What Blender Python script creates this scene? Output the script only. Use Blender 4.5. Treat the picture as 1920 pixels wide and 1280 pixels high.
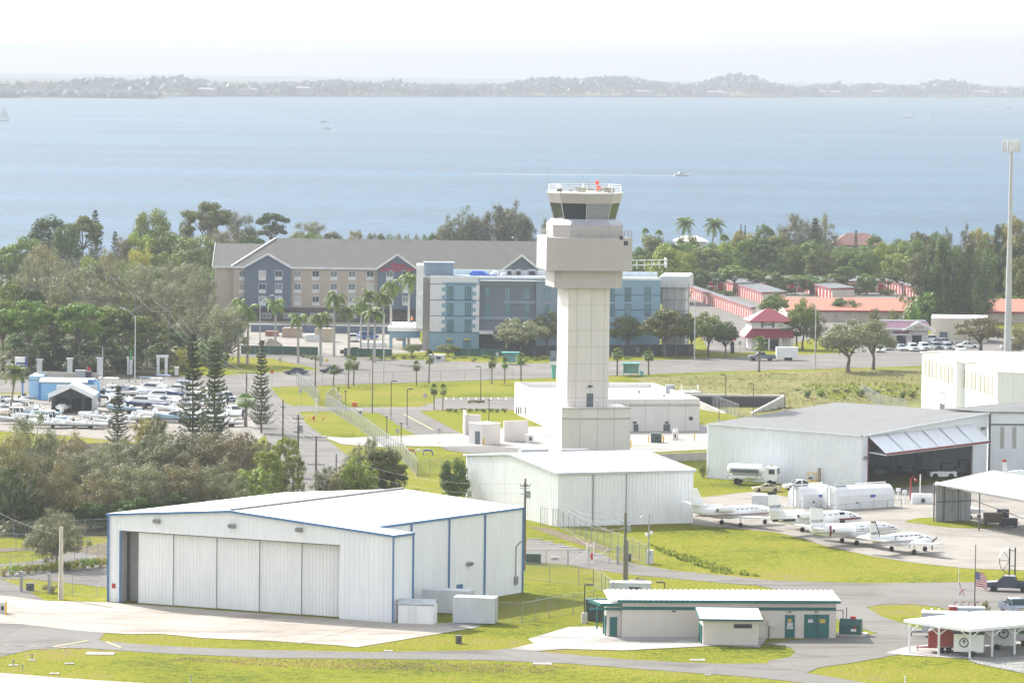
import bpy,math,random
import numpy as np
from mathutils import Vector,Matrix
S=bpy.context.scene
for _o in list(bpy.data.objects): bpy.data.objects.remove(_o)
R_=math.radians
# ------------------------------------------------------------------ camera
CAMH,FPX,YH,ROLL=63.0,8600.0,116.0,R_(0.7)
PITCH=math.atan((640 - YH) / FPX)
FW=Vector((0,math.cos(PITCH),-math.sin(PITCH)))
_R0=Vector((1,0,0));_U0=_R0.cross(FW)
RT=_R0*math.cos(ROLL)+_U0*math.sin(ROLL)
UP=-_R0*math.sin(ROLL)+_U0*math.cos(ROLL)
CP=Vector((0,0,CAMH))
cam=bpy.data.cameras.new('camera');co=bpy.data.objects.new('camera',cam);S.collection.objects.link(co)
co.matrix_world=Matrix(((RT.x,UP.x,-FW.x,CP.x),(RT.y,UP.y,-FW.y,CP.y),(RT.z,UP.z,-FW.z,CP.z),(0,0,0,1)))
cam.sensor_width=36;cam.lens=FPX / 1920*36;cam.clip_start=1;cam.clip_end=60000
S.camera=co
# ------------------------------------------------------------------ sky, sun, exposure
SUN_AZ,SUN_EL=R_(-40),R_(38)          # azimuth from the view direction (+Y), negative to the left
W=bpy.data.worlds.new('World');S.world=W;W.use_nodes=True
nt=W.node_tree;nt.nodes.clear()
sky=nt.nodes.new('ShaderNodeTexSky');sky.sky_type='NISHITA';sky.sun_disc=False
sky.sun_elevation=SUN_EL;sky.sun_rotation=SUN_AZ
sky.altitude=0;sky.air_density=1.0;sky.dust_density=2.9;sky.ozone_density=1.0
bg=nt.nodes.new('ShaderNodeBackground');bg.inputs[1].default_value=0.15
wo=nt.nodes.new('ShaderNodeOutputWorld')
hsv=nt.nodes.new('ShaderNodeHueSaturation');hsv.inputs['Saturation'].default_value=.12      # milky, hazy sky
nt.links.new(sky.outputs[0],hsv.inputs['Color']);tint=nt.nodes.new('ShaderNodeMix');tint.data_type='RGBA';tint.blend_type='MULTIPLY';tint.inputs[0].default_value=1;tint.inputs[7].default_value=(.93,.985,1.06,1)
nt.links.new(hsv.outputs[0],tint.inputs[6]);nt.links.new(tint.outputs[2],bg.inputs[0]);nt.links.new(bg.outputs[0],wo.inputs[0])
sd=bpy.data.lights.new('sun','SUN');sd.energy=3.5;sd.angle=R_(0.5);sd.color=(1,.955,.88)
so=bpy.data.objects.new('sun',sd);S.collection.objects.link(so)
SDIR=Vector((math.sin(SUN_AZ)*math.cos(SUN_EL),math.cos(SUN_AZ)*math.cos(SUN_EL),math.sin(SUN_EL)))
so.rotation_euler=SDIR.to_track_quat('Z','Y').to_euler()
S.view_settings.view_transform='Standard';S.view_settings.look='None'
S.view_settings.exposure=1.44;S.view_settings.gamma=1
S.cycles.volume_bounces=0;S.cycles.max_bounces=6;S.cycles.diffuse_bounces=3
S.cycles.transparent_max_bounces=12
# ------------------------------------------------------------------ photo pixel -> place in the world
def ray(px,py): return (FW*FPX+RT*(px - 960)+UP*(640 - py)).normalized()
def G(px,py,z=0.0):
    d=ray(px,py);t=(z - CP.z) / d.z
    return CP+d*t
def pix(P):
    v=Vector(P) - CP
    return 960+FPX*v.dot(RT) / v.dot(FW),640 - FPX*v.dot(UP) / v.dot(FW)
def zat(P,py):
    """height above P's ground spot whose image row is py"""
    b=Vector((P[0],P[1],0)) - CP;k=(640 - py) / FPX
    return (k*b.dot(FW) - b.dot(UP)) / (UP.z - k*FW.z)
def hgt(px,pb,pt): return zat(G(px,pb),pt)
def ppm(P): return FPX / (Vector(P) - CP).dot(FW)
def on(P,Q,px,py):
    """pixel on the upright plane through P, Q -> (metres along PQ, height)"""
    d=ray(px,py);u=Vector((Q[0] - P[0],Q[1] - P[1],0));L=u.length;u /= L
    n=Vector((u.y,-u.x,0));t=(Vector((P[0],P[1],0)) - CP).dot(n) / d.dot(n)
    X=CP+d*t
    return (X - Vector((P[0],P[1],0))).dot(u),X.z
def V2(P): return Vector((P[0],P[1],0))
# ------------------------------------------------------------------ materials
MATS={}
def newmat(name):
    m=bpy.data.materials.new(name);m.use_nodes=True;MATS[name]=m
    return m,m.node_tree.nodes,m.node_tree.links,m.node_tree.nodes['Principled BSDF']
def M(name,col,rough=.6,var=.12,scale=.6,metal=0,spec=.4,bump=0,bscale=8,stretch=None,detail=5,col2=None,coat=0):
    """plain surface with procedural unevenness (fine grime in the colour, optional bump)"""
    if name in MATS: return MATS[name]
    m,N,L,b=newmat(name)
    b.inputs['Roughness'].default_value=rough;b.inputs['Metallic'].default_value=metal
    b.inputs['Specular IOR Level'].default_value=spec
    if coat: b.inputs['Coat Weight'].default_value=coat
    tc=N.new('ShaderNodeTexCoord');src=tc.outputs['Object']
    if stretch:
        mp=N.new('ShaderNodeMapping');mp.inputs['Scale'].default_value=stretch
        L.new(src,mp.inputs[0]);src=mp.outputs[0]
    n=N.new('ShaderNodeTexNoise');n.inputs['Scale'].default_value=scale;n.inputs['Detail'].default_value=detail
    n.inputs['Roughness'].default_value=.65
    L.new(src,n.inputs['Vector'])
    r=N.new('ShaderNodeValToRGB');r.color_ramp.elements[0].position=.3;r.color_ramp.elements[1].position=.72
    c2=col2 or tuple(c*(1 - var*2) for c in col)
    r.color_ramp.elements[0].color=(*c2,1);r.color_ramp.elements[1].color=(*col,1)
    L.new(n.outputs[0],r.inputs[0]);L.new(r.outputs[0],b.inputs['Base Color'])
    if bump:
        n2=N.new('ShaderNodeTexNoise');n2.inputs['Scale'].default_value=bscale;n2.inputs['Detail'].default_value=3
        L.new(src,n2.inputs['Vector'])
        bp=N.new('ShaderNodeBump');bp.inputs['Strength'].default_value=bump;bp.inputs['Distance'].default_value=.05
        L.new(n2.outputs[0],bp.inputs['Height']);L.new(bp.outputs[0],b.inputs['Normal'])
    return m
def MF(name,ca,cb,trans=.28,rough=.6):
    """foliage: every leaf face its own tone between two greens, light passes through"""
    if name in MATS: return MATS[name]
    m,N,L,b=newmat(name)
    g=N.new('ShaderNodeNewGeometry');oi=N.new('ShaderNodeObjectInfo')
    mx=N.new('ShaderNodeMix');mx.data_type='RGBA'
    mx.inputs[6].default_value=(*ca,1);mx.inputs[7].default_value=(*cb,1)
    L.new(g.outputs['Random Per Island'],mx.inputs[0])
    hs=N.new('ShaderNodeHueSaturation')
    mr=N.new('ShaderNodeMapRange');mr.inputs[3].default_value=.72;mr.inputs[4].default_value=1.3
    L.new(oi.outputs['Random'],mr.inputs[0]);L.new(mr.outputs[0],hs.inputs['Value'])
    mr2=N.new('ShaderNodeMapRange');mr2.inputs[3].default_value=.485;mr2.inputs[4].default_value=.515
    L.new(oi.outputs['Random'],mr2.inputs[0]);L.new(mr2.outputs[0],hs.inputs['Hue'])
    L.new(mx.outputs[2],hs.inputs['Color'])
    b.inputs['Roughness'].default_value=rough;b.inputs['Specular IOR Level'].default_value=.25
    L.new(hs.outputs[0],b.inputs['Base Color'])
    t=N.new('ShaderNodeBsdfTranslucent');L.new(hs.outputs[0],t.inputs[0])
    ms=N.new('ShaderNodeMixShader');ms.inputs[0].default_value=trans
    L.new(b.outputs[0],ms.inputs[1]);L.new(t.outputs[0],ms.inputs[2])
    L.new(ms.outputs[0],N['Material Output'].inputs[0])
    return m
def MG(name,stops,s1,s2,bump=.6,rough=.95,bsc=6.0,slab=0,ang=.4,jc=.72):
    """ground sheet: broad patches broken by fine mottling, in world metres"""
    if name in MATS: return MATS[name]
    m,N,L,b=newmat(name)
    g=N.new('ShaderNodeNewGeometry')
    n1=N.new('ShaderNodeTexNoise');n1.inputs['Scale'].default_value=s1;n1.inputs['Detail'].default_value=6;n1.inputs['Roughness'].default_value=.62
    n2=N.new('ShaderNodeTexNoise');n2.inputs['Scale'].default_value=s2;n2.inputs['Detail'].default_value=6;n2.inputs['Roughness'].default_value=.75
    L.new(g.outputs['Position'],n1.inputs['Vector']);L.new(g.outputs['Position'],n2.inputs['Vector'])
    ad=N.new('ShaderNodeMath');ad.operation='MULTIPLY_ADD';ad.inputs[1].default_value=.5
    L.new(n2.outputs[0],ad.inputs[0])
    ml=N.new('ShaderNodeMath');ml.operation='MULTIPLY';ml.inputs[1].default_value=.5
    L.new(n1.outputs[0],ml.inputs[0]);L.new(ml.outputs[0],ad.inputs[2])
    r=N.new('ShaderNodeValToRGB');e=r.color_ramp.elements
    while len(e) < len(stops): e.new(.5)
    for k,(p,c) in enumerate(stops): e[k].position=p;e[k].color=(*c,1)
    L.new(ad.outputs[0],r.inputs[0]);fin=r.outputs[0]
    if slab:                # cast slabs with sealed joints, old stains and tyre wear
        mp=N.new('ShaderNodeMapping');mp.inputs['Rotation'].default_value=(0,0,ang);L.new(g.outputs['Position'],mp.inputs[0])
        br=N.new('ShaderNodeTexBrick');br.offset=0;br.inputs['Scale'].default_value=1 / slab;br.inputs['Mortar Size'].default_value=.09 / slab;br.inputs['Mortar Smooth'].default_value=.3;br.inputs['Brick Width'].default_value=1;br.inputs['Row Height'].default_value=1;br.inputs['Bias'].default_value=-.2
        br.inputs['Color1'].default_value=(1,1,1,1);br.inputs['Color2'].default_value=(.9,.89,.88,1);br.inputs['Mortar'].default_value=(jc,jc,jc,1);L.new(mp.outputs[0],br.inputs['Vector'])
        ns=N.new('ShaderNodeTexNoise');ns.inputs['Scale'].default_value=.22;ns.inputs['Detail'].default_value=5;ns.inputs['Distortion'].default_value=1.2
        mps=N.new('ShaderNodeMapping');mps.inputs['Scale'].default_value=(.35,1,1);mps.inputs['Rotation'].default_value=(0,0,ang);L.new(g.outputs['Position'],mps.inputs[0]);L.new(mps.outputs[0],ns.inputs['Vector'])
        rs=N.new('ShaderNodeValToRGB');rs.color_ramp.elements[0].position=.32;rs.color_ramp.elements[1].position=.5;rs.color_ramp.elements[0].color=(.72,.70,.68,1);rs.color_ramp.elements[1].color=(1,1,1,1);L.new(ns.outputs[0],rs.inputs[0])
        for src_ in (br.outputs[0],rs.outputs[0]):
            mm=N.new('ShaderNodeMix');mm.data_type='RGBA';mm.blend_type='MULTIPLY';mm.inputs[0].default_value=1;L.new(fin,mm.inputs[6]);L.new(src_,mm.inputs[7]);fin=mm.outputs[2]
    if bump >= .6:          # blades and clods: fine light and dark grain
        nf=N.new('ShaderNodeTexNoise');nf.inputs['Scale'].default_value=3.2;nf.inputs['Detail'].default_value=4;nf.inputs['Roughness'].default_value=.8;L.new(g.outputs['Position'],nf.inputs['Vector'])
        rf=N.new('ShaderNodeValToRGB');rf.color_ramp.elements[0].position=.36;rf.color_ramp.elements[1].position=.62;rf.color_ramp.elements[0].color=(.62,.64,.6,1);rf.color_ramp.elements[1].color=(1.12,1.1,1.05,1);L.new(nf.outputs[0],rf.inputs[0])
        mm=N.new('ShaderNodeMix');mm.data_type='RGBA';mm.blend_type='MULTIPLY';mm.inputs[0].default_value=1;L.new(fin,mm.inputs[6]);L.new(rf.outputs[0],mm.inputs[7]);fin=mm.outputs[2]
    L.new(fin,b.inputs['Base Color'])
    b.inputs['Roughness'].default_value=rough;b.inputs['Specular IOR Level'].default_value=.03
    if bump:
        n3=N.new('ShaderNodeTexNoise');n3.inputs['Scale'].default_value=bsc;n3.inputs['Detail'].default_value=4
        L.new(g.outputs['Position'],n3.inputs['Vector'])
        bp=N.new('ShaderNodeBump');bp.inputs['Strength'].default_value=bump;bp.inputs['Distance'].default_value=.25
        L.new(n3.outputs[0],bp.inputs['Height']);L.new(bp.outputs[0],b.inputs['Normal'])
    return m
def glass(name,col=(.02,.03,.04),rough=.06):
    if name in MATS: return MATS[name]
    m,N,L,b=newmat(name)
    tc=N.new('ShaderNodeTexCoord');n=N.new('ShaderNodeTexNoise');n.inputs['Scale'].default_value=.35
    L.new(tc.outputs['Object'],n.inputs['Vector'])
    r=N.new('ShaderNodeValToRGB');r.color_ramp.elements[0].color=(*[c*.5 for c in col],1);r.color_ramp.elements[1].color=(*[c*1.5 for c in col],1)
    L.new(n.outputs[0],r.inputs[0]);L.new(r.outputs[0],b.inputs['Base Color'])
    b.inputs['Roughness'].default_value=rough;b.inputs['Specular IOR Level'].default_value=.35
    return m
# ------------------------------------------------------------------ mesh builder (one builder = one mesh object)
class MB:
    def __init__(s): s.v=[];s.f=[];s.m=[];s.mi=0
    def face(s,pts):
        k=len(s.v);s.v += [tuple(p) for p in pts];s.f.append(tuple(range(k,k+len(pts))));s.m.append(s.mi)
        return s
    def add(s,vs,fs):
        k=len(s.v);s.v += [tuple(p) for p in vs]
        for f in fs: s.f.append(tuple(i+k for i in f));s.m.append(s.mi)
        return s
    def box(s,c,d,rz=0):
        x,y,z=[q / 2 for q in d];ca,sa=math.cos(rz),math.sin(rz)
        vs=[]
        for dz in (-z,z):
            for dx,dy in ((-x,-y),(x,-y),(x,y),(-x,y)):
                vs.append((c[0]+dx*ca - dy*sa,c[1]+dx*sa+dy*ca,c[2]+dz))
        return s.add(vs,[(3,2,1,0),(4,5,6,7),(0,1,5,4),(1,2,6,5),(2,3,7,6),(3,0,4,7)])
    def prism(s,pts,z0,z1):
        n=len(pts);vs=[(p[0],p[1],z0) for p in pts]+[(p[0],p[1],z1) for p in pts]
        return s.add(vs,[tuple(range(n))[::-1],tuple(range(n,2*n))]+[(i,(i+1) % n,(i+1) % n+n,i+n) for i in range(n)])
    def slab(s,pts,t):
        """polygon in space given a thickness t downwards"""
        n=len(pts);vs=[tuple(p) for p in pts]+[(p[0],p[1],p[2] - t) for p in pts]
        return s.add(vs,[tuple(range(n)),tuple(range(n,2*n))[::-1]]+[(i,(i+1) % n,(i+1) % n+n,i+n)[::-1] for i in range(n)])
    def loft(s,rings,cap=True):
        n=len(rings[0]);k=len(s.v)
        for r in rings: s.v += [tuple(p) for p in r]
        for j in range(len(rings) - 1):
            for i in range(n):
                a=k+j*n+i;b=k+j*n+(i+1) % n
                s.f.append((a,b,b+n,a+n));s.m.append(s.mi)
        if cap:
            s.f.append(tuple(range(k,k+n))[::-1]);s.m.append(s.mi)
            s.f.append(tuple(range(k+(len(rings) - 1)*n,k+len(rings)*n)));s.m.append(s.mi)
        return s
    def tube(s,p,q,r0,r1=None,n=6):
        p=Vector(p);q=Vector(q);r1=r0 if r1 is None else r1
        d=(q - p)
        if d.length < 1e-6: return s
        d.normalize();a=d.orthogonal().normalized();b=d.cross(a)
        ring=lambda c,r: [c+(a*math.cos(t)+b*math.sin(t))*r for t in [2*math.pi*i / n for i in range(n)]]
        return s.loft([ring(p,r0),ring(q,r1)])
    def path(s,pts,r,n=5):
        for i in range(len(pts) - 1): s.tube(pts[i],pts[i+1],r,r,n)
        return s
    def bar(s,p,q,w,h):
        """beam from p to q, w across, h tall"""
        p=Vector(p);q=Vector(q);d=(q - p).normalized()
        a=Vector((0,0,1)) if abs(d.z) < .95 else Vector((1,0,0))
        b=d.cross(a).normalized();a=b.cross(d)
        o=[b*w / 2+a*h / 2,-b*w / 2+a*h / 2,-b*w / 2 - a*h / 2,b*w / 2 - a*h / 2]
        return s.loft([[p+k for k in o],[q+k for k in o]])
    def lathe(s,c,prof,n=12,axis='z'):
        rings=[]
        for r,h in prof:
            ring=[]
            for i in range(n):
                t=2*math.pi*i / n;x,y=r*math.cos(t),r*math.sin(t)
                ring.append((c[0]+x,c[1]+y,c[2]+h) if axis == 'z' else (c[0]+h,c[1]+x,c[2]+y) if axis == 'x' else (c[0]+y,c[1]+h,c[2]+x))
            rings.append(ring)
        return s.loft(rings)
    def wall(s,P,Q,z0,z1,t=.2,off=0.0):
        """flat wall P->Q (outside to the right of the walk), thickness t inwards, set off outwards"""
        P=V2(P);Q=V2(Q);u=(Q - P).normalized();n=Vector((u.y,-u.x,0))
        a=P+n*off;b=Q+n*off
        return s.prism([a,b,b - n*t,a - n*t],z0,z1)
    def rect(s,P,Q,s0,s1,z0,z1,off=.03,t=.12):
        """box on the wall P->Q between s0..s1 metres and heights z0..z1"""
        P=V2(P);u=(V2(Q) - P).normalized()
        return s.wall(P+u*s0,P+u*s1,z0,z1,t,off)
    def ribs(s,P,Q,z0,za,zb,pitch=.6,dep=.09):
        """ribbed metal cladding P->Q, top running from za to zb"""
        P=V2(P);Q=V2(Q);D=Q - P;L=D.length;u=D / L;n=Vector((u.y,-u.x,0))
        k=max(1,round(L / pitch));p=L / k;prof=[]
        for i in range(k):
            for a,d in ((0,0),(.66,0),(.76,dep),(.9,dep)): prof.append(((i+a)*p,d))
        prof.append((L,0));vs=[]
        for x,d in prof:
            c=P+u*x+n*d;zt=za+(zb - za)*x / L
            vs += [(c.x,c.y,z0),(c.x,c.y,zt)]
        return s.add(vs,[(2*i,2*i+2,2*i+3,2*i+1) for i in range(len(prof) - 1)])
    def build(s,name,mats,parent=None,origin=None,local=False,smooth=False):
        o=Vector((0,0,0))
        q=parent if not local else None
        while q is not None: o=o+Vector(q.location);q=q.parent
        if origin is not None: o=Vector(origin)
        me=bpy.data.meshes.new(name)
        me.from_pydata([(a - o.x,b - o.y,c - o.z) for a,b,c in s.v] if o.length else s.v,[],s.f)
        for m in (mats if isinstance(mats,(list,tuple)) else [mats]): me.materials.append(m)
        if any(s.m): me.polygons.foreach_set('material_index',s.m)
        if smooth: me.polygons.foreach_set('use_smooth',[True]*len(me.polygons))
        me.update()
        ob=bpy.data.objects.new(name,me);S.collection.objects.link(ob)
        if parent is not None: ob.parent=parent
        elif origin is not None: ob.location=o
        return ob
def tag(o,label=None,cat=None,group=None,kind=None):
    if label: o['label']=label
    if cat: o['category']=cat
    if group: o['group']=group
    if kind: o['kind']=kind
    return o
def thing(name,label,cat,loc,rz=0,group=None):
    o=bpy.data.objects.new(name,None);S.collection.objects.link(o)
    o.empty_display_size=.5;o.location=loc;o.rotation_euler=(0,0,rz)
    return tag(o,label,cat,group)
def solo(name,label,cat,mb,mat,loc,group=None,smooth=False):
    return tag(mb.build(name,mat,None,loc,smooth=smooth),label,cat,group)
def kids(o): return [c for c in bpy.data.objects if c.parent == o]
CHILD={}
def dup(root,loc,rz=0,sc=None,label=None,group=None,mats=None):
    """copy of a thing with copies of its parts and sub-parts (meshes shared); mats: part name -> own material"""
    def rec(o,par):
        c=o.copy();S.collection.objects.link(c)
        if par is not None: c.parent=par
        if mats and o.type == 'MESH':
            m=mats.get(o.name.split('.')[0])
            if m is not None and c.material_slots:
                c.material_slots[0].link='OBJECT';c.material_slots[0].material=m
        for k in CHILD.get(o.name,[]): rec(k,c)
        return c
    if root.name not in CHILD:
        def reg(o):
            CHILD[o.name]=list(o.children)
            for k in o.children: reg(k)
        bpy.context.view_layer.update();reg(root)
    r=rec(root,None);r.location=loc;r.rotation_euler=(0,0,rz)
    if sc is not None: r.scale=sc
    if label: r['label']=label
    if group: r['group']=group
    return r
_used=set()
def place(root,loc,rz=0,sc=None,label=None,group=None,mats=None):
    """first use moves the original, later uses copy it"""
    return dup(root,loc,rz,sc,label,group,mats)
PROTO=[]
def proto(o): PROTO.append(o);return o
def text(body,size,mat,parent,P,face_n,name='lettering',ext=.01,spacing=1.0,align='CENTER',shear=0,bold=0):
    """raised letters at P (world) looking along face_n (horizontal), upright; child of parent"""
    c=bpy.data.curves.new(name,'FONT');c.body=body;c.offset=bold;c.size=size;c.extrude=ext;c.align_x=align;c.align_y='CENTER'
    c.space_character=spacing;c.shear=shear;c.resolution_u=2
    tmp=bpy.data.objects.new(name,c);S.collection.objects.link(tmp)
    dg=bpy.context.evaluated_depsgraph_get();me=bpy.data.meshes.new_from_object(tmp.evaluated_get(dg))
    bpy.data.objects.remove(tmp)
    n=Vector(face_n).normalized();x=Vector((0,0,1)).cross(n).normalized();y=n.cross(x)
    mt=Matrix(((x.x,y.x,n.x,0),(x.y,y.y,n.y,0),(x.z,y.z,n.z,0),(0,0,0,1)))
    me.transform(mt);me.materials.clear();me.materials.append(mat)
    ob=bpy.data.objects.new(name,me);S.collection.objects.link(ob)
    ob.parent=parent;ob.location=Vector(P) - Vector(parent.location)
    return ob
ORD=['','second ','third ','fourth ','fifth ','sixth ','seventh ','eighth ','ninth ','tenth ','eleventh ','twelfth ']
def ordn(k):
    return ORD[k] if k < 12 else f'{k + 1}{"th" if 10 < (k + 1) % 100 < 14 else {1: "st", 2: "nd", 3: "rd"}.get((k + 1) % 10, "th")} '
REG=[]
def reg(o,look,of,group):
    """label settled at the end: look + place in its row counted from the left"""
    REG.append((o,look,of));o['group']=group
    return o
def finish_labels():
    rows={}
    for o,look,of in REG: rows.setdefault((look,of),[]).append(o)
    for (look,of),os_ in rows.items():
        os_.sort(key=lambda o: pix(o.location)[0])
        for k,o in enumerate(os_):
            if len(os_) == 1: o['label']=f'{look} {of}'
            elif k == 0: o['label']=f'{look} {of}, leftmost of its kind there'
            elif k == len(os_) - 1: o['label']=f'{look} {of}, rightmost of its kind there'
            else: o['label']=f'{look} {of}, {ordn(k)}from left'
# ================================================================== THE SETTING: land, water, far shore, paving
GRASS=MG('grass_ground',[(.36,(.055,.068,.008)),(.44,(.125,.142,.010)),(.5,(.168,.175,.012)),(.555,(.192,.182,.02)),(.60,(.195,.155,.06)),(.66,(.165,.125,.07))],.05,.8,bump=1.0,bsc=2.2)
SCRUB=MG('rough_grass',[(.3,(.05,.06,.02)),(.45,(.13,.14,.045)),(.55,(.19,.18,.07)),(.7,(.24,.19,.11))],.06,1.2,bump=1.0,bsc=1.5)
LAWN=MG('mown_lawn',[(.3,(.11,.13,.008)),(.5,(.155,.168,.010)),(.7,(.185,.185,.014))],.05,1.5,bump=.6,bsc=4)
SOIL=MG('bare_soil',[(.3,(.10,.085,.06)),(.5,(.17,.14,.10)),(.7,(.22,.19,.14))],.2,2.0)
ASPH=MG('asphalt',[(.3,(.135,.128,.12)),(.5,(.165,.157,.145)),(.7,(.20,.19,.175))],.05,.7,bump=.1,slab=26,ang=.1,jc=.85)
ASPHD=MG('road_asphalt',[(.3,(.14,.132,.12)),(.5,(.17,.16,.146)),(.7,(.20,.19,.172))],.03,.5,bump=.1,slab=18,ang=-.05,jc=.85)
CONC=MG('pale_concrete',[(.3,(.27,.26,.245)),(.5,(.34,.325,.305)),(.7,(.41,.395,.375))],.12,1.2,bump=.1,slab=5)
APRON=MG('apron_concrete',[(.3,(.27,.245,.215)),(.5,(.34,.307,.267)),(.65,(.38,.35,.31)),(.8,(.42,.40,.37))],.05,.6,bump=.1,slab=7.5,ang=.43)
TARM=MG('weathered_tarmac',[(.28,(.18,.165,.145)),(.45,(.24,.222,.195)),(.6,(.275,.255,.225)),(.75,(.32,.30,.27))],.06,.8,bump=.15,slab=11,ang=.6,jc=.8)
GRAVEL=MG('grey_gravel',[(.3,(.12,.12,.12)),(.5,(.28,.275,.27)),(.7,(.48,.47,.46))],.6,5,bump=1.5,bsc=3)
WHITEP=M('road_paint_white',(.7,.7,.68),.7);YELP=M('road_paint_yellow',(.42,.34,.17),.8)
def sheet(name,pts,z,mat):
    b=MB();b.face([(p[0],p[1],z) for p in pts]);o=b.build(name,mat);o['kind']='structure'
    import bmesh
    bm=bmesh.new();bm.from_mesh(o.data);bmesh.ops.triangulate(bm,faces=bm.faces[:])
    for f in bm.faces:
        if f.normal.z < 0: f.normal_flip()
    bm.to_mesh(o.data);bm.free()
    return o
def smooth_px(px,n=4):
    """rounded outline through photo points (Catmull-Rom)"""
    out=[];N=len(px)
    for i in range(N):
        p0,p1,p2,p3=[Vector((*px[(i+k) % N],0)) for k in (-1,0,1,2)]
        for j in range(n):
            t=j / n
            out.append(((2*p1+(p2 - p0)*t+(2*p0 - 5*p1+4*p2 - p3)*t*t+(3*p1 - p0 - 3*p2+p3)*t ** 3) / 2)[:2])
    return out
def ground(name,px,z,mat,smooth=0):
    if smooth: px=smooth_px(px,smooth)
    return sheet(name,[G(*p) for p in px],z,mat)
# the land reaches from under the camera to the bay; the water on to the horizon
sh=[(-700,1330),(-150,1395),(-60,1420),(60,1450),(700,1480)]
sheet('ground',[(-1500,-300),(1500,-300),(1500,1480)]+[(x,y) for x,y in sh[::-1]]+[(-1500,1250)],0,GRASS)
def water_mat():
    m,N,L,b=newmat('bay_water')
    g=N.new('ShaderNodeNewGeometry')
    mp=N.new('ShaderNodeMapping');mp.inputs['Scale'].default_value=(.8,1,1);L.new(g.outputs['Position'],mp.inputs[0])
    n1=N.new('ShaderNodeTexNoise');n1.inputs['Scale'].default_value=.10;n1.inputs['Detail'].default_value=5;n1.inputs['Roughness'].default_value=.6
    n2=N.new('ShaderNodeTexNoise');n2.inputs['Scale'].default_value=.012;n2.inputs['Detail'].default_value=3
    mp2=N.new('ShaderNodeMapping');mp2.inputs['Scale'].default_value=(.12,.5,1);L.new(g.outputs['Position'],mp2.inputs[0])
    L.new(mp.outputs[0],n1.inputs['Vector']);L.new(mp2.outputs[0],n2.inputs['Vector'])
    bp=N.new('ShaderNodeBump');bp.inputs['Strength'].default_value=1.0;bp.inputs['Distance'].default_value=1.1
    L.new(n1.outputs[0],bp.inputs['Height']);L.new(bp.outputs[0],b.inputs['Normal'])
    r=N.new('ShaderNodeValToRGB');r.color_ramp.elements[0].position=.43;r.color_ramp.elements[1].position=.57
    r.color_ramp.elements[0].color=(.002,.030,.060,1);r.color_ramp.elements[1].color=(.012,.066,.115,1)
    ad=N.new('ShaderNodeMath');ad.operation='MULTIPLY_ADD';ad.inputs[1].default_value=.6;ml=N.new('ShaderNodeMath');ml.operation='MULTIPLY';ml.inputs[1].default_value=.4
    L.new(n2.outputs[0],ml.inputs[0]);L.new(n1.outputs[0],ad.inputs[0]);L.new(ml.outputs[0],ad.inputs[2]);L.new(ad.outputs[0],r.inputs[0]);L.new(r.outputs[0],b.inputs['Base Color'])
    b.inputs['Roughness'].default_value=.5;b.inputs['IOR'].default_value=1.33;b.inputs['Specular IOR Level'].default_value=.22
    return m
WAT=water_mat()
sheet('water',[(x,y - 12) for x,y in sh]+[(1500,1470),(4000,1480),(7500,17000),(-7500,17000),(-4000,1240),(-1500,1240)],-1.2,WAT)
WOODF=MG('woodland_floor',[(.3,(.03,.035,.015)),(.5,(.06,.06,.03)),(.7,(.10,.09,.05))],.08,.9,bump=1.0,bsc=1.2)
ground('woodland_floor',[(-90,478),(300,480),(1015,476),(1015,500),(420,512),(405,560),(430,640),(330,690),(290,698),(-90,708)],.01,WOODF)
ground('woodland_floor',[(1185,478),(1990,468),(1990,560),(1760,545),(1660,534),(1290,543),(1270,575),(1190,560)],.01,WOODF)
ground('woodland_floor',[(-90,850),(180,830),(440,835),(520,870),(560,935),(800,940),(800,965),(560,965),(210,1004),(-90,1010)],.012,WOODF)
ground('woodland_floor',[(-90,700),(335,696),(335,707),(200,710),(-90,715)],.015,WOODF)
# ---- paving, lowest first (each sheet a little above the one below)
ground('main_road',[(-60,713),(200,709),(430,703),(650,690),(780,686),(960,682),(1232,675),(1496,665),(1730,657),(1990,648),(1990,678),(1730,686),(1560,691),(1372,696),(1232,701),(960,711),(780,717),(500,726),(430,728),(200,733),(-60,738)],.03,ASPHD)
ground('hotel_road',[(640,640),(690,636),(640,655),(660,668),(720,673),(900,679),(962,681),(962,684),(600,692),(510,672),(440,668),(380,674),(380,668),(450,656),(560,655)],.02,ASPHD)
ground('side_street',[(430,726),(505,724),(532,755),(557,763),(562,773),(575,795),(602,815),(640,845),(700,890),(720,930),(560,935),(520,870),(497,815),(455,770),(400,738)],.04,ASPH)
ground('boat_yard_lot',[(-30,740),(400,737),(455,770),(497,815),(470,836),(380,838),(180,822),(100,815),(-30,806)],.03,TARM)
ground('tower_driveway',[(555,760),(640,763.5),(716,763.5),(787,763),(812,755),(818,746),(963,745),(968,769),(846,767),(785,771),(867,814),(866,822),(795,824),(750,799),(718,778),(707,774),(647,770),(556,772)],.03,ASPHD)
ground('tower_service_pad',[(600,817),(647,821),(794,815),(867,813),(965,800),(1313,796),(1345,800),(1335,842),(1180,850),(1040,852),(990,842),(910,836),(830,837),(748,836),(700,838),(640,832)],.045,CONC)
ground('service_lane',[(825,837),(910,836),(1000,842),(1000,858),(972,851),(881,849),(840,845)],.06,ASPH)
ground('mown_lawn',[(792,773),(968,770),(968,800),(870,813)],.02,LAWN)
ground('mown_lawn',[(672,776),(705,774),(750,800),(793,818),(722,820),(690,800)],.02,LAWN)
ground('rough_verge',[(1180,708),(1372,700),(1735,690),(1735,790),(1520,770),(1400,790),(1300,745)],.015,SCRUB)
ground('rough_verge',[(600,728),(780,721),(962,716),(962,742),(820,741),(640,760),(610,745)],.015,GRASS)
ground('car_lot',[(1600,640),(1760,632),(1990,630),(1990,650),(1730,659),(1600,663)],.035,ASPH)
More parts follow.
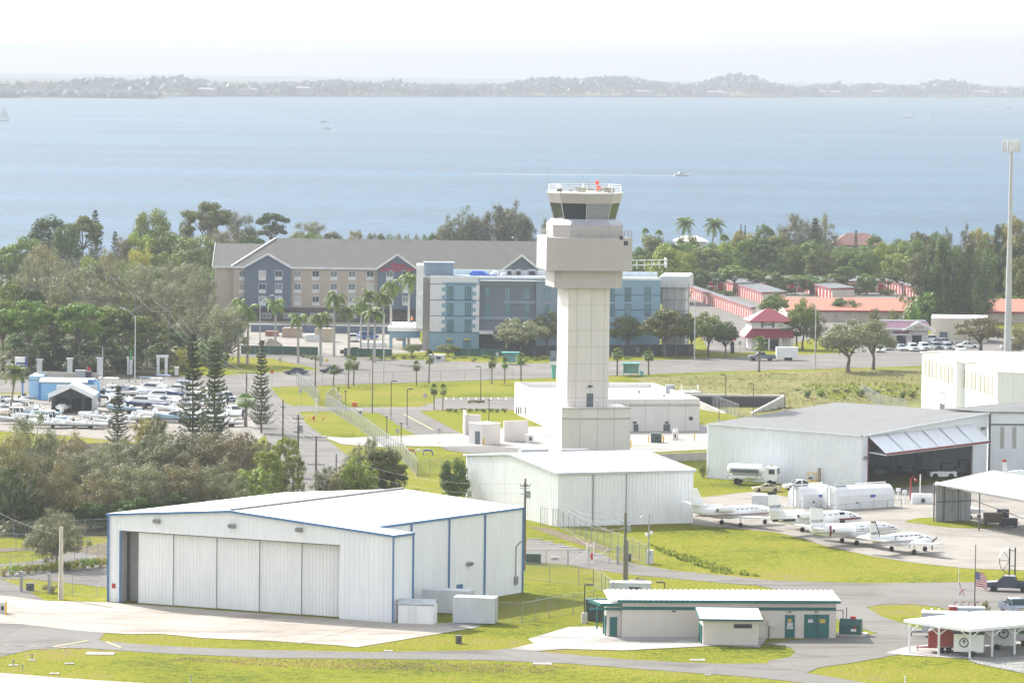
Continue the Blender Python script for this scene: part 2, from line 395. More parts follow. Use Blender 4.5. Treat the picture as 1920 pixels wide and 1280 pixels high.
ground('storage_yard',[(1280,545),(1500,530),(1760,530),(1760,580),(1500,640),(1420,660),(1330,660),(1300,600)],.02,ASPHD)
ground('hotel_lot',[(380,602),(770,606),(800,660),(640,668),(560,650),(440,662),(380,640)],.025,TARM)
ground('aircraft_apron',[(1300,934),(1415,921),(1500,935),(1600,925),(1990,880),(1990,1075),(1920,1069),(1810,1065),(1717,1055),(1638,1043),(1542,1022),(1500,1008),(1452,997),(1360,989),(1295,983)],.03,TARM)
ground('grass_strip',smooth_px([(1697,977),(1755,970),(1870,988),(1800,990),(1730,983)],3),.045,LAWN)
ground('service_road',[(-30,1130),(203,1180),(185,1199),(200,1203),(350,1213),(500,1218),(700,1222),(930,1218),(958,1215),(1006,1221),(1086,1228),(1166,1235),(1272,1241),(1360,1244),(1440,1243),(1511,1261),(1622,1279),(1700,1295),(1560,1295),(1506,1279),(1400,1268),(1298,1261),(1166,1251),(1059,1243),(900,1237),(700,1235),(500,1233),(300,1224),(150,1214),(60,1217),(-30,1238)],.03,ASPH)
ground('back_lane',[(-30,1075),(41,1100),(84,1126),(203,1131),(203,1180),(-30,1180)],.025,ASPH)
ground('perimeter_road',[(988,1009),(1070,1024),(1134,1039),(1150,1050),(1197,1058),(1261,1069),(1400,1083),(1447,1088),(1622,1093),(1827,1091),(1990,1088),(1990,1165),(1792,1149),(1762,1138),(1710,1132),(1652,1133),(1625,1138),(1560,1150),(1477,1109),(1418,1097),(1360,1093),(1192,1078),(1123,1069),(1067,1059),(985,1052)],.03,ASPHD)
ground('perimeter_road',[(1418,1097),(1640,1100),(1622,1137),(1652,1155),(1698,1170),(1739,1182),(1810,1198),(1760,1228),(1690,1226),(1593,1243),(1535,1251),(1511,1262),(1440,1246),(1440,1238),(1480,1232),(1492,1222),(1480,1213),(1424,1206),(1567,1193),(1647,1188),(1614,1177),(1567,1160),(1540,1140),(1477,1109)],.04,ASPHD)
ground('perimeter_road',[(1790,1146),(1990,1155),(1990,1240),(1810,1200),(1760,1186)],.02,ASPH)
ground('hangar_apron',[(-30,1112),(84,1126),(200,1129),(740,1168),(860,1168),(884,1178),(667,1213.5),(640,1210),(500,1201),(380,1196),(300,1188),(240,1189),(150,1183),(40,1170),(-30,1168)],.05,APRON)
ground('taxiway',[(-30,1259),(0,1261),(156,1273),(280,1281),(500,1300),(-30,1300)],.03,CONC)
ground('concrete_pad',[(990,1198),(1067,1175),(1120,1174),(1160,1190),(1310,1190),(1440,1195),(1424,1214),(1352,1210),(1272,1214),(1166,1219.5),(1060,1216.5),(1006,1221),(955,1217),(1001,1206)],.06,CONC)
ground('concrete_pad',[(1660,1224),(1700,1212),(1830,1200),(1990,1200),(1990,1235),(1830,1236),(1700,1228)],.05,CONC)
ground('gravel_bed',smooth_px([(1815,1238),(1860,1228),(1940,1222),(1990,1240),(1990,1275),(1920,1262),(1870,1252)],2),.06,GRAVEL)
ground('back_lane',[(-30,1060),(60,1052),(200,1018),(210,1045),(210,1102),(120,1092),(50,1085),(-30,1085)],.03,ASPH)
ground('dirt_track',[(-30,1027),(60,1026),(210,1022),(210,1044),(100,1030),(40,1032),(-30,1038)],.04,SOIL)
ground('dirt_track',[(985,985),(1030,990),(1150,1030),(1135,1036),(1060,1012)],.02,SOIL)
ground('gravel_bed',[(835,1168),(868,1166),(905,1173),(880,1180),(850,1176)],.06,GRAVEL)
# painted lines
def stripe(name,a,b,w,z,mat):
    P,Q=G(*a),G(*b);u=(V2(Q) - V2(P)).normalized();n=Vector((u.y,-u.x,0))*w / 2
    return sheet(name,[P - n,Q - n,Q+n,P+n],z,mat)
stripe('lane_marking',(757,777),(812,806),.3,.07,YELP)
stripe('lane_marking',(200,1203),(226,1214),.4,.07,YELP)
stripe('lane_marking',(100,1213),(165,1201),.4,.07,YELP)
for k in range(9): stripe('parking_line',(836+k*14,745.6),(837+k*14,749),.15,.07,WHITEP)
for k in range(5): stripe('road_dash',(1000+k*130,697 - k*5),(1040+k*130,695.5 - k*5),.2,.07,WHITEP)
for k in range(6): stripe('taxi_dash',(4+k*27,1209.4+k*1.1),(16+k*27,1210+k*1.1),.35,.07,M('paint_dark',(.05,.05,.05)) if k % 2 else YELP)
stripe('apron_joint',(0,1158),(640,1192),.12,.07,M('joint_tar',(.22,.2,.18)))
stripe('apron_joint',(700,1170),(560,1207),.12,.07,MATS['joint_tar'])
for k in range(5): stripe('apron_joint',(1500+k*70,962+5*k),(1640+k*70,985+9*k),.15,.05,MATS['joint_tar'])
# ---- the far barrier island, 6.5 km out: land, woods, houses
rng=random.Random(5)
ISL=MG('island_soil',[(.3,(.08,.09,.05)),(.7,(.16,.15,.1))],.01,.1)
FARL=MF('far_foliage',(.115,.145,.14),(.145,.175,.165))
def isl_y(x): return 8400+1.45*x
sheet('island',[(-1500,isl_y(-1500)),(2200,isl_y(2200)),(2600,15000),(-2600,12000),(-2600,isl_y(-1500))],.2,ISL)
sheet('island',[(-1200,6900),(-760,6950),(-715,6990),(-760,7060),(-1200,7060)],.2,ISL)
sheet('island',[(-1200,7080),(-560,7130),(-520,7200),(-620,7300),(-1200,7300)],.2,ISL)
def wood(name,x0,x1,yf,depth,hf,n):
    """far woods read as one mass: thousands of leaf-clump faces over crowns of uneven height"""
    b=MB()
    for i in range(n):
        x=rng.uniform(x0,x1);d=rng.random();y=yf(x)+10+d*depth
        h=hf(x)*rng.uniform(.7,1.0);w=rng.uniform(7,15)
        for k in range(9):
            a=rng.uniform(0,6.28);rr=rng.random() ** .5*w*.6;z=h*(1 - .75*rng.random() ** 1.5);s=rng.uniform(3.0,6.0)
            c=Vector((x+rr*math.cos(a),y+rr*math.sin(a)*.6,max(1.2,z - rr*.3)))
            n1=Vector((rng.gauss(0,1),rng.gauss(0,1) - .6,rng.gauss(0,1)+.5)).normalized();t=n1.orthogonal().normalized()*s;q=n1.cross(t)
            b.face([c - t*.8 - q*.4,c+t*.7 - q,c+t+q*.6,c - t*.4+q])
    o=b.build(name,FARL);o['kind']='stuff';return o
def bump(x,c,w,h): return h*math.exp(-((x - c) / w) ** 2)
def hf1(x):
    px=960+x*FPX / isl_y(x)
    h=13+bump(px,150,60,6)+bump(px,300,60,10)+bump(px,620,90,5)+bump(px,730,20,4)+bump(px,1010,60,9)+bump(px,1150,90,13)+bump(px,1385,60,17)+bump(px,1560,30,4)+bump(px,1790,50,12)+bump(px,1650,40,5)
    return h
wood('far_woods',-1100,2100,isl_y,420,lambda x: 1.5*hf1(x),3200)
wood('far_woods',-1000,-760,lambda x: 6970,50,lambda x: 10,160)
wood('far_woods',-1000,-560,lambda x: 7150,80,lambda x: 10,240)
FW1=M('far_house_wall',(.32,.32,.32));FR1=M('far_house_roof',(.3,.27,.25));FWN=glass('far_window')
def far_house(px,w,h,y,roofed=True,look=''):
    X0=(px - 960) / FPX;y=8400 / (1 - 1.45*X0)+8;P=Vector((X0*y,y,.2));w*=1.2;h*=1.3
    t=thing('shore_house',look,'house',P,0,'houses on the far shore')
    b=MB();b.box((P.x,P.y+6,P.z+h / 2),(w,12,h));b.build('wall',FW1,t)
    r=MB()
    if roofed:
        r.add([(P.x - w / 2 - 1,P.y - 1,P.z+h),(P.x+w / 2+1,P.y - 1,P.z+h),(P.x+w / 2+1,P.y+13,P.z+h),(P.x - w / 2 - 1,P.y+13,P.z+h),(P.x - w / 4,P.y+6,P.z+h+3),(P.x+w / 4,P.y+6,P.z+h+3)],
              [(0,1,5,4),(1,2,5),(2,3,4,5),(3,0,4),(3,2,1,0)])
    else: r.box((P.x,P.y+6,P.z+h+.5),(w+1,13,1))
    r.build('roof',FR1 if roofed else FW1,t)
    for k in range(max(2,int(w / 5))):
        wn=MB();wn.box((P.x - w / 2+(k+.5)*w / max(2,int(w / 5)),P.y - .05,P.z+h*.55),(1.6,.2,1.6));wn.build('window',FWN,t)
    return t
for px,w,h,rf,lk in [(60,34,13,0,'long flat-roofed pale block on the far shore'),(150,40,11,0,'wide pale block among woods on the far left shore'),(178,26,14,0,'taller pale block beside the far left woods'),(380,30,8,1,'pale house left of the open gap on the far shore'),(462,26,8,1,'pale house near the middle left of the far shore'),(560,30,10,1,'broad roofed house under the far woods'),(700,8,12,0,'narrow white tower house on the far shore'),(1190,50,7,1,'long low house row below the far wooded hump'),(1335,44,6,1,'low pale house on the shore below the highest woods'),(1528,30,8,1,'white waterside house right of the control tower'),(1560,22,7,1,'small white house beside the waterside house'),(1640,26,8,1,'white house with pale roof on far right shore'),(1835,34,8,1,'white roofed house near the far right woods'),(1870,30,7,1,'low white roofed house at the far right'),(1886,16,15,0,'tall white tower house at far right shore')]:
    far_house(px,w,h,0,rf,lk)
b=MB();P=Vector(((1565 - 960)*9450 / FPX,9450,0));b.tube(P,P+Vector((0,0,26)),4,3.4,10);b.lathe(P+Vector((0,0,26)),[(5,0),(6,3),(5,6),(.5,8)],10)
solo('water_tower','slim tower standing above the far shore woods at right','tower',b,FW1,P)
# ================================================================== LARGE BUILDINGS
WHT=M('white_metal',(.83,.835,.84),.45,.05,.5,spec=.4,stretch=(1,1,.12),detail=8)
WHTROOF=M('white_roof',(.82,.82,.81),.5,.05,.15,detail=7)
BLUE=M('blue_trim',(.09,.21,.40),.5)
DOORW=M('door_panel_white',(.85,.845,.83),.5,.06,.5,stretch=(1,1,.2))
CREAM=M('cream_panel',(.66,.62,.59),.7,.06,.4,stretch=(1,1,.3))
CREAMS=M('cream_shaft',(.67,.615,.575),.75,.07,.5,stretch=(1,1,.12),detail=8)
TAUPE=M('taupe_metal',(.44,.395,.38),.5,.04,.4)
SEAM=M('panel_seam',(.47,.435,.385),.8)
GREYD=M('dark_grey_paint',(.10,.11,.13),.5)
GALV=M('galvanised_steel',(.31,.32,.33),.45,.1,3,metal=.5)
DARKM=M('dark_metal',(.035,.037,.04),.5)
BLKP=M('black_paint',(.02,.02,.022),.45)
DGLASS=glass('dark_window_glass');TGLASS=glass('tower_glass',(.03,.04,.045),.04)
YEL=M('safety_yellow',(.72,.48,.04),.5)
RED=M('signal_red',(.45,.03,.03),.5)
WPAINT=M('white_paint',(.8,.8,.79),.4)
TEAL=M('teal_trim',(.012,.125,.115),.5)
SHAD=M('opening_shade',(.06,.06,.065),.8)  # flat dark tone stands in for the shade inside openings
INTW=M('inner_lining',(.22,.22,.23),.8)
CONCW=M('concrete_wall',(.50,.47,.42),.85,.15,.8)
def flood(parent,P,n,mat=None):
    """wall floodlight: bracket box with a slanted hood"""
    P=Vector(P);n=Vector((n[0],n[1],0)).normalized();u=Vector((-n.y,n.x,0))
    b=MB();a=P+n*.1
    b.loft([[a - u*.4+Vector((0,0,.28)),a+u*.4+Vector((0,0,.28)),a+u*.4 - Vector((0,0,.2)),a - u*.4 - Vector((0,0,.2))],
            [a+n*.5 - u*.4+Vector((0,0,.18)),a+n*.5+u*.4+Vector((0,0,.18)),a+n*.3+u*.4 - Vector((0,0,.2)),a+n*.3 - u*.4 - Vector((0,0,.2))]])
    b.box(P+n*.05,(.25,.25,.2));return b.build('floodlight',GALV,parent)
# ------------------------------------------------------------------ front hangar with the blue trim
A,B=G(203,1127),G(737,1167);Cc=G(978,1110)
F=(665 - 206) / (737 - 206);Mm=A+(B - A)*F;Dd=A+(Cc - Mm)
hz=[hgt(203,1127,964),hgt(737,1167,1004.5)]
hC=hgt(978,1110,952.5);fr=.435
Rf=A+(B - A)*fr;hR=zat(Rf,958);Rb=Rf+(Cc - Mm);hRb=hR
eave=(hz[0]+hC) / 2;dv=(Cc - Mm).normalized();un=(B - A).normalized()
t=thing('hangar','large white metal hangar with bright blue trim and tall sliding doors','hangar',A)
w=MB()
sL,sD0=0,on(A,B,226,1090)[0];sD1=on(A,B,637,1100)[0];LAB=(B - A).length
def topz(s):
    f=s / LAB
    return hz[0]+(hR - hz[0])*f / fr if f < fr else hR+(hz[1] - hR)*(f - fr) / (1 - fr)
zd0,zd1=on(A,B,226,994)[1],on(A,B,637,1018)[1]
at=lambda s: A+un*s
w.ribs(at(0),at(sD0),0,topz(0),topz(sD0),.6,.05)
w.ribs(at(sD1),at(LAB),0,topz(sD1),topz(LAB),.6,.05)
w.ribs(at(sD0),at(fr*LAB),zd0,topz(sD0),hR,.6,.03);w.ribs(at(fr*LAB),at(sD1),zd0,hR,topz(sD1),.6,.03)
jd=dv*3.7
w.ribs(B,B+jd,0,hz[1],hz[1],.6,.05)
w.ribs(Mm+jd,Cc,0,eave,eave,.6,.05)
w.ribs(B+jd,Mm+jd,0,hz[1],eave,.6,.05)
w.ribs(Cc,Rb,0,eave,hRb);w.ribs(Rb,Dd,0,hRb,eave);w.ribs(Dd,A,0,eave,hz[0],.6,.05)
w.build('wall',WHT,t)
r=MB();zp=Vector((0,0,.12))
def up(P,z): return Vector((P.x,P.y,z+.12))
oh=-dv*.25
r.slab([up(A+oh - un*.2,hz[0]),up(Rf+oh,hR),up(Rb,hRb),up(Dd - un*.2,eave)],.1)
r.slab([up(Rf+oh,hR),up(Mm+oh,topz(F*LAB)),up(Cc+un*.2,eave),up(Rb,hRb)],.1)
r.slab([up(Mm+oh,topz(F*LAB)),up(B+oh+un*.2,hz[1]),up(B+jd+un*.2,hz[1]),up(Mm+jd,topz(F*LAB))],.1)
r.build('roof',WHTROOF,t)
rc=MB();rc.bar(up(Rf,hR+.1),up(Rb,hRb+.1),.5,.14);rc.build('ridge_vent',M('ridge_metal',(.25,.24,.23),.6),t)
tr=MB()
for P,z,Q,z2 in [(A - un*.2,hz[0],Rf,hR),(Rf,hR,B+un*.2,hz[1])]: tr.bar(up(P+oh*1.2,z - .12),up(Q+oh*1.2,z2 - .12),.12,.26)
tr.bar(up(B+un*.25+oh,hz[1] - .12),up(B+un*.25+jd,hz[1] - .12),.12,.3)
tr.bar(up(Mm+jd+un*.22,eave - .12),up(Cc+un*.22,eave - .12),.12,.26)
nA=Vector((un.y,-un.x,0))
for P,z in [(A+nA*.1,hz[0]),(B+nA*.1,hz[1]),(B+jd+un*.1,hz[1]),(Cc+un*.12,eave),(at(sD0)+nA*.1,zd0)]:
    tr.prism([P+Vector((-.11,-.11,0)),P+Vector((.11,-.11,0)),P+Vector((.11,.11,0)),P+Vector((-.11,.11,0))],0,z)
for px in (770,841,908):
    s=on(Mm,Cc,px,1050)[0];P=Mm+dv*s+un*.1
    tr.prism([P+Vector((-.1,-.1,0)),P+Vector((.1,-.1,0)),P+Vector((.1,.1,0)),P+Vector((-.1,.1,0))],0,eave)
tr.build('trim',BLUE,t)
xs=[256,320,400,479,557,637]
for k in range(5):
    d=MB();s0,s1=on(A,B,xs[k],1090)[0],on(A,B,xs[k+1],1090)[0]
    ins=-nA*(.5+.16*k)
    d.ribs(at(s0)+ins,at(s1)+ins,.05,zd0 - .05,zd0 - .05,.45,.05)
    d.prism([at(s0)+ins,at(s0)+ins+un*.1,at(s0)+ins+un*.1 - nA*-.08,at(s0)+ins - nA*-.08],.05,zd0 - .05)
    d.build('sliding_door',DOORW,t)
    if k: q=MB();q.prism([at(s0)+ins - un*.03+nA*.1,at(s0)+ins+nA*.1+un*.05,at(s0)+ins+un*.05,at(s0)+ins - un*.03],.05,zd0 - .05);q.build('door_seam',M('seam_grey',(.25,.25,.26),.6),t)
rv=MB();q0=at(sD0);q1=at(on(A,B,256,1090)[0])
rv.ribs(q0 - nA*0.02,q0 - nA*1.3+un*.02,0,zd0,zd0,.5,.05);rv.face([up(q0,zd0 - .2),up(at(sD1),zd0 - .2),up(at(sD1) - nA*2,zd0 - .2),up(q0 - nA*2,zd0 - .2)])
rv.wall(q0 - nA*2,at(sD1) - nA*2,0,zd0,.1);rv.build('door_pocket',M('pocket_grey',(.4,.39,.37),.7),t)
for px,py in [(296,977),(437,986),(563,993)]:
    s,z=on(A,B,px,py);flood(t,at(s)+Vector((0,0,z)),nA)
s,z=on(Mm,Cc,877,1057);flood(t,Mm+dv*s+un*.05+Vector((0,0,z)),un)
b=MB();s0,z1=on(Mm,Cc,856,1087);s1,_=on(Mm,Cc,867,1087);b.rect(Mm,Cc,s0,s1,0,2.15,.1,.12);b.build('door',BLUE,t)
b=MB();s0,z1=on(A,B,211,1093);s1,z0=on(A,B,217,1102);b.rect(A,B,s0,s1,z0,z1,.12,.05);b.build('fire_sign',RED,t)
b=MB();s,z=on(Mm,Cc,966,1060);P=Mm+dv*s+un*.12
b.path([P+Vector((0,0,1.0)),P+Vector((0,0,5.6)),P+dv*.9+Vector((0,0,6.1)),P+dv*1.6+Vector((0,0,6.1))],.06);b.box(P+un*.1+Vector((0,0,1.6)),(.4,.6,.9));b.build('meter_box',GALV,t)
# ------------------------------------------------------------------ second white hangar
A2,B2,C2=G(873,948),G(1046,987),G(1299,980)
t=thing('hangar','plain white metal hangar with shallow gable behind the blue-trimmed hangar','hangar',B2)
h2=zat(B2,887);hr2=zat((A2+B2) / 2,850.5);A2=Vector((*A2.xy,0))
D2=A2+(C2 - B2);mA,mC=(A2+B2) / 2,(D2+C2) / 2
w=MB();w.ribs(A2,mA,0,h2,hr2,.7);w.ribs(mA,B2,0,hr2,h2,.7);w.ribs(B2,C2,0,h2,h2,.55,.08)
w.ribs(C2,mC,0,h2,hr2);w.ribs(mC,D2,0,hr2,h2);w.ribs(D2,A2,0,h2,h2);w.build('wall',WHT,t)
e=(C2 - B2).normalized()*.3;g=(B2 - A2).normalized()*.3
r=MB();r.slab([up(mA - e,hr2),up(B2 - e+g,h2),up(C2+e+g,h2),up(mC+e,hr2)],.12);r.slab([up(A2 - e - g,h2),up(mA - e,hr2),up(mC+e,hr2),up(D2+e - g,h2)],.12);r.build('roof',WHTROOF,t)
tr=MB();tr.bar(up(B2 - e+g,h2 - .2),up(C2+e+g,h2 - .2),.1,.3);tr.bar(up(A2 - e - g,h2 - .15),up(mA - e,hr2 - .15),.1,.26);tr.bar(up(mA - e,hr2 - .15),up(B2 - e+g,h2 - .15),.1,.26)
tr.build('trim',M('pale_grey_trim',(.55,.57,.6),.5),t)
for px in (1112,1174):
    s=on(B2,C2,px,930)[0];P=B2+(C2 - B2).normalized()*s;b=MB();b.tube(P+Vector((.0,-.1,0)),P+Vector((0,-.1,h2)),.09,.09,6);b.build('downpipe',GALV,t)
for px in (1000,1076):
    P=G(px,843,h2+1.5);b=MB();b.box(G(px,846,h2+.6),(4.2,1.2,.7),math.atan2((C2 - B2).y,(C2 - B2).x));b.build('ridge_ventilator',GALV,t)
b=MB();s0,z1=on(A2,B2,1031,952);s1,_=on(A2,B2,1037,952);b.rect(A2,B2,s0,s1,0,2.3,.12,.1);b.build('door',WPAINT,t)
# ------------------------------------------------------------------ control tower
TB=G(1090.5,843.5);th=R_(12)
t=thing('control_tower','tall beige airport control tower with glazed cab and railed roof','control tower',TB)
def rot(p,q,a=th): return TB+Vector((p*math.cos(a) - q*math.sin(a),p*math.sin(a)+q*math.cos(a),0))
zt=lambda py: zat(TB,py)
def sq(hx,hy,c,a=th,oq=0): return [rot(x,y+oq,a) for x,y in [(-hx+c,-hy),(hx - c,-hy),(hx,-hy+c),(hx,hy - c),(hx - c,hy),(-hx+c,hy),(-hx,hy - c),(-hx,-hy+c)]]
zs=zt(537);b=MB();b.prism(sq(3.45,4.2,.25),0,zs);b.build('shaft',CREAMS,t)
b=MB()
for py in (570,617,648,679,711,742):
    z=zt(py);b.prism(sq(3.47,4.22,.25),z,z+.07)
for x in (-2.1,.35,2.5):
    P,Q=rot(x,-4.2),rot(x+.08,-4.2);b.wall(P,Q,0,zs,.02,.02)
b.build('panel_joint',SEAM,t)
zn0,zn1=zs,zt(504);b=MB()
b.loft([[p+Vector((0,0,z)) for p in sq(hx,hx,1.3,R_(9))] for hx,z in ((5.6,zn0),(5.6,zn1))])
for k in range(1,4): z=zn0+(zn1 - zn0)*k / 4;b.prism(sq(5.61,5.61,1.3,R_(9)),z,z+.035)
b.build('neck',TAUPE,t)
zh1=zt(443) ;b=MB();b.prism(sq(7.0,7.0,1.5,R_(8)),zn1,zh1);b.build('drum',TAUPE,t)
b=MB()
for k in range(1,8): z=zn1+(zh1 - zn1)*k / 8;b.prism(sq(7.02,7.02,1.5,R_(8)),z,z+.05)
b.build('panel_joint',SEAM,t)
b=MB()
for px,py,s in [(1173.5,456,.35),(1165,446,.3)]:
    P,Q=rot(-7,-7,R_(8)),rot(7,-7,R_(8));q,z=on(P,Q,px,py);b=MB();b.rect(P,Q,q - s,q+s,z - s,z+s,.03,.05);b.build('louvre',DARKM,t)
b=MB();b.wall(rot(7,-4.4,R_(8)),rot(7,-3.4,R_(8)),zt(479),zt(464),.1,.05);b.build('louvre',DARKM,t)
def rail(hx,c,z,hgt_,a,name='railing',mat=GALV,nseg=4,rows=3):
    b=MB();P=[p+Vector((0,0,z)) for p in sq(hx,hx,c,a)]
    for i in range(8):
        p,q=P[i],P[(i+1) % 8];n=max(1,int((q - p).length / (2*hx / nseg)))
        for k in range(n): x=p.lerp(q,k / n);b.tube(x,x+Vector((0,0,hgt_)),.05,.05,5)
        for j in range(rows): h=Vector((0,0,hgt_*(j+1) / rows));b.tube(p+h,q+h,.035,.035,4)
    return b.build(name,mat,t)
rail(6.9,1.5,zh1,1.1,R_(8))
zm=zt(420);b=MB();b.prism(sq(5.75,5.75,2.4,R_(9)),zh1,zm);b.build('lower_deck',TAUPE,t)
za=zt(410.5);b=MB();oct_=lambda r,z,a=R_(-20): [TB+Vector((r*math.cos(2*math.pi*i / 8+a+math.pi / 8),r*math.sin(2*math.pi*i / 8+a+math.pi / 8),z)) for i in range(8)]
b.loft([[p+Vector((0,0,zm)) for p in sq(5.8,5.8,2.45,R_(9))][2:]+[p+Vector((0,0,zm)) for p in sq(5.8,5.8,2.45,R_(9))][:2],[Vector((q.x,q.y,za)) for q in [TB+(p - TB)*.86 for p in sq(5.8,5.8,2.45,R_(9))][2:]+[TB+(p - TB)*.86 for p in sq(5.8,5.8,2.45,R_(9))][:2]]])
b.build('skirt_roof',M('standing_seam',(.42,.43,.47),.4,.05,.5,metal=.3),t)
zg1=zt(380);rb,rt_=4.95,5.65
b=MB();b.loft([oct_(rb,za),oct_(rt_,zg1)]);b.build('cab_glazing',TGLASS,t)
b=MB()
pb,pt_=oct_(rb+.05,za),oct_(rt_+.05,zg1)
for i in range(8): b.bar(pb[i],pt_[i],.16,.16)
for i in range(8): b.bar(pb[i],pb[(i+1) % 8],.15,.15)
b.build('mullion',M('mullion_grey',(.5,.51,.52),.5),t)
b=MB();p0,p1,q0,q1=pb[5],pb[6],pt_[5],pt_[6]
for i in (7,):
    a0,a1,c0,c1=pb[i - 1],pb[i],pt_[i - 1],pt_[i]
    for k in range(15):
        f=(k+.5) / 15;L0,L1=a0.lerp(c0,f),a1.lerp(c1,f);ins=(TB - (L0+L1) / 2);ins.z=0;ins=ins.normalized()*-.0
        b.bar(L0.lerp(L1,.04)+ins,L0.lerp(L1,.96)+ins,.06,.1)
b.build('window_blind',M('blind_grey',(.42,.42,.42),.6),t)
zf1=zt(362);b=MB();b.loft([oct_(5.72,zg1),oct_(6.15,zf1)]);b.build('cab_fascia',TAUPE,t)
b=MB();b.prism([p for p in oct_(6.25,0)],zf1,zf1+.18);b.build('cab_roof',WHTROOF,t)
b=MB();P=oct_(5.85,zf1+.18)
for i in range(8):
    p,q=P[i],P[(i+1) % 8];b.tube(p,p+Vector((0,0,1.25)),.13,.13,6)
    for j in range(3): h=Vector((0,0,.4+.4*j));b.tube(p+h,q+h,.05,.05,4)
b.build('roof_railing',WPAINT,t)
b=MB();rg=random.Random(2)
for k in range(16):
    p=TB+Vector((rg.uniform(-4.5,4.5),rg.uniform(-4.5,3),zf1+.18));b.box(p+Vector((0,0,.35)),(rg.uniform(.3,1.4),.5,rg.uniform(.3,.9)))
b.build('roof_equipment',M('roof_gear',(.45,.42,.3),.6,.4,1.2),t)
b=MB();p=TB+Vector((1.9,-2,zf1+.18));b.tube(p,p+Vector((0,0,1.3)),.08,.08);b.lathe(p+Vector((0,0,1.3)),[(.22,0),(.34,.15),(.34,.5),(.1,.62)],10);b.lathe(p+Vector((.3,0,.5)),[(.2,0),(.3,.15),(.3,.5),(.1,.62)],10);b.build('obstruction_beacon',M('beacon_red',(.75,.09,.03),.4),t)
for a in range(5):
    p=P[(a*2+4) % 8] if a < 4 else TB+Vector((.5,-3,zf1));b=MB();b.tube(p,p+Vector((0,0,3.4)),.035,.015,4);b.build('whip_antenna',GALV,t)
# the rounded service podium at the tower's foot
zp1=hgt(1115,848,763);pod=[]
pc=G(1115,848);
for k in range(13):
    f=k / 12;x=-5.7+11.4*f;pod.append(rot(x+.9,-6.4 - .9*math.sin(math.pi*f)))
pod += [rot(6.6,1),rot(-4.8,1)]
b=MB();b.prism(pod,0,zp1);b.build('podium',CREAM,t)
b=MB()
for k in range(12): b.bar(Vector((pod[k].x,pod[k].y,zp1*.77)) ,Vector((pod[k+1].x,pod[k+1].y,zp1*.77)),.12,.3)
for k in (3,6,9): b.tube(pod[k],pod[k]+Vector((0,0,zp1)),.05,.05,4)
for k in range(12): b.bar(Vector((pod[k].x,pod[k].y,zp1)),Vector((pod[k+1].x,pod[k+1].y,zp1)),.35,.18)
b.build('podium_band',M('band_taupe',(.47,.44,.40),.7),t)
b=MB()
for k in range(13): b.tube(pod[k]+Vector((0,0,zp1)),pod[k]+Vector((0,0,zp1+1)),.03,.03,4)
for k in range(12): b.tube(pod[k]+Vector((0,0,zp1+1)),pod[k+1]+Vector((0,0,zp1+1)),.03,.03,4)
b.build('podium_railing',GALV,t)
b=MB();P,Q=rot(-3.45,-4.2),rot(3.45,-4.2);s,z=on(P,Q,1106,755);b.rect(P,Q,s - .55,s+.55,zp1,zp1+2.2,.05,.1);b.build('roof_door',GREYD,t)
b=MB();b.rect(P,Q,s - .35,s+.35,zp1+3.2,zp1+3.5,.3,.4);b.build('door_lamp',DARKM,t)
# ------------------------------------------------------------------ low building behind the tower
h3=5.6
L1,L2,R2,R1=G(965,716,h3),G(1043.5,748,h3),G(1312,747,h3),G(1223,717,h3)
for p in (L1,L2,R2,R1): p.z=0
t=thing('tower_building','single-storey beige building with white parapet roof at the tower foot','building',L2)
w=MB();ring=[L1,L2,R2,R1]
for i in range(4): w.wall(ring[i],ring[(i+1) % 4],0,h3,.35)
w.build('wall',CREAM,t)
b=MB();b.prism([p+Vector((0,0,0)) for p in ring],h3 - 1.1,h3 - .9);b.build('roof',WHTROOF,t)
b=MB();u3=(R2 - L2).normalized();l3=(R2 - L2).length
for x in (.25,.46,.62,.78,.9): b.rect(L2,R2,x*l3,x*l3+.08,0,h3,.02,.05)
b.rect(L2,R2,0,l3,h3*.76,h3*.81,.03,.05);b.build('panel_joint',M('band_taupe',(.47,.44,.40)),t)
def ond(name,P,Q,x0,y0,x1,y1,mat,off=.04,th_=.1,floor=False):
    s0,z1=on(P,Q,x0,y0);s1,z0=on(P,Q,x1,y1);b=MB();b.rect(P,Q,s0,s1,0.02 if floor else z0,z1,off,th_);return b.build(name,mat,t)
for x0,x1 in ((1188,1196.5),(1244,1256)): ond('door',L2,R2,x0,795,x1,824,GREYD,floor=True)
for x in (1190,1250): ond('door_lamp',L2,R2,x - 3,790,x+3,793,DARKM,.3,.35)
ond('vent_grille',L2,R2,1292,781,1299,787.5,DARKM)
for x in (967.5,971.5,976,984): ond('window',L1,L2,x,762,x+1.8,776,DGLASS)
for x0,x1 in ((1002,1004),(1007.5,1009.5),(1021,1023),(1027,1031),(1032,1036)): ond('door',L1,L2,x0,776,x1,812,M('louvre_cream',(.5,.46,.38)),floor=False)
b=MB();b.box(G(1267,823)+Vector((0,0,.9)),(.8,.4,1.7),.2);b.build('wall_cabinet',CREAM,t)
for px,py,s in ((1198,737,.6),(1245,744,.5),(1256,738,1.6)):
    b=MB();P=G(px,py,h3 - .9);b.box(P+Vector((0,0,s*.5)),(s,s,s));b.build('roof_vent',GALV,t)
b=MB();P=rot(9,9);
bw=[G(1285,729,h3),G(1310,731,h3)]
tb=thing('roof_stair_housing','small railed block standing at the rear right of the tower building','annex',V2(G(1293,752)))
P=V2(tb.location) - Vector((0,6,0));hs_=hgt(1293,752,733);b=MB();b.box(P+Vector((0,6,hs_ / 2)),(3.4,5,hs_),.2);b.build('wall',CREAM,tb)
b=MB()
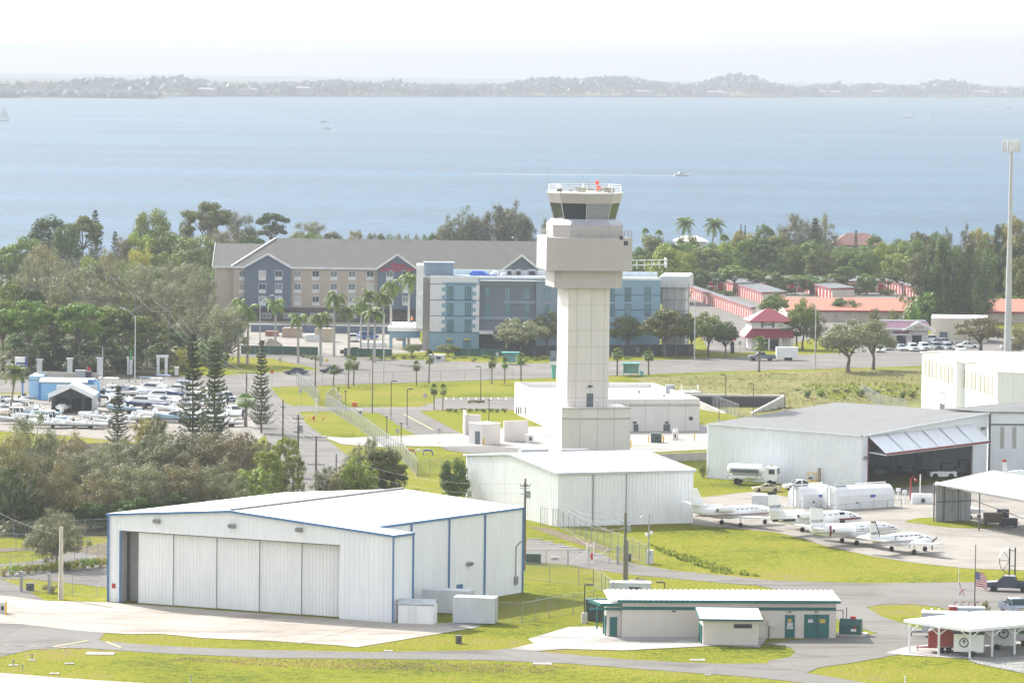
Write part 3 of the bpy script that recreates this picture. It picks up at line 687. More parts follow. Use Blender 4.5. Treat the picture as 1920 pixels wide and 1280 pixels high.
for dx,dy in ((-2.2,-2.4),(0,-2.4),(2.2,-2.4),(2.2,2.4),(-2.2,2.4)): b.tube(P+Vector((dx*.7,6+dy,hs_)),P+Vector((dx*.7,6+dy,hs_+1)),.04)
for z in (hs_+.5,hs_+1): b.path([P+Vector((dx*.7,6+dy,z)) for dx,dy in ((-2.2,2.4),(-2.2,-2.4),(2.2,-2.4),(2.2,2.4))],.03)
b.build('railing',WPAINT,tb)
# walled yard left of the tower building
def lowwall(name,label,a,bb,h,th_=.35,mat=CREAM,cat='wall',group=None):
    P,Q=G(*a),G(*bb);b=MB();b.wall(P,Q,0,h,th_);b.wall(P,Q,h,h+.12,th_+.12,.06)
    return solo(name,label,cat,b,mat,P,group)
hy=hgt(906,833,795)
lowwall('yard_wall','beige enclosure wall with open gate, left of the generator yard',(870,815),(900,816),hy)
lowwall('yard_wall','short beige end wall, furthest left of the generator yard',(868,806),(870,815.5),hy)
t=thing('yard_shed','small square beige block house in the generator yard','shed',G(921,834))
P,Q=G(904,834),G(938,832);b=MB();b.wall(P,Q,0,hy,3.4);b.build('wall',CREAM,t)
b=MB();b.wall(P,Q,hy,hy+.15,3.6,.1);b.build('roof',WHTROOF,t);b=MB();b.rect(P,Q,-.05,.1,0,2.2,-.6,1.2);b.build('door',GREYD,t)
lowwall('yard_wall','beige yard wall between block house and tower building',(945,828),(990,827),hy)
for px,py in ((909,834),(1104,846),(1178,838)):
    pass
# culvert with wing walls in the grass behind the tower building
t=thing('culvert','concrete drainage culvert with dark opening and sloping wing walls','culvert',G(1375,768))
a,c,d,e=G(1332,760),G(1362,772),G(1405,764),G(1425,755);zc=2.2
k0,k1=G(1345,766),G(1412,766)
b=MB();b.wall(k0+Vector((-6,5,0)),k1+Vector((6,5,0)),zc - .35,zc,.8);b.build('lintel',CONCW,t)
b=MB();b.wall(k0+Vector((-5,4.6,0)),k1+Vector((5,4.6,0)),0.05,zc - .35,.3);b.build('opening',SHAD,t)  # solid panel, the shade of the culvert mouth put into its colour
for p,q in ((k0+Vector((-6,5,0)),k0+Vector((1,-12,0))),(k1+Vector((6,5,0)),k1+Vector((-1,-12,0)))):
    b=MB();u=Vector((.25,0,0));b.add([p - u,p+u,q+u,q - u,p - u+Vector((0,0,zc)),p+u+Vector((0,0,zc)),q+u+Vector((0,0,.15)),q - u+Vector((0,0,.15))],[(3,2,1,0),(4,5,6,7),(0,1,5,4),(1,2,6,5),(2,3,7,6),(3,0,4,7)]);b.build('wing_wall',CONCW,t)
lowwall('retaining_wall','low pale retaining wall at the edge of the tower pad',(1217,866),(1325,862),1.1,.4,CONCW)
# ------------------------------------------------------------------ right-hand hangar with the open bifold door
P5,Q5,R5=G(1325,895),G(1614,919),G(1850,888)
e5=(zat(P5,795)+zat(Q5,818)) / 2;rz5=zat(R5,774.5);dpt=None
X0=G(1548,755,rz5);X0.z=0;S5=P5+(R5 - Q5)
t=thing('hangar','white ribbed hangar with grey roof and raised bifold door','hangar',Q5)
w=MB();w.ribs(P5,Q5,0,zat(P5,795),e5,.5,.1)
u5=(R5 - Q5).normalized();n5=Vector((u5.y,-u5.x,0));l5=(R5 - Q5).length
sd0=on(Q5,R5,1627,870)[0];sd1=on(Q5,R5,1822,860)[0];zdo=on(Q5,R5,1627,818)[1]
tz=lambda s: e5+(rz5 - e5)*s / l5
w.wall(Q5,Q5+u5*sd0,0,tz(0),.15);w.wall(Q5+u5*sd1,R5,0,tz(sd1),.15)
for s0,s1 in ((0,sd0),(sd0,sd1),(sd1,l5)):
    zl=zdo if s0 == sd0 else min(tz(s0),tz(s1)) - .01
    a,c=Q5+u5*s0,Q5+u5*s1
    w.add([(a.x,a.y,zl),(c.x,c.y,zl),(c.x,c.y,tz(s1)),(a.x,a.y,tz(s0))],[(0,1,2,3)])
w.ribs(S5,P5,0,rz5,zat(P5,795),.6);w.wall(R5,S5,0,rz5,.15)
w.build('wall',M('blue_white_metal',(.77,.79,.83),.45,.05,.35),t)
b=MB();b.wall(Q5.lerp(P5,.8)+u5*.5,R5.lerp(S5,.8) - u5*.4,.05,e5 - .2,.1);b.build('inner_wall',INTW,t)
gy=M('shingle_grey',(.14,.139,.136),.85,.1,.5,bump=.3)
r=MB();r.slab([up(P5 - u5*.2,zat(P5,795)),up(Q5+n5*.3 - u5*.2,e5),up(R5+n5*.3,rz5),up(S5,rz5)],.12);r.build('roof',gy,t)
b=MB();b.bar(up(Q5+n5*.35 - u5*.2,e5 - .12),up(R5+n5*.35,rz5 - .12),.1,.3);b.bar(up(P5 - u5*.25,zat(P5,795) - .1),up(Q5 - u5*.25,e5 - .1),.1,.22);b.build('fascia',M('fascia_white',(.7,.72,.76),.5),t)
# bifold door, half open: upper leaf slopes out, lower leaf folds back under it
zf=on(Q5+n5*3.2,R5+n5*3.2,1860,826)[1];zb_=on(Q5,R5,1627,847)[1]
a0,a1=Q5+u5*sd0,Q5+u5*sd1
b=MB();b.slab([(a0+n5*.12+Vector((0,0,zdo))),a0+n5*3.2+Vector((0,0,zf)),a1+n5*3.2+Vector((0,0,zf)),a1+n5*.12+Vector((0,0,zdo))][::-1],.12)
d1=b.build('upper_leaf',M('door_leaf',(.72,.74,.77),.45,.06),t)
b=MB()
for k in range(1,6):
    c=a0.lerp(a1,k / 6);b.bar(c+n5*.2+Vector((0,0,zdo+.08)),c+n5*3.1+Vector((0,0,zf+.08)),.32,.06)
b.build('leaf_rib',M('rib_grey',(.44,.47,.52),.5),d1)
bpy.data.objects[-1] if False else None
b=MB();b.slab([a0+n5*3.2+Vector((0,0,zf - .25)),a0+n5*.2+Vector((0,0,zb_)),a1+n5*.2+Vector((0,0,zb_)),a1+n5*3.2+Vector((0,0,zf - .25))],.12);b.build('lower_leaf',M('door_leaf',(0,0,0)),t)
b=MB();b.bar(a0+n5*3.3+Vector((0,0,zf - .1)),a1+n5*3.3+Vector((0,0,zf - .1)),.14,.3);b.bar(a0+n5*.05+Vector((0,0,0)),a0+n5*.05+Vector((0,0,zdo)),.14,.14);b.bar(a1+n5*.05,a1+n5*.05+Vector((0,0,zdo)),.14,.14);b.build('door_edge',M('maroon_trim',(.22,.03,.04),.5),t)
s,z=on(Q5,R5,1841,803);flood(t,Q5+u5*s+Vector((0,0,z)),n5)
s,z=on(Q5,R5,1621,858);flood(t,Q5+u5*s+Vector((0,0,z)),n5)
# adjoining hangar to the right
T5=R5+Vector((16,1.5,0));uT=(T5 - R5).normalized();nT=Vector((uT.y,-uT.x,0));zT=zat(R5,773)
t=thing('hangar','white hangar with closed door panels adjoining the bifold hangar','hangar',R5+uT*.5)
b=MB();b.wall(R5+uT*.3,T5,0,zT,14,0);b.build('wall',M('blue_white_metal',(0,0,0)),t)
for k in range(3):
    b=MB();b.rect(R5,T5,.8+k*4.9,5.55+k*4.9,.05,zT - 1.9,.08,.1);dd=b.build('door_panel',M('door_leaf',(0,0,0)),t)
    for q in (1.2,3.1):
        b=MB();b.rect(R5,T5,.8+k*4.9+q,1.45+k*4.9+q,zT - 5.6,zT - 2.2,.1,.05);b.build('window_strip',M('fibreglass_pane',(.42,.41,.38),.4),t)
b=MB();b.rect(R5,T5,.5,16,zT - 1.95,zT - 1.75,.2,.2);b.rect(R5,T5,.15,.5,0,zT,.1,.2);b.build('door_track',GREYD,t)
b=MB();b.slab([up(R5 - u5*.1+nT*.3,zT),up(T5+nT*.3,zT),up(T5 - nT*15+uT*8,zT+2.2),up(G(1772,770,zT),zT+.2)],.15);b.build('roof',gy,t)
# ------------------------------------------------------------------ tall white gabled hangars, upper right
def gable_hangar(label,pL,pR,yL,yRg,xRg,yR,ext,door=None,wins=(),yw=None):
    P,Q=G(*pL),G(*pR);t=thing('hangar',label,'hangar',P)
    hl,hr_=zat(P,yL),zat(Q,yR);s=on(P,Q,xRg,700)[0];u=(Q - P).normalized();rp=P+u*s;hg=zat(rp,yRg);n=Vector((-u.y,u.x,0))
    n=Vector((.985,-.1,0));E=n*ext
    w=MB();w.ribs(P,rp,0,hl,hg,.9,.05);w.ribs(rp,Q,0,hg,hr_,.9,.05);w.ribs(Q,Q+E,0,hr_,hr_,.9,.05);w.wall(Q+E,P+E,0,hl,.2);w.wall(P+E,P,0,hl,.2);w.build('wall',WHT,t)
    r=MB();r.slab([up(P - u*.2 - n*.3,hl),up(rp - n*.3,hg),up(rp+E,hg),up(P+E,hl)][::-1],.12);r.slab([up(rp - n*.3,hg),up(Q+u*.2 - n*.3,hr_),up(Q+E,hr_),up(rp+E,hg)][::-1],.12);r.build('roof',WHTROOF,t)
    for (x0,y0,x1,y1) in wins:
        s0,z1=on(P,Q,x0,y0);s1,z0=on(P,Q,x1,y1);b=MB();b.rect(P,Q,s0,s1,z0,z1,.1,.06);b.build('window_strip',M('fibreglass_cream',(.40,.37,.26),.4),t)
    if door:
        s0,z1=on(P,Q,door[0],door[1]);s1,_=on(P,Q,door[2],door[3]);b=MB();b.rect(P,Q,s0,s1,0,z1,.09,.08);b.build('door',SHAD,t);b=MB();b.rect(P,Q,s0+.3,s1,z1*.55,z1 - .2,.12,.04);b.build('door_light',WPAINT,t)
    return t
z4=lambda x,y: (1640+x / 6.4,580+y / 6.4)
wa=[z4(x,y)+z4(x+14,y+215) for x,y in ((603,585),(645,598),(688,608),(731,625),(788,640),(834,655),(878,668),(920,680))]
gable_hangar('tall white gabled hangar with row of eight slit windows, furthest left',(1727,766),(1792,792),661,658,1761,678.5,70,z4(790,985)+z4(842,1190),wa)
wb=[z4(x,y)+z4(x+14,y+220) for x,y in ((1068,713),(1113,730),(1157,740),(1203,752),(1264,766),(1312,783),(1357,795),(1406,812))]
gable_hangar('tall white gabled hangar, front one behind the grey roofs',(1801,790),(1869,818),681.5,678.5,1834,698.5,60,None,wb)
# ------------------------------------------------------------------ open aircraft shade at the right edge
t=thing('plane_shelter','open-sided aircraft shade with pale grey roof and corrugated side wall','shelter',G(1754,978))
P6=G(1754,978);h6=zat(P6,906);pk=G(1862,881,h6+1.6);f1=G(1925,938,h6);f2=pk+(f1 - G(1752,906,h6))
b=MB();b.slab([G(1750,906,h6),f1,f2,pk],.15);b.build('roof',M('pale_tin',(.27,.27,.265),.6,.08,.4,bump=.2),t)
b=MB();q=V2(pk);dq=(q - P6)*.62;b.ribs(P6,P6+dq,0,h6 - .1,h6+.9,.5,.06);b.ribs(P6+dq,P6,0,h6+.9,h6 - .1,.5,.06);b.build('side_wall',M('bare_tin',(.38,.385,.39),.5,.15,.5),t)
fd=(f1 - G(1752,906,h6)).normalized();b=MB()
L6=(f1 - G(1752,906,h6)).length
for s0,s1 in ((.4,L6*.24),(L6*.33,L6*.98)): b.bar(G(1752,906,h6 - .35)+fd*s0,G(1752,906,h6 - .35)+fd*s1,.1,.6)
b.build('fascia_board',WPAINT,t)
b=MB()
for f in (0,.5,1): p=V2(G(1752,906,h6))+V2(fd)*L6*f;b.tube(p,p+Vector((0,0,h6)),.1,.1,6)
for f in (.2,.62): p=P6+dq*f;b.tube(p+Vector((.15,-.1,0)),p+Vector((.15,-.1,h6)),.08)
b.bar(P6+Vector((.1,-.1,h6*.52)),P6+dq+Vector((.1,-.1,h6*.52)),.1,.12);b.bar(P6+dq+Vector((.1,-.1,h6*.55)),V2(f1)+Vector((0,2,h6*.5)),.08,.08)
b.build('post',GREYD,t)
# ------------------------------------------------------------------ beige generator building with teal trim
P7,Q7=G(1166,1194.5),G(1567,1196);u7=(Q7 - P7).normalized();n7=Vector((u7.y,-u7.x,0));l7=(Q7 - P7).length
h7=hgt(1566,1196,1128);d7=6.0;h7b=h7+.15
t=thing('utility_building','long low cream building with white roof and teal bands','building',P7)
BLOCK=M('cream_block',(.62,.57,.50),.8,.05,1.2,bump=.1)
b=MB();b.prism([P7,Q7,Q7 - n7*d7,P7 - n7*d7],0,h7);b.build('wall',BLOCK,t)
b=MB();nr=44;L8=l7+1.9
for k in range(nr):
    a=P7 - u7*1.5+n7*.5+u7*(L8*k / nr);c=a+u7*(L8 / nr)*.62;e=a+u7*(L8 / nr)
    for p,q,z in ((a,c,0),(c,e,.11)):
        b.slab([up(p,h7+z),up(q,h7+z),up(q - n7*(d7+1.2),h7b+.2+z),up(p - n7*(d7+1.2),h7b+.2+z)],.1+z)
b.build('roof',WHTROOF,t)
b=MB();b.bar(P7 - u7*.6+n7*.55+Vector((0,0,h7+.05)),Q7+u7*.4+n7*.55+Vector((0,0,h7+.05)),.12,.32)
b.rect(P7,Q7,0.02,l7 - .02,h7 - .95,h7 - .6,.06,.06);b.bar(Q7+u7*.35+n7*.5+Vector((0,0,h7+.05)),Q7+u7*.35 - n7*(d7+.5)+Vector((0,0,h7+.15)),.12,.32)
b.build('teal_band',TEAL,t)
# porch at the left end
pp=[P7 - u7*.1+n7*.35,P7 - u7*2.4+n7*.35,P7 - u7*3.4 - n7*3.5,P7 - n7*4]
b=MB();b.slab([up(p,h7 - .45) for p in pp][::-1],.16);b.build('porch_roof',WHTROOF,t)
b=MB()
for i in range(3): b.bar(up(pp[i],h7 - .5),up(pp[i+1],h7 - .5),.12,.34)
b.bar(up(P7 - u7*3.6+n7*.0,h7 - 1.0),up(P7,h7 - 1.0),.2,.25)
for px,pyb in ((1119,1179),(1131.5,1188)): q=G(px,pyb);b.tube(q,q+Vector((0,0,h7 - .5)),.09,.09,6)
b.build('porch_frame',TEAL,t)
def on7(name,x0,y0,x1,y1,mat,off=.05,floor=False,par=None,P=P7,Q=Q7):
    s0,z1=on(P,Q,x0,y0);s1,z0=on(P,Q,x1,y1);b=MB();b.rect(P,Q,s0,s1,.04 if floor else z0,z1,off,.1);return b.build(name,mat,par or t)
on7('door',1472,1152,1490,1193,TEAL,floor=True);on7('double_door',1508,1151,1554,1191,TEAL,floor=True)
on7('door_seam',1530.6,1151,1531.4,1191,DARKM,.06,floor=True)
NOT=M('notice_white',(.8,.8,.8),.5)
for x0,y0,x1,y1,m in ((1476,1166,1486,1172,NOT),(1475,1173,1487,1178,NOT),(1477,1160,1484,1164,YEL),(1515,1160,1524,1166,NOT),(1537,1160,1547,1167,YEL)): on7('notice',x0,y0,x1,y1,m,.08)
REDP=M('print_red',(.5,.03,.03));BLKT=M('print_black',(.03,.03,.03))
for px,py,body,sz,m in ((1519.5,1161.5,'DANGER',.13,REDP),(1542,1163.3,'CAUTION',.12,BLKT),(1481,1168.5,'DANGER',.14,REDP),(1481,1175,'NO ENTRY',.12,BLKT)):
    s,z=on(P7,Q7,px,py);text(body,sz,m,t,P7+u7*s+n7*.1+Vector((0,0,z)),n7)
on7('electric_box',1440,1161,1452,1172,CREAM,.4);on7('conduit',1440.8,1172,1442.2,1194,DARKM,.2);on7('window',1423,1152,1433,1172,M('blind_cream',(.6,.55,.38)),.05)
for x in (1480,1530): on7('door_lamp',x - 3,1145,x+3,1147,DARKM,.3)
on7('door_lamp',1260,1143.5,1266,1146,DARKM,.3)
b=MB();Lw=[P7 - n7*5.0 - u7*1.0,P7 - u7*1.0 - n7*.4]
b.prism([P7 - n7*.6 - u7*.02,P7 - n7*.6 - u7*1.6,P7 - n7*4.4 - u7*1.6,P7 - n7*4.4 - u7*.02],0,h7 - .6);b.build('entrance_wall',BLOCK,t)
b=MB();b.prism([P7 - n7*1.2 - u7*1.63,P7 - n7*1.2 - u7*1.75,P7 - n7*2.2 - u7*1.75,P7 - n7*2.2 - u7*1.63],0.02,2.2);b.build('door',TEAL,t)
b=MB();b.prism([P7 - n7*.58 - u7*.5,P7 - n7*.58 - u7*1.3,P7 - n7*.5 - u7*1.3,P7 - n7*.5 - u7*.5],0.02,2.2);b.build('door',TEAL,t)
# lean-to in front
P9,Q9=G(1318,1208.5),G(1422,1209.5);u9=(Q9 - P9).normalized();n9=Vector((u9.y,-u9.x,0));h9=zat(Q9,1162)
t=thing('lean_to','cream lean-to store with white sloping roof before the teal-banded building','lean-to',P9)
b=MB();W9=4.4;lf=(G(1302,1198) - P9)
lf=-n9*max(3.2,lf.length*.8) - u9*.2
b.prism([P9,Q9,Q9+lf,P9+lf],0,h9);b.build('wall',BLOCK,t)
b=MB();b.slab([up(P9 - u9*.4+n9*.4,h9+.0),up(Q9+u9*.4+n9*.4,h9),up(Q9+u9*.4+lf,h9+.75),up(P9 - u9*.4+lf,h9+.75)],.12);b.build('roof',WHTROOF,t)
b=MB();b.bar(up(P9 - u9*.42+n9*.44,h9 - .08),up(Q9+u9*.42+n9*.44,h9 - .08),.1,.22);b.bar(up(P9 - u9*.44+n9*.44,h9 - .08),up(P9 - u9*.44+lf,h9+.67),.1,.22);b.build('trim',TEAL,t)
on7('louvre',1376,1169,1410,1177,DARKM,.04,P=P9,Q=Q9)
b=MB()
for f0,f1 in ((.15,.4),(.6,.85)):
    a,c=P9+lf*f0 - u9*.05,P9+lf*f1 - u9*.05;b.prism([a,c,c - u9*.08,a - u9*.08],.02,2.1)
b.build('door',TEAL,t)
# ------------------------------------------------------------------ white trailer canopy at the lower right
t=thing('carport','white flat-roofed open carport sheltering trailers','carport',G(1818,1234))
pc=[(1705,1223),(1760,1228),(1818,1234.5),(1860,1231),(1902,1227),(1746,1190)]
zc=hgt(1705,1223,1171)
rl,rbk,rf_=G(1694,1166,zc),G(1836,1149.5,zc),G(1818,1184,zc);rr=rbk+(rf_ - rl)
rr=G(1990,1168,zc)
b=MB();b.slab([rl+Vector((0,0,.3)),rf_+Vector((0,0,.3)),rr+Vector((0,0,.3)),rbk+Vector((40,3,.3)),rbk+Vector((0,0,.3))],.32);b.build('roof',WHTROOF,t)
for px,py in pc:
    q=G(px,py);b=MB();b.box(q+Vector((0,0,zc / 2)),(.22,.22,zc))
    for dx in (-.9,.9): b.bar(q+Vector((0,0,zc - .8)),q+Vector((dx,0,zc - .05)),.12,.12)
    b.build('post',WPAINT,t)
# ================================================================== VEGETATION (kinds built once, then copied)
F_OLIVE=MF('foliage_olive',(0.085,0.11,0.02),(0.2,0.215,0.04));F_GREEN=MF('foliage_green',(0.065,0.115,0.016),(0.17,0.225,0.032))
F_DARK=MF('foliage_dark',(0.04,0.075,0.014),(0.105,0.15,0.028));F_BRIGHT=MF('foliage_bright',(0.14,0.2,0.02),(0.29,0.33,0.045))
F_GREY=MF('foliage_grey',(0.125,0.135,0.06),(0.235,0.235,0.115),.3);F_BROWN=MF('foliage_brown',(0.14,0.125,0.05),(0.255,0.215,0.095),.3)
F_YEL=MF('foliage_yellow',(0.21,0.19,0.02),(0.36,0.31,0.055));F_PINE=MF('foliage_pine',(0.045,0.07,0.02),(0.115,0.145,0.035),.25)
F_CAS=MF('foliage_casuarina',(0.075,0.09,0.035),(0.18,0.18,0.07),.25);F_PALM=MF('foliage_palm',(0.065,0.115,0.018),(0.19,0.24,0.045),.3)
BARK=M('bark',(.17,.13,.10),.9,.25,3,bump=.4);BARKG=M('bark_grey',(.27,.25,.22),.9,.2,3,bump=.3);PTRUNK=M('palm_trunk',(.42,.40,.36),.85,.15,4);CSHAFT=M('palm_crownshaft',(.13,.2,.05),.5);PBRN=M('palm_trunk_brown',(.22,.18,.14),.9,.2,5,bump=.4)
class LF:
    """leaf cloud: many small four-cornered leaf sprays collected for one crown mesh"""
    def __init__(s,seed): s.r=np.random.default_rng(seed);s.P=[];s.N=[];s.S=[]
    def clump(s,c,rad,n,size,shell=.5,up=.3):
        """n sprays in an ellipsoid round c, denser towards its skin, facing outwards"""
        r=s.r;d=r.normal(size=(n,3));d /= np.linalg.norm(d,axis=1)[:,None]
        q=(shell+(1 - shell)*r.random(n))[:,None]*d*np.array(rad)
        nn=d*1.3+r.normal(size=(n,3))*.42;nn[:,2] += up
        s.P.append(q+np.array(c));s.N.append(nn);s.S.append(size*(.6+.8*r.random(n)))
    def build(s,name,mat,parent,ratio=.6,droop=None):
        P=np.vstack(s.P);N=np.vstack(s.N);Z=np.concatenate(s.S);N /= np.linalg.norm(N,axis=1)[:,None];n=len(P)
        a=s.r.normal(size=(n,3));
        if droop is not None: a=a*.35+np.array(droop)
        T=a - (a*N).sum(1)[:,None]*N;T /= np.linalg.norm(T,axis=1)[:,None];B=np.cross(N,T)
        T*=Z[:,None]*.5;B*=Z[:,None]*.5*ratio
        j=lambda: (.75+.5*s.r.random(n))[:,None]
        V=np.stack([P - T*j(),P - B*j(),P+T*j(),P+B*j()],1).reshape(-1,3)
        me=bpy.data.meshes.new(name);me.vertices.add(4*n);me.vertices.foreach_set('co',V.astype(np.float32).ravel())
        me.loops.add(4*n);me.loops.foreach_set('vertex_index',np.arange(4*n,dtype=np.int32))
        me.polygons.add(n);me.polygons.foreach_set('loop_start',np.arange(0,4*n,4,dtype=np.int32))
        me.materials.append(mat);me.update(calc_edges=True);me.validate()
        o=bpy.data.objects.new(name,me);S.collection.objects.link(o);o.parent=parent;return o
def limbs(b,r,top,targets,rt,tw=.35):
    """tapered trunk to `top`, then bent limbs out to the given crown points"""
    t=Vector(top);k=4;pts=[Vector((tw*r.uniform(-1,1)*(i > 0)*.4,tw*r.uniform(-1,1)*(i > 0)*.4,0))+Vector((t.x,t.y,0))*(i / k) ** 1.5+Vector((0,0,t.z*i / k)) for i in range(k+1)]
    pts[-1]=t
    for i in range(k): b.tube(pts[i],pts[i+1],rt*(1.15 - .12*i)*(1.25 if i == 0 else 1),rt*(1.15 - .12*(i+1)),7)
    for c in targets:
        c=Vector(c);m=t.lerp(c,.5)+Vector((r.uniform(-.4,.4),r.uniform(-.4,.4),r.uniform(.0,.6)))
        b.tube(t - Vector((0,0,.3)),m,rt*.5,rt*.3,5);b.tube(m,c,rt*.3,rt*.08,5)
def tree_proto(name,seed,kind,mat,bark=BARK):
    """a tree about 10 m tall and 10 m across; scaled when placed"""
    r=random.Random(seed);L=LF(seed);t=proto(thing(name,None,'tree',(0,0,0)));tb=MB();C=[]
    if kind in ('round','oak'):
        lo,cz,hz_=(-.35,5.6,3.7) if kind == 'oak' else (-.8,4.9,4.4)
        for k in range(46 if kind == 'oak' else 58):
            a=r.uniform(0,6.28);el=math.asin(r.uniform(lo,1));q=r.uniform(.62,.95)
            C.append((4.2*q*math.cos(a)*math.cos(el),4.2*q*math.sin(a)*math.cos(el),cz+hz_*q*math.sin(el),r.uniform(.75,1.5)))
        for c in C: L.clump(c[:3],(c[3],c[3],c[3]*.75),int(100*c[3]),.36,.55)
        L.clump((0,0,cz - .2),(3.1,3.1,2.7),300,.6,.2)
        limbs(tb,r,(r.uniform(-.3,.3),r.uniform(-.3,.3),2.9),[c[:3] for c in C[::6]],.3)
    elif kind == 'umbrella':       # open crown in flat tiers on forked limbs
        for k in range(42):
            a=r.uniform(0,6.28);q=r.random() ** .5*4.3;z=8.9 - .075*q*q - r.choice([0,0,.5,1.2,2.2])+r.uniform(-.3,.3)
            C.append((q*math.cos(a),q*math.sin(a),z,r.uniform(.7,1.35)))
        for c in C: L.clump(c[:3],(c[3]*1.25,c[3]*1.25,c[3]*.5),int(120*c[3]),.42,.4,.6)
        limbs(tb,r,(.3,0,4.2),[c[:3] for c in C[::3]],.27)
    elif kind == 'brush':          # fine-twigged winter crown, see-through
        for k in range(72):
            a=r.uniform(0,6.28);el=math.asin(r.uniform(-.85,1));q=r.uniform(.5,1)
            C.append((4.5*q*math.cos(a)*math.cos(el),4.5*q*math.sin(a)*math.cos(el),4.9+4.5*q*math.sin(el),r.uniform(.6,1.25)))
        for c in C: L.clump(c[:3],(c[3],)*3,int(165*c[3]),.245,.25,.5)
        L.clump((0,0,4.7),(3.2,3.2,3.0),350,.5,.2,.4)
        limbs(tb,r,(r.uniform(-.4,.4),0,2.2),[c[:3] for c in C[::2]],.22)
        for c in C[::2]:
            for j in range(3): d=Vector((r.gauss(0,.5),r.gauss(0,.5),r.uniform(.3,1.3)));tb.tube(c[:3],Vector(c[:3])+d,.03,.008,4)
    elif kind == 'casuarina':      # tall ragged plumes
        for k in range(10):
            a=r.uniform(0,6.28);q=r.uniform(0,1.6);x,y=q*math.cos(a),q*math.sin(a);H=10 - q*1.3 - r.uniform(0,2.2)
            n=int(H*1.5)
            for i in range(n):
                z=1.4+(H - 1.4)*i / n;w=1.15*(1 - (z / 10.6) ** 2.2)+.25;s=1+.25*z / 10
                c=(x*s+r.gauss(0,w*.5),y*s+r.gauss(0,w*.5),z)
                L.clump(c,(.55*w+.2,.55*w+.2,.8),62,.36,.3,.3)
            tb.tube((x*.3,y*.3,0),(x*.7,y*.7,4),.16,.12,5);tb.tube((x*.7,y*.7,4),(x*1.2,y*1.2,H - .5),.12,.02,5)
    elif kind == 'pinetuft':       # needle tufts, bright on top
        for k in range(70):
            z=2.6+7.2*r.random();w=3.6*(1 - ((z - 2) / 8.6) ** 2) ** .5+.3;a=r.uniform(0,6.28);q=w*r.uniform(.45,1)
            C.append((q*math.cos(a),q*math.sin(a),z))
        for c in C: L.clump(c,(.75,.75,.55),60,.5,.3,.8)
        limbs(tb,r,(.2,0,8.5),[],.22)
        for c in C[::3]: tb.tube((.1,0,c[2] - .7),c,.07,.03,4)
    tb.build('trunk',bark,t);L.build('crown',mat,t,{'brush': .5,'pinetuft': .3,'casuarina': .28}.get(kind,.65),(0,0,-1.0) if kind == 'casuarina' else ((0,0,.8) if kind == 'pinetuft' else None))
    return t
def norfolk_proto(seed):
    """Norfolk pine, 20 m: straight trunk, tiers of upturned branches with brushy ends"""
    r=random.Random(seed);L=LF(seed);t=proto(thing('norfolk_pine',None,'tree',(0,0,0)));tb=MB()
    tb.tube((0,0,0),(.1,0,20),.26,.03,7);z=2.2
    while z < 19.6:
        w=3.7*(1 - z / 20.6) ** .72*r.uniform(.85,1.1);n=7;a0=r.uniform(0,6.28)
        for k in range(n):
            if r.random() < .2: continue
            a=a0+6.283*k / n+r.uniform(-.2,.2);l=w*r.uniform(.62,1.12);d=Vector((math.cos(a),math.sin(a),0))
            p=lambda f: d*l*f+Vector((.005*z,0,z - .25*l*f*(1 - f)*2+.16*l*f*f))
            tb.tube(p(0),p(1),.045,.015,4)
            for i in range(6):
                f=.25+.75*i / 5;q=p(f);L.clump((q.x,q.y,q.z+.08),(.38 - .02*i,.38 - .02*i,.24),16,.34,.2,.6)
        z += .45+.42*r.random()
    tb.build('trunk',BARK,t);L.build('crown',F_PINE,t,.35,(0,0,.6));return t
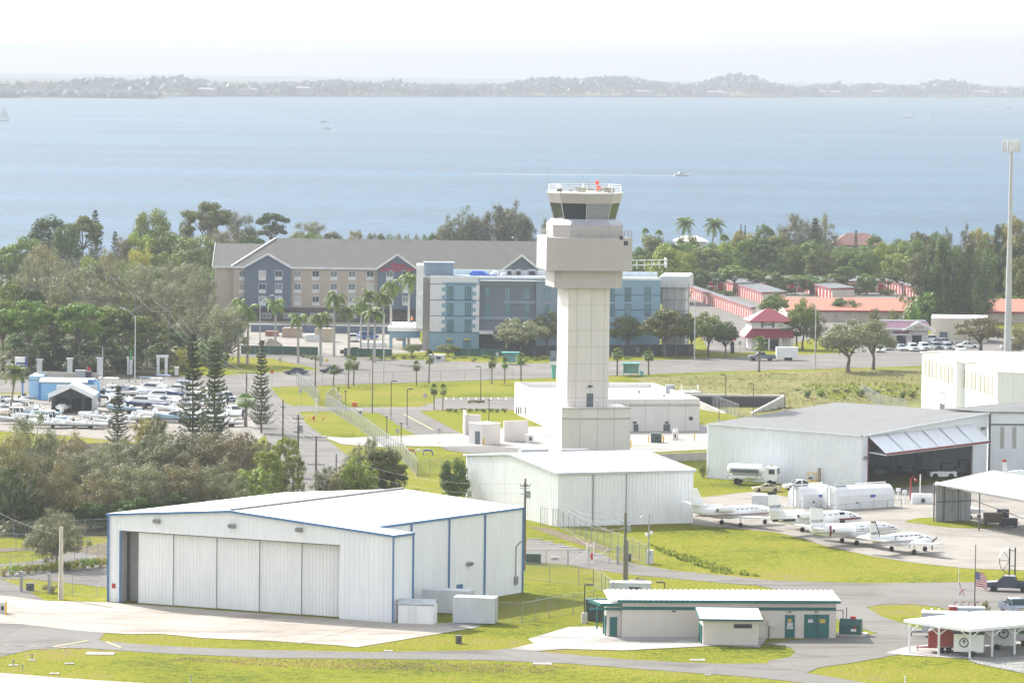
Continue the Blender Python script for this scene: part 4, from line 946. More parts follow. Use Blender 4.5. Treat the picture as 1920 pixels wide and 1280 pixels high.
def palm_proto(name,seed,kind):
    """royal: pale column, green crownshaft, drooping feather fronds. sabal: rough trunk, ball of fans. coconut: long arching feathers"""
    r=random.Random(seed);t=proto(thing(name,None,'palm',(0,0,0)));H={'royal': 9.0,'sabal': 5.0,'coconut': 9.0}[kind]
    lean=.5 if kind == 'coconut' else .08;b=MB();prof=[(0,.34),(.15,.3),(.5,.27),(1,.2)] if kind == 'royal' else [(0,.26),(.2,.2),(1,.2)]
    ax=lambda f: Vector((lean*f*f*2,.05*f,H*f))
    for (f0,r0),(f1,r1) in zip(prof,prof[1:]): b.tube(ax(f0),ax(f1),r0,r1,9)
    b.build('trunk',PTRUNK if kind == 'royal' else PBRN,t);top=ax(1)
    if kind == 'royal': b=MB();b.tube(top,top+Vector((0,0,1.5)),.2,.12,8);b.build('crownshaft',CSHAFT,t);top=top+Vector((0,0,1.4))
    f=MB();n={'royal': 17,'sabal': 44,'coconut': 22}[kind]
    for k in range(n):
        a=k*2.399+r.uniform(-.2,.2)
        if kind == 'sabal':
            el=r.uniform(-1.0,1.45);d=Vector((math.cos(a)*math.cos(el),math.sin(a)*math.cos(el),math.sin(el)));c=top+d*.95
            s=d.cross(Vector((0,0,1)))
            s=s.normalized() if s.length > .1 else Vector((1,0,0));u=s.cross(d)
            f.tube(top,c,.02,.015,3)
            for j in range(9):
                th=(j - 4)*.36;q=d*math.cos(th)+s*math.sin(th);tip=c+q*.8+Vector((0,0,-.22));w=(s*math.cos(th) - d*math.sin(th))*.09
                f.face([c,c+q*.45+w+u*.05,tip,c+q*.45 - w+u*.05])
        else:
            Lf=(3.1 if kind == 'royal' else 3.6)*r.uniform(.85,1.1);el0=r.uniform(-.1,1.35);d=Vector((math.cos(a),math.sin(a),0));s=Vector((-d.y,d.x,0));pts=[];p=top.copy();e=el0
            for j in range(9):
                pts.append(p.copy());p=p+(d*math.cos(e)+Vector((0,0,math.sin(e))))*Lf / 8;e -= .24 if kind == 'royal' else .2
            for j in range(8): f.tube(pts[j],pts[j+1],.03,.02,3)
            for j in range(1,9):
                for h in range(2):
                    q=pts[j - 1].lerp(pts[j],.5+.5*h);ll=.85*math.sin(math.pi*min(.97,(j+.5*h) / 9.2)) ** .5+.1;along=(pts[j] - pts[j - 1]).normalized()
                    for sg in (-1,1):
                        tip=q+s*sg*ll*.72+along*ll*.35+Vector((0,0,-ll*r.uniform(.25,.6)));w=along*.12
                        f.face([q - w,q+w,tip+w*.5,tip - w*.3])
    f.build('fronds',F_PALM,t)
    if kind == 'sabal':
        b=MB()
        for k in range(16): a=r.uniform(0,6.28);b.tube(top+Vector((0,0,-.1)),top+Vector((.3*math.cos(a),.3*math.sin(a),-.5 - .4*r.random())),.05,.03,4)
        b.build('old_boots',PBRN,t)
    return t
def shrub_proto(seed,mat):
    r=random.Random(seed);L=LF(seed);t=proto(thing('shrub',None,'shrub',(0,0,0)));b=MB()
    for k in range(12):
        a=r.uniform(0,6.28);q=r.uniform(.1,.8);c=(q*math.cos(a),q*math.sin(a),r.uniform(.35,1.1));L.clump(c,(.45,.45,.38),42,.2,.4,.4);b.tube((0,0,0),c,.03,.01,4)
    b.build('stem',BARK,t);L.build('foliage',mat,t);return t
KINDS={k: [tree_proto(nm,11+i*7+sum(map(ord,k)),kd,mt,bk) for i in range(n)] for k,nm,kd,mt,bk,n in (
    ('round','broadleaf_tree','round',F_GREEN,BARK,3),('oak','broadleaf_tree','oak',F_GREEN,BARK,2),('umb','umbrella_tree','umbrella',F_OLIVE,BARK,2),('brush','scrubby_tree','brush',F_GREY,BARKG,3),
    ('cas','casuarina_tree','casuarina',F_CAS,BARKG,2),('pine','pine_tree','pinetuft',F_BRIGHT,BARK,2))}
KINDS['nor']=[norfolk_proto(q) for q in (3,8,21,34)]
KINDS['royal']=[palm_proto('royal_palm',4,'royal'),palm_proto('royal_palm',9,'royal')]
KINDS['sabal']=[palm_proto('cabbage_palm',5,'sabal'),palm_proto('cabbage_palm',15,'sabal')]
KINDS['coco']=[palm_proto('coconut_palm',6,'coconut')]
KINDS['shrub']=[shrub_proto(7,F_OLIVE),shrub_proto(17,F_OLIVE)]
SIZE={'round': (8.9,9.8),'oak': (8.9,9.8),'umb': (9.6,9.4),'brush': (9.8,9.8),'cas': (4.6,10.2),'pine': (7.8,10.3),'nor': (7.2,20),'royal': (5.6,11.4),'sabal': (3.4,6.4),'coco': (6.6,10.6),'shrub': (2.2,1.5)}
TONES={'g': (F_GREEN,'green'),'d': (F_DARK,'dark green'),'o': (F_OLIVE,'olive green'),'b': (F_BRIGHT,'bright green'),'y': (F_GREY,'grey-green'),'n': (F_BROWN,'brownish'),'w': (F_YEL,'yellow-topped'),'c': (F_CAS,'dusky green'),'p': (F_PINE,'dark'),'l': (F_PALM,'green')}
WORD={'round': 'broadleaf tree','oak': 'spreading oak','umb': 'flat-crowned tree','brush': 'fine-twigged tree','cas': 'feathery casuarina','pine': 'tufted pine','nor': 'Norfolk pine','royal': 'royal palm','sabal': 'cabbage palm','coco': 'coconut palm','shrub': 'shrub'}
trng=random.Random(77)
WOODS=('trees along the bay shore','trees in the row behind the storage rows','trees of the wood left of the hotel','dark trees behind the pillared wall','trees of the thicket behind the front hangar')
def plant(kind,px,pb,pt,wpx,tone,of,group,bent=1.0):
    """a tree standing at photo point (px, pb), its top at row pt, its crown wpx wide"""
    P=G(px,pb);h=max(.4,zat(P,pt));w=wpx / ppm(P);k=KINDS[kind];i=trng.randrange(len(k));sw,sh_=SIZE[kind]
    sx=w / sw;sz=h / sh_
    if kind in ('royal','sabal','coco'): sx=max(sx,sz*.6)
    m,word=TONES[tone]
    o=place(k[i],P,trng.uniform(0,6.28),(sx,sx*trng.uniform(.85,1.1) if kind not in ('royal','sabal','nor') else sx,sz),mats={'crown': m,'fronds': m,'foliage': m})
    if group in WOODS and kind in ('round','umb','brush','cas','pine') and h > 5:
        for q in (trng.randrange(2),):
            U=G(px+trng.uniform(-.45,.45)*wpx,pb+trng.uniform(0,3));us_=w*trng.uniform(.36,.5);m2,wd=TONES[trng.choice('gdoy')]
            reg(place(KINDS['shrub'][q],U,trng.uniform(0,6.28),(us_,us_,h*trng.uniform(.16,.3)),mats={'foliage': m2}),f'{wd} undergrowth bush',of,group)
    return reg(o,f'{word} {WORD[kind]}',of,group)
# ---- woods by the bay, behind everything
gb='trees along the bay shore';BB='behind the hotel by the bay'
for a in [('round',8,535,455,90,'g'),('round',45,545,432,100,'g'),('round',92,520,402,95,'d'),('round',125,525,408,70,'d'),('umb',155,515,404,75,'o'),('nor',178,505,393,44,'p'),('nor',216,505,432,34,'p'),('brush',235,520,440,70,'n'),('round',287,515,378,96,'o'),('round',262,520,428,70,'b'),('round',318,520,425,90,'g'),('umb',388,505,378,100,'o'),('round',372,525,432,110,'o'),('cas',352,505,385,30,'c'),('brush',447,500,392,84,'y'),('round',470,505,432,70,'d'),('brush',418,515,425,80,'n'),('umb',511,495,397,64,'d'),('brush',580,488,410,82,'y'),('round',582,492,432,62,'g'),('round',620,488,433,50,'o'),('brush',668,485,428,44,'w')]: plant(*a,BB,gb)
for k in range(9): plant(trng.choice(['brush','round','brush']),695+k*17,485,431+trng.randint(0,7),30,trng.choice('yogy'),BB,gb)
for a in [('cas',838,490,398,50,'c'),('cas',868,490,380,56,'c'),('cas',905,490,384,56,'c'),('cas',938,488,368,66,'c'),('cas',965,490,369,66,'c'),('cas',985,490,388,40,'c'),('cas',1022,485,398,22,'c'),('cas',1038,485,395,26,'c'),('round',1012,490,440,44,'o')]: plant(*a,'left of the tower by the bay',gb)
RB='on the shore right of the tower'
for a in [('coco',1277,490,408,40,'l'),('coco',1332,495,410,46,'l'),('sabal',1210,500,428,22,'l'),('sabal',1234,505,431,22,'l'),('round',1222,520,440,60,'o'),('round',1290,510,432,56,'o'),('sabal',1358,510,440,30,'l'),('round',1395,505,425,60,'w'),('round',1432,500,412,50,'g'),('brush',1495,505,395,100,'y'),('brush',1545,505,396,64,'y'),('nor',1526,510,408,46,'p'),('nor',1388,500,418,12,'p'),('nor',1396,500,420,12,'p'),('nor',1604,512,430,20,'p'),('round',1640,510,438,40,'g'),('round',1685,520,440,60,'g'),('round',1725,520,425,60,'o'),('round',1755,515,425,50,'g'),('round',1700,525,445,50,'b'),('cas',1775,520,420,40,'c'),('cas',1810,520,414,40,'c'),('round',1835,520,417,56,'w'),('nor',1868,520,418,40,'p'),('round',1905,525,402,60,'w'),('round',1880,520,408,40,'o'),('round',1580,515,455,60,'g')]: plant(*a,RB,gb)
for k in range(14): plant('round',1205+k*42+trng.randint(-9,9),526,446+trng.randint(-10,14),60,trng.choice('gdgo'),'in the right middle belt',gb)
gs='trees in the row behind the storage rows';SB='behind the storage rows'
for k in range(20):
    x=1195+k*29+trng.randint(-6,6)
    plant(trng.choice(['round','round','round','umb']),x,541 - (x - 1195)*.01+trng.randint(-6,4),462+trng.randint(-18,14),trng.randint(46,72),trng.choice('ggdobg'),SB,gs)
for k in range(16):
    x=1200+k*36+trng.randint(-8,8)
    plant(trng.choice(['round','umb']),x,552 if x > 1300 else 565,505+trng.randint(-8,12),trng.randint(40,60),trng.choice('gddg'),'low in front of the storage woods',gs)
for a in [('round',1250,568,455,90,'b'),('cas',1738,612,432,76,'c'),('cas',1770,615,418,84,'d'),('cas',1806,612,422,88,'c'),('cas',1838,605,434,66,'d'),('round',1862,580,470,70,'d'),('round',1900,582,450,80,'d'),('round',1915,590,470,70,'o'),('round',1585,600,555,66,'d'),('brush',1675,612,578,26,'o'),('brush',1640,612,575,26,'o')]: plant(*a,'beside the storage buildings',gs)
# ---- left woods
gl='trees of the wood left of the hotel';LB='in the wood left of the hotel'
for a in [('brush',80,575,450,90,'n'),('brush',28,570,470,60,'d'),('brush',55,580,475,80,'y'),('brush',115,590,482,90,'y'),('round',165,575,470,60,'b'),('brush',200,575,462,70,'n'),('brush',262,572,458,70,'w'),('brush',235,590,478,70,'o'),('round',310,575,460,80,'g'),('brush',150,615,495,120,'y'),('brush',215,618,500,100,'o'),('brush',275,610,488,120,'y'),('brush',340,605,482,120,'y'),('brush',375,615,500,80,'y'),('brush',320,640,520,100,'y'),('brush',185,640,530,120,'y'),('brush',250,640,540,110,'o'),('brush',110,640,540,70,'o'),('round',20,635,525,70,'o'),('umb',60,640,540,60,'d'),('brush',385,680,568,130,'y'),('brush',425,685,565,110,'y'),('brush',345,670,560,90,'o')]: plant(*a,LB,gl)
gu='dark trees behind the pillared wall';UB='behind the white-pillared wall'
for a in [('umb',5,695,560,90,'o'),('umb',52,698,562,100,'g'),('umb',100,692,568,90,'o'),('umb',148,700,566,95,'g'),('umb',192,694,572,95,'o'),('umb',232,698,578,90,'g'),('umb',275,695,592,80,'o'),('umb',312,690,612,70,'d'),('round',30,690,625,70,'d'),('round',85,690,622,70,'d'),('round',140,690,625,80,'d'),('round',195,688,626,70,'d'),('round',250,690,628,70,'d'),('round',300,688,640,50,'d'),('brush',340,700,650,40,'w')]: plant(*a,UB,gu)
# ---- foreground left thicket
gf='trees of the thicket behind the front hangar';FB='in the thicket behind the front hangar'
for a in [('brush',10,985,795,150,'n'),('brush',60,965,765,150,'y'),('brush',118,955,800,130,'n'),('brush',30,1000,860,120,'d'),('brush',95,990,850,120,'n'),('round',10,990,900,70,'d'),('round',62,992,930,70,'o'),('brush',160,965,838,140,'y'),('brush',200,985,872,130,'n'),('brush',225,950,815,160,'y'),('brush',300,945,800,180,'y'),('brush',270,985,860,150,'y'),('brush',350,950,805,150,'y'),('brush',345,985,862,140,'n'),('brush',405,955,800,150,'n'),('brush',410,985,862,130,'y'),('brush',452,935,800,100,'n'),('round',330,990,918,90,'d'),('round',250,992,925,90,'d'),('round',170,992,935,70,'d'),('round',395,985,912,80,'d'),('pine',470,970,872,90,'b'),('pine',500,965,842,80,'b'),('pine',535,950,816,76,'b'),('pine',550,965,850,60,'o'),('round',440,975,890,80,'g'),('brush',610,945,868,70,'y'),('brush',690,940,812,110,'y'),('round',718,945,835,90,'o'),('round',672,950,850,76,'b'),('brush',650,948,862,80,'n'),('umb',735,945,860,60,'g'),('brush',270,860,775,60,'w'),('brush',295,865,770,60,'o'),('brush',498,890,822,70,'o'),('brush',470,900,815,80,'y')]: plant(*a,FB,gf)
plant('round',852,952,848,62,'d','between the two white hangars','single trees near the hangars')
plant('brush',105,1064,950,140,'y','on the lawn left of the front hangar','single trees near the hangars')
gn='Norfolk pines by the boat yard';NB='beside the boat yard'
for a in [('nor',361,868,618,78,'p'),('nor',402,876,632,84,'p'),('nor',220,862,720,62,'p'),('nor',490,812,634,56,'p')]: plant(*a,NB,gn)
plant('sabal',461,800,738,46,'l','beside the boat yard','palms by the boat yard')
plant('coco',20,775,684,60,'l','in front of the blue boat shop','palms by the boat yard')
# ---- hotel and road palms, oaks
gp='palms by the hotel';HB='in front of the hotel'
for px,pb,pt,w in [(447,680,562,44),(464,683,572,48),(516,662,562,46),(559,680,590,44),(601,687,585,54),(626,668,546,46),(654,669,575,50),(701.5,680,578,52),(676,660,560,40),(733,650,524,46),(718,660,545,44),(766,645,510,44),(690,665,545,40)]: plant('royal',px,pb,pt,w,'l',HB,gp)
for px,pb,pt,w in [(405,575,500,24),(447,575,500,24),(452,590,524,24),(385,560,487,22)]: plant('sabal',px,pb,pt,w,'l','against the hotel end wall',gp)
gq='small palms along the road';QB='on the road verge'
for px,pb,pt,w in [(625,725,684,22),(653,727,666,24),(663,723,669,24),(781,722,676,18),(804,719,656,22),(922,720,668,20),(946,718,670,18),(977,714,662,24),(814,768,719,18),(830,769,719,18),(1157,704,652,27),(1216,703,657,27),(1423,697,630,34)]: plant('sabal',px,pb,pt,w,'l',QB,gq)
go='oaks beside the road';OB='beside the main road'
for a in [('oak',975,668,594,118,'y'),('oak',1026,662,580,74,'y'),('oak',1176,664,590,76,'o'),('oak',1247,668,576,92,'o'),('oak',1328,668,582,76,'o'),('oak',1360,670,600,50,'d'),('oak',1296,662,585,70,'d'),('oak',1452,608,546,58,'g'),('oak',1505,655,556,60,'o'),('brush',1530,655,580,66,'o'),('oak',1590,697,596,108,'y'),('oak',1637,693,597,92,'y'),('oak',1838,662,592,106,'n'),('brush',1912,668,605,70,'n'),('sabal',1473,655,600,36,'d'),('sabal',1494,655,612,30,'d'),('oak',840,668,643,44,'o'),('oak',772,668,645,40,'o')]: plant(*a,OB,go)
# shrubs, hedges, and rough tufts
gh='hedge bushes by the back lane'
for k in range(14): plant('shrub',8+k*15,1079 - k*1.3+trng.uniform(-1,1),1057 - k*1.3,30,'w' if k % 3 == 0 else 'b','in the hedge left of the front hangar',gh)
plant('shrub',95,1110,1093,36,'n','reddish and low by the entry gate','single shrubs')
plant('shrub',1847,1148,1122,24,'o','trimmed round beside the flagpole','single shrubs')
plant('shrub',1318,895,868,20,'o','at the corner of the ribbed hangar','single shrubs')
gk='low shrubs along the hotel verge'
for k in range(26): plant('shrub',700+k*19+trng.uniform(-4,4),676+trng.uniform(-5,3),666+trng.uniform(-3,3),22,trng.choice('ogwb'),'on the verge before the blue building',gk)
for k in range(9): plant('shrub',842+k*13,772+trng.uniform(-1,1),764,16,trng.choice('og'),'edging the tower lawn',gk)
for k in range(6): plant('shrub',880+k*5,755+trng.uniform(-1,1),749,10,'o','on the parking island',gk)
for k in range(12): plant('shrub',1500+k*21+trng.uniform(-8,8),740+trng.uniform(-12,10),728,24,trng.choice('dog'),'in the rough ground behind the ribbed hangar',gk)
for k in range(8): plant('shrub',545+k*8,664+k*2,656+k*2,14,'o','along the hotel drive',gk)
def tufts(name,px,n,mat,h,seed):
    """uncountable rough grass: short upright blades"""
    r=random.Random(seed);b=MB();poly=[G(*p) for p in px]
    xs,ys=[p.x for p in poly],[p.y for p in poly];k=0
    while k < n:
        x,y=r.uniform(min(xs),max(xs)),r.uniform(min(ys),max(ys));c=False;j=len(poly) - 1
        for i in range(len(poly)):
            if (poly[i].y > y) != (poly[j].y > y) and x < (poly[j].x - poly[i].x)*(y - poly[i].y) / (poly[j].y - poly[i].y)+poly[i].x: c=not c
            j=i
        if not c: k += .05;continue
        k += 1;s=h*r.uniform(.4,1.2)
        for q in range(5):
            a=r.uniform(0,6.28);d=Vector((math.cos(a),math.sin(a),0))*s*.5;w=Vector((-d.y,d.x,0))*.6;p=Vector((x,y,0))+d*.8
            b.face([p - w,p+w,p+w*.4+d+Vector((0,0,s)),p - w*.4+d+Vector((0,0,s))])
    o=b.build(name,mat);o['kind']='stuff';return o
TUFT=MF('grass_blades',(.2,.21,.02),(.33,.31,.06),.7);TUFTD=MF('dry_blades',(.24,.2,.08),(.36,.29,.14),.7);TUFTG=MF('green_blades',(.12,.17,.02),(.24,.28,.04),.7)
tufts('dry_tufts',[(250,1232),(700,1238),(1100,1250),(1000,1262),(500,1250)],1500,TUFTD,.13,2)
tufts('ditch_growth',[(1222,1022),(1262,1035),(1380,1072),(1440,1082),(1340,1074),(1240,1036)],350,TUFTG,.4,4)
tufts('rough_growth',[(1200,712),(1500,700),(1725,696),(1725,750),(1540,765),(1430,780),(1350,735)],1300,TUFTD,.3,6)
tufts('rough_growth',[(1500,722),(1725,718),(1725,745),(1560,750)],350,TUFTG,.5,7)
# ================================================================== BUILDINGS FURTHER BACK
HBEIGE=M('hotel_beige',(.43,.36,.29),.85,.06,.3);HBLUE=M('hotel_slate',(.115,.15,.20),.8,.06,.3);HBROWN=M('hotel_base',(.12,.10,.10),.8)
SHING=M('brown_grey_shingle',(.125,.122,.108),.9,.12,.4,bump=.3,detail=8);TRIMW=M('trim_white',(.72,.72,.72),.5);PTAC=M('panel_white',(.66,.66,.66),.6)
WING=glass('room_glass',(.16,.19,.2),.08)
WINS=[WING,WING,glass('room_glass_dark',(.05,.06,.07),.08),M('curtain_pale',(.5,.5,.47),.8),M('curtain_shade',(.3,.31,.31),.8)];wrng=random.Random(12)
def windows(t,P,Q,cols,rows,w,hh,frame=TRIMW,gl=None,panel=False,off=.0):
    """each window its own part: frame, pane and, below, a vent panel"""
    for x in cols:
        for y0,y1 in rows:
            s0,z1=on(P,Q,x,y0);_,z0=on(P,Q,x,y1);b=MB();b.rect(P,Q,s0 - w / 2,s0+w / 2,z0,z1,.06+off,.08);wn=b.build('window',frame,t)
            b=MB();b.rect(P,Q,s0 - w / 2+.1,s0 - .04,z0+.12,z1 - .12,.085+off,.04);b.rect(P,Q,s0+.04,s0+w / 2 - .1,z0+.12,z1 - .12,.085+off,.04);b.build('pane',gl or wrng.choice(WINS),wn)
            if panel: b=MB();b.rect(P,Q,s0 - w / 2,s0+w / 2,z0 - .75,z0 - .02,.05+off,.08);b.build('vent_panel',PTAC,wn)
# ---- hotel with the long shingle roof
Ph,Qh=G(437,600.5),G(1040,608);uh=(Qh - Ph).normalized();nh=Vector((uh.y,-uh.x,0));lh=(Qh - Ph).length
t=thing('hotel','four-storey beige hotel with long grey shingle roof and slate-blue gables','hotel',Ph)
eh=zat(Ph,499.5);dh=22.0;pr=Ph - nh*dh / 2+uh*(on(Ph - nh*dh / 2,Qh - nh*dh / 2,517,448)[0]);zr=zat(pr,447.5)
sxx=lambda px,py=560: on(Ph,Qh,px,py)[0]
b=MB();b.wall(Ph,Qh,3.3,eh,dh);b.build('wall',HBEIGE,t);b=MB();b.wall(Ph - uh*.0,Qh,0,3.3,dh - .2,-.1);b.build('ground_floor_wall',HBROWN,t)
r=MB();ov=.5
a0,a1,a2,a3=up(Ph+nh*ov - uh*ov,eh),up(Qh+nh*ov,eh),up(Qh - nh*(dh+ov),eh),up(Ph - nh*(dh+ov) - uh*ov,eh);rr0=up(pr,zr);rr1=up(Qh - nh*dh / 2,zr)
for f in ([a0,a1,rr1,rr0],[a2,a3,rr0,rr1],[a3,a0,rr0]): r.slab(f,.25)
r.build('roof',SHING,t)
b=MB();b.bar(a0 - Vector((0,0,.25)),a1 - Vector((0,0,.25)),.25,.45);b.bar(a0,rr0+Vector((0,0,.05)),.35,.25);b.build('eave_trim',TRIMW,t)
# gables: projecting slate-blue bays with white rakes
for xl,xr,xp,yp,sign in ((459,545,505,477,0),(708,781,743,478,1),(943,1012,978,479.5,0)):
    s0,s1,sp=sxx(xl),sxx(xr),sxx(xp);fr_=nh*1.2
    zp_=on(Ph+nh*1.2,Qh+nh*1.2,xp,yp)[1];A_,B_=Ph+uh*s0+fr_,Ph+uh*s1+fr_;C_=Ph+uh*(s0+s1) / 2+fr_
    b=MB();k=2*fr_
    b.add([(*A_.xy,3.2),(*B_.xy,3.2),(*B_.xy,eh),(*C_.xy,zp_),(*A_.xy,eh),(*(A_ - k).xy,3.2),(*(B_ - k).xy,3.2),(*(B_ - k).xy,eh),(*(A_ - k).xy,eh)],
          [(0,1,2,3,4),(1,6,7,2),(5,0,4,8),(0,5,6,1)]);b.build('gable_wall',HBLUE,t)
    b=MB();ra,rb_,rc_=up(A_ - uh*.6+nh*.4,eh - .4),up(B_+uh*.6+nh*.4,eh - .4),up(C_+nh*.4,zp_)
    rz=up(C_ - nh*8.5,zp_);b.slab([ra,rc_,rz,up(A_ - uh*.6 - nh*1,eh - .4)][::-1],.2);b.slab([rc_,rb_,up(B_+uh*.6 - nh*1,eh - .4),rz][::-1],.2);b.build('gable_roof',SHING,t)
    b=MB();b.bar(ra+nh*.1,rc_+nh*.1,.2,.5);b.bar(rc_+nh*.1,rb_+nh*.1,.2,.5);b.build('rake_trim',TRIMW,t)
    if sign:
        SG=M('sign_red',(.45,.02,.06),.4)
        for body,py,sz in (('Hilton',497.0,1.5),('Garden Inn',504.2,1.75)):
            s,z=on(A_,B_,744.5,py);text(body,sz,SG,t,A_+uh*s+nh*.1+Vector((0,0,z)),nh,'sign_lettering',.06,1.05,bold=.035)
rowsh=((507,519.5),(531,543.5),(555,567))
gP,gQ=Ph+nh*1.2,Qh+nh*1.2
windows(t,gP,gQ,(492,522.5),rowsh,1.75,1.6,panel=True);windows(t,gP,gQ,(731,761),rowsh,1.75,1.6,panel=True)
windows(t,Ph,Qh,(455,558,592,626,660,694),rowsh,1.75,1.6,panel=True)
windows(t,Ph,Qh,(470,500,540,560,590,620,660),((587,597),),2.2,1.6,off=-.1)
# recessed left wing with the sunlit end gable
Pw,Qw=G(400,600),G(438,600.5);Pw,Qw=Pw - nh*1.5,Qw - nh*1.5;lw=-nh*20
b=MB();b.prism([Pw,Qw+uh*2,Qw+uh*2+lw,Pw+lw],0,eh - .1);
zw=zat(Pw+lw*.5,457);m_=Pw+lw*.5
b.add([(*Pw.xy,eh - .1),(*(Pw+lw).xy,eh - .1),(*m_.xy,zw)],[(0,2,1)]);b.build('wing_wall',HBEIGE,t)
r=MB();e_=uh*16
r.slab([up(Pw - uh*.4+nh*.4,eh - .2),up(Qw+nh*.4,eh - .2),up(m_+e_,zw),up(m_ - uh*.4,zw)],.2);r.slab([up(m_ - uh*.4,zw),up(m_+e_,zw),up(Pw+lw+e_,eh),up(Pw+lw - uh*.4,eh)],.2);r.build('wing_roof',SHING,t)
b=MB();b.bar(up(Pw - uh*.45+nh*.4,eh - .3),up(m_ - uh*.45,zw - .1),.15,.4);b.bar(up(Pw - uh*.45+nh*.42,eh - .35),up(Qw+nh*.42,eh - .35),.15,.4);b.build('eave_trim',TRIMW,t)
# ---- blue and white building under construction
Pb,Qb=G(805,657),G(1237,662);ub=(Qb - Pb).normalized();nb=Vector((ub.y,-ub.x,0));lb=(Qb - Pb).length
t=thing('new_hotel','unfinished blue and white four-storey block with flat white roof','building',Pb)
SKYB=M('stucco_sky_blue',(.22,.35,.44),.85,.05,.3);STW=M('stucco_white',(.66,.66,.68),.85,.05,.4);STG=M('stucco_grey',(.165,.185,.215),.85,.08,.3);STBG=M('stucco_blue_grey',(.235,.29,.35),.85,.1,.3);NAVY=M('reveal_navy',(.05,.07,.13),.7);BGL=glass('new_glass',(.10,.22,.25),.05)
zb=zat(Pb,520.5);xs_=lambda px,o=0: on(Pb+nb*o,Qb+nb*o,px,590)[0]
z_b=lambda py,o=0: on(Pb+nb*o,Qb+nb*o,850,py)[1]
dB=18.0
s1,s2,s3,s4=xs_(898.5),xs_(1005),xs_(1142),lb
def blk(name,mat,a,c,z0,z1,off,dep): b=MB();b.wall(Pb+ub*a,Pb+ub*c,z0,z1,dep,off);return b.build(name,mat,t)
blk('wall',SKYB,0,s1,0,zb,0,dB);blk('wall',STG,s1+.01,s2,0,zb,-1.6,dB - 2);blk('wall',STBG,s2+.01,s3,0,zb - .02,-.6,dB - 1);blk('wall',SKYB,s3+.01,s4,0,zb,0,dB)
b=MB();zz=zb*.2;k=0
b.rect(Pb,Qb,.0,xs_(828),zb*.26,zb - .0,.05,.1)
b.rect(Pb,Qb,xs_(828),s1 - .3,zb - .95,zb,.05,.1)
nt_=12
for k in range(nt_):
    y0=531+k*7.6;z1,z0=z_b(y0),z_b(y0+7.6)
    if k % 2 == 0: b.rect(Pb,Qb,xs_(828),xs_(834),z0,z1,.05,.1);
    b.rect(Pb,Qb,xs_(886 if k % 2 else 892),s1,z0,z1,.05,.1)
b.build('white_stucco',STW,t)
b=MB()
for py in (533,562.5,592,623): b.rect(Pb,Qb,0,s1,z_b(py+.6),z_b(py - .6),.08,.1)
for py in (549,577): b.rect(Pb,Qb,s3,s4,z_b(py+.6),z_b(py - .6),.08,.1)
b.build('reveal_line',NAVY,t)
b=MB();b.rect(Pb,Qb,s1,s2,z_b(533,-1.6),zb,-1.5,.2)
for y0,y1 in ((562,568),(592,598)): b.rect(Pb,Qb,s1 if y0 > 580 else xs_(944),s2,z_b(y1,-1.6),z_b(y0,-1.6),-1.35,.3)
b.build('slab_edge',STBG,t)
rows4=((537,562),(568,592),(599,622))
windows(t,Pb,Qb,(844.5,877.5),rows4,1.35,2.4,NAVY,BGL,off=.02)
windows(t,Pb - nb*1.6,Qb - nb*1.6,(914.5,951.5,988.5),((539,562),(568,592)),1.2,2.3,STG,BGL)
windows(t,Pb - nb*.6,Qb - nb*.6,(1026,),((539,562),(570,590)),1.2,2.3,STG,BGL)
windows(t,Pb,Qb,(1177.5,1214.5,1147),((539,565),(570,593)),1.35,2.4,M('frame_maroon',(.16,.05,.10)),BGL)
windows(t,Pb,Qb,(843,876),((638,651),),1.6,1.5,NAVY,BGL)
b=MB();b.rect(Pb,Qb,xs_(838),xs_(848),z_b(637),z_b(634),.1,.1);b.rect(Pb,Qb,xs_(871),xs_(881),z_b(637),z_b(634),.1,.1);b.build('yellow_tape',YEL,t)
b=MB();b.wall(Pb+ub*s1,Pb+ub*s2,.2,zb*.24,.2,-1.4);b.build('entrance_shade_panel',SHAD,t)  # solid dark panel in the recess, entrance shade put into its colour
b=MB();b.wall(Pb+ub*s1,Pb+ub*xs_(925),zb*.24,zb*.28,3,1.4);b.build('entrance_canopy',STW,t)
b=MB();b.wall(Pb+ub*.3,Pb+ub*(lb - .3),zb - .6,zb - .4,dB - .6,-.3);b.build('roof',WHTROOF,t)
b=MB()
for a,c,o in ((0,s1,0),(s1,s2,-1.6),(s2,s3,-.6),(s3,s4,0)): b.wall(Pb+ub*a,Pb+ub*c,zb,zb+.45,.3,o+.03)
b.wall(Pb - nb*(dB - .3),Qb - nb*(dB - .3),zb - .5,zb+1.0,.3);b.build('parapet',WPAINT,t)
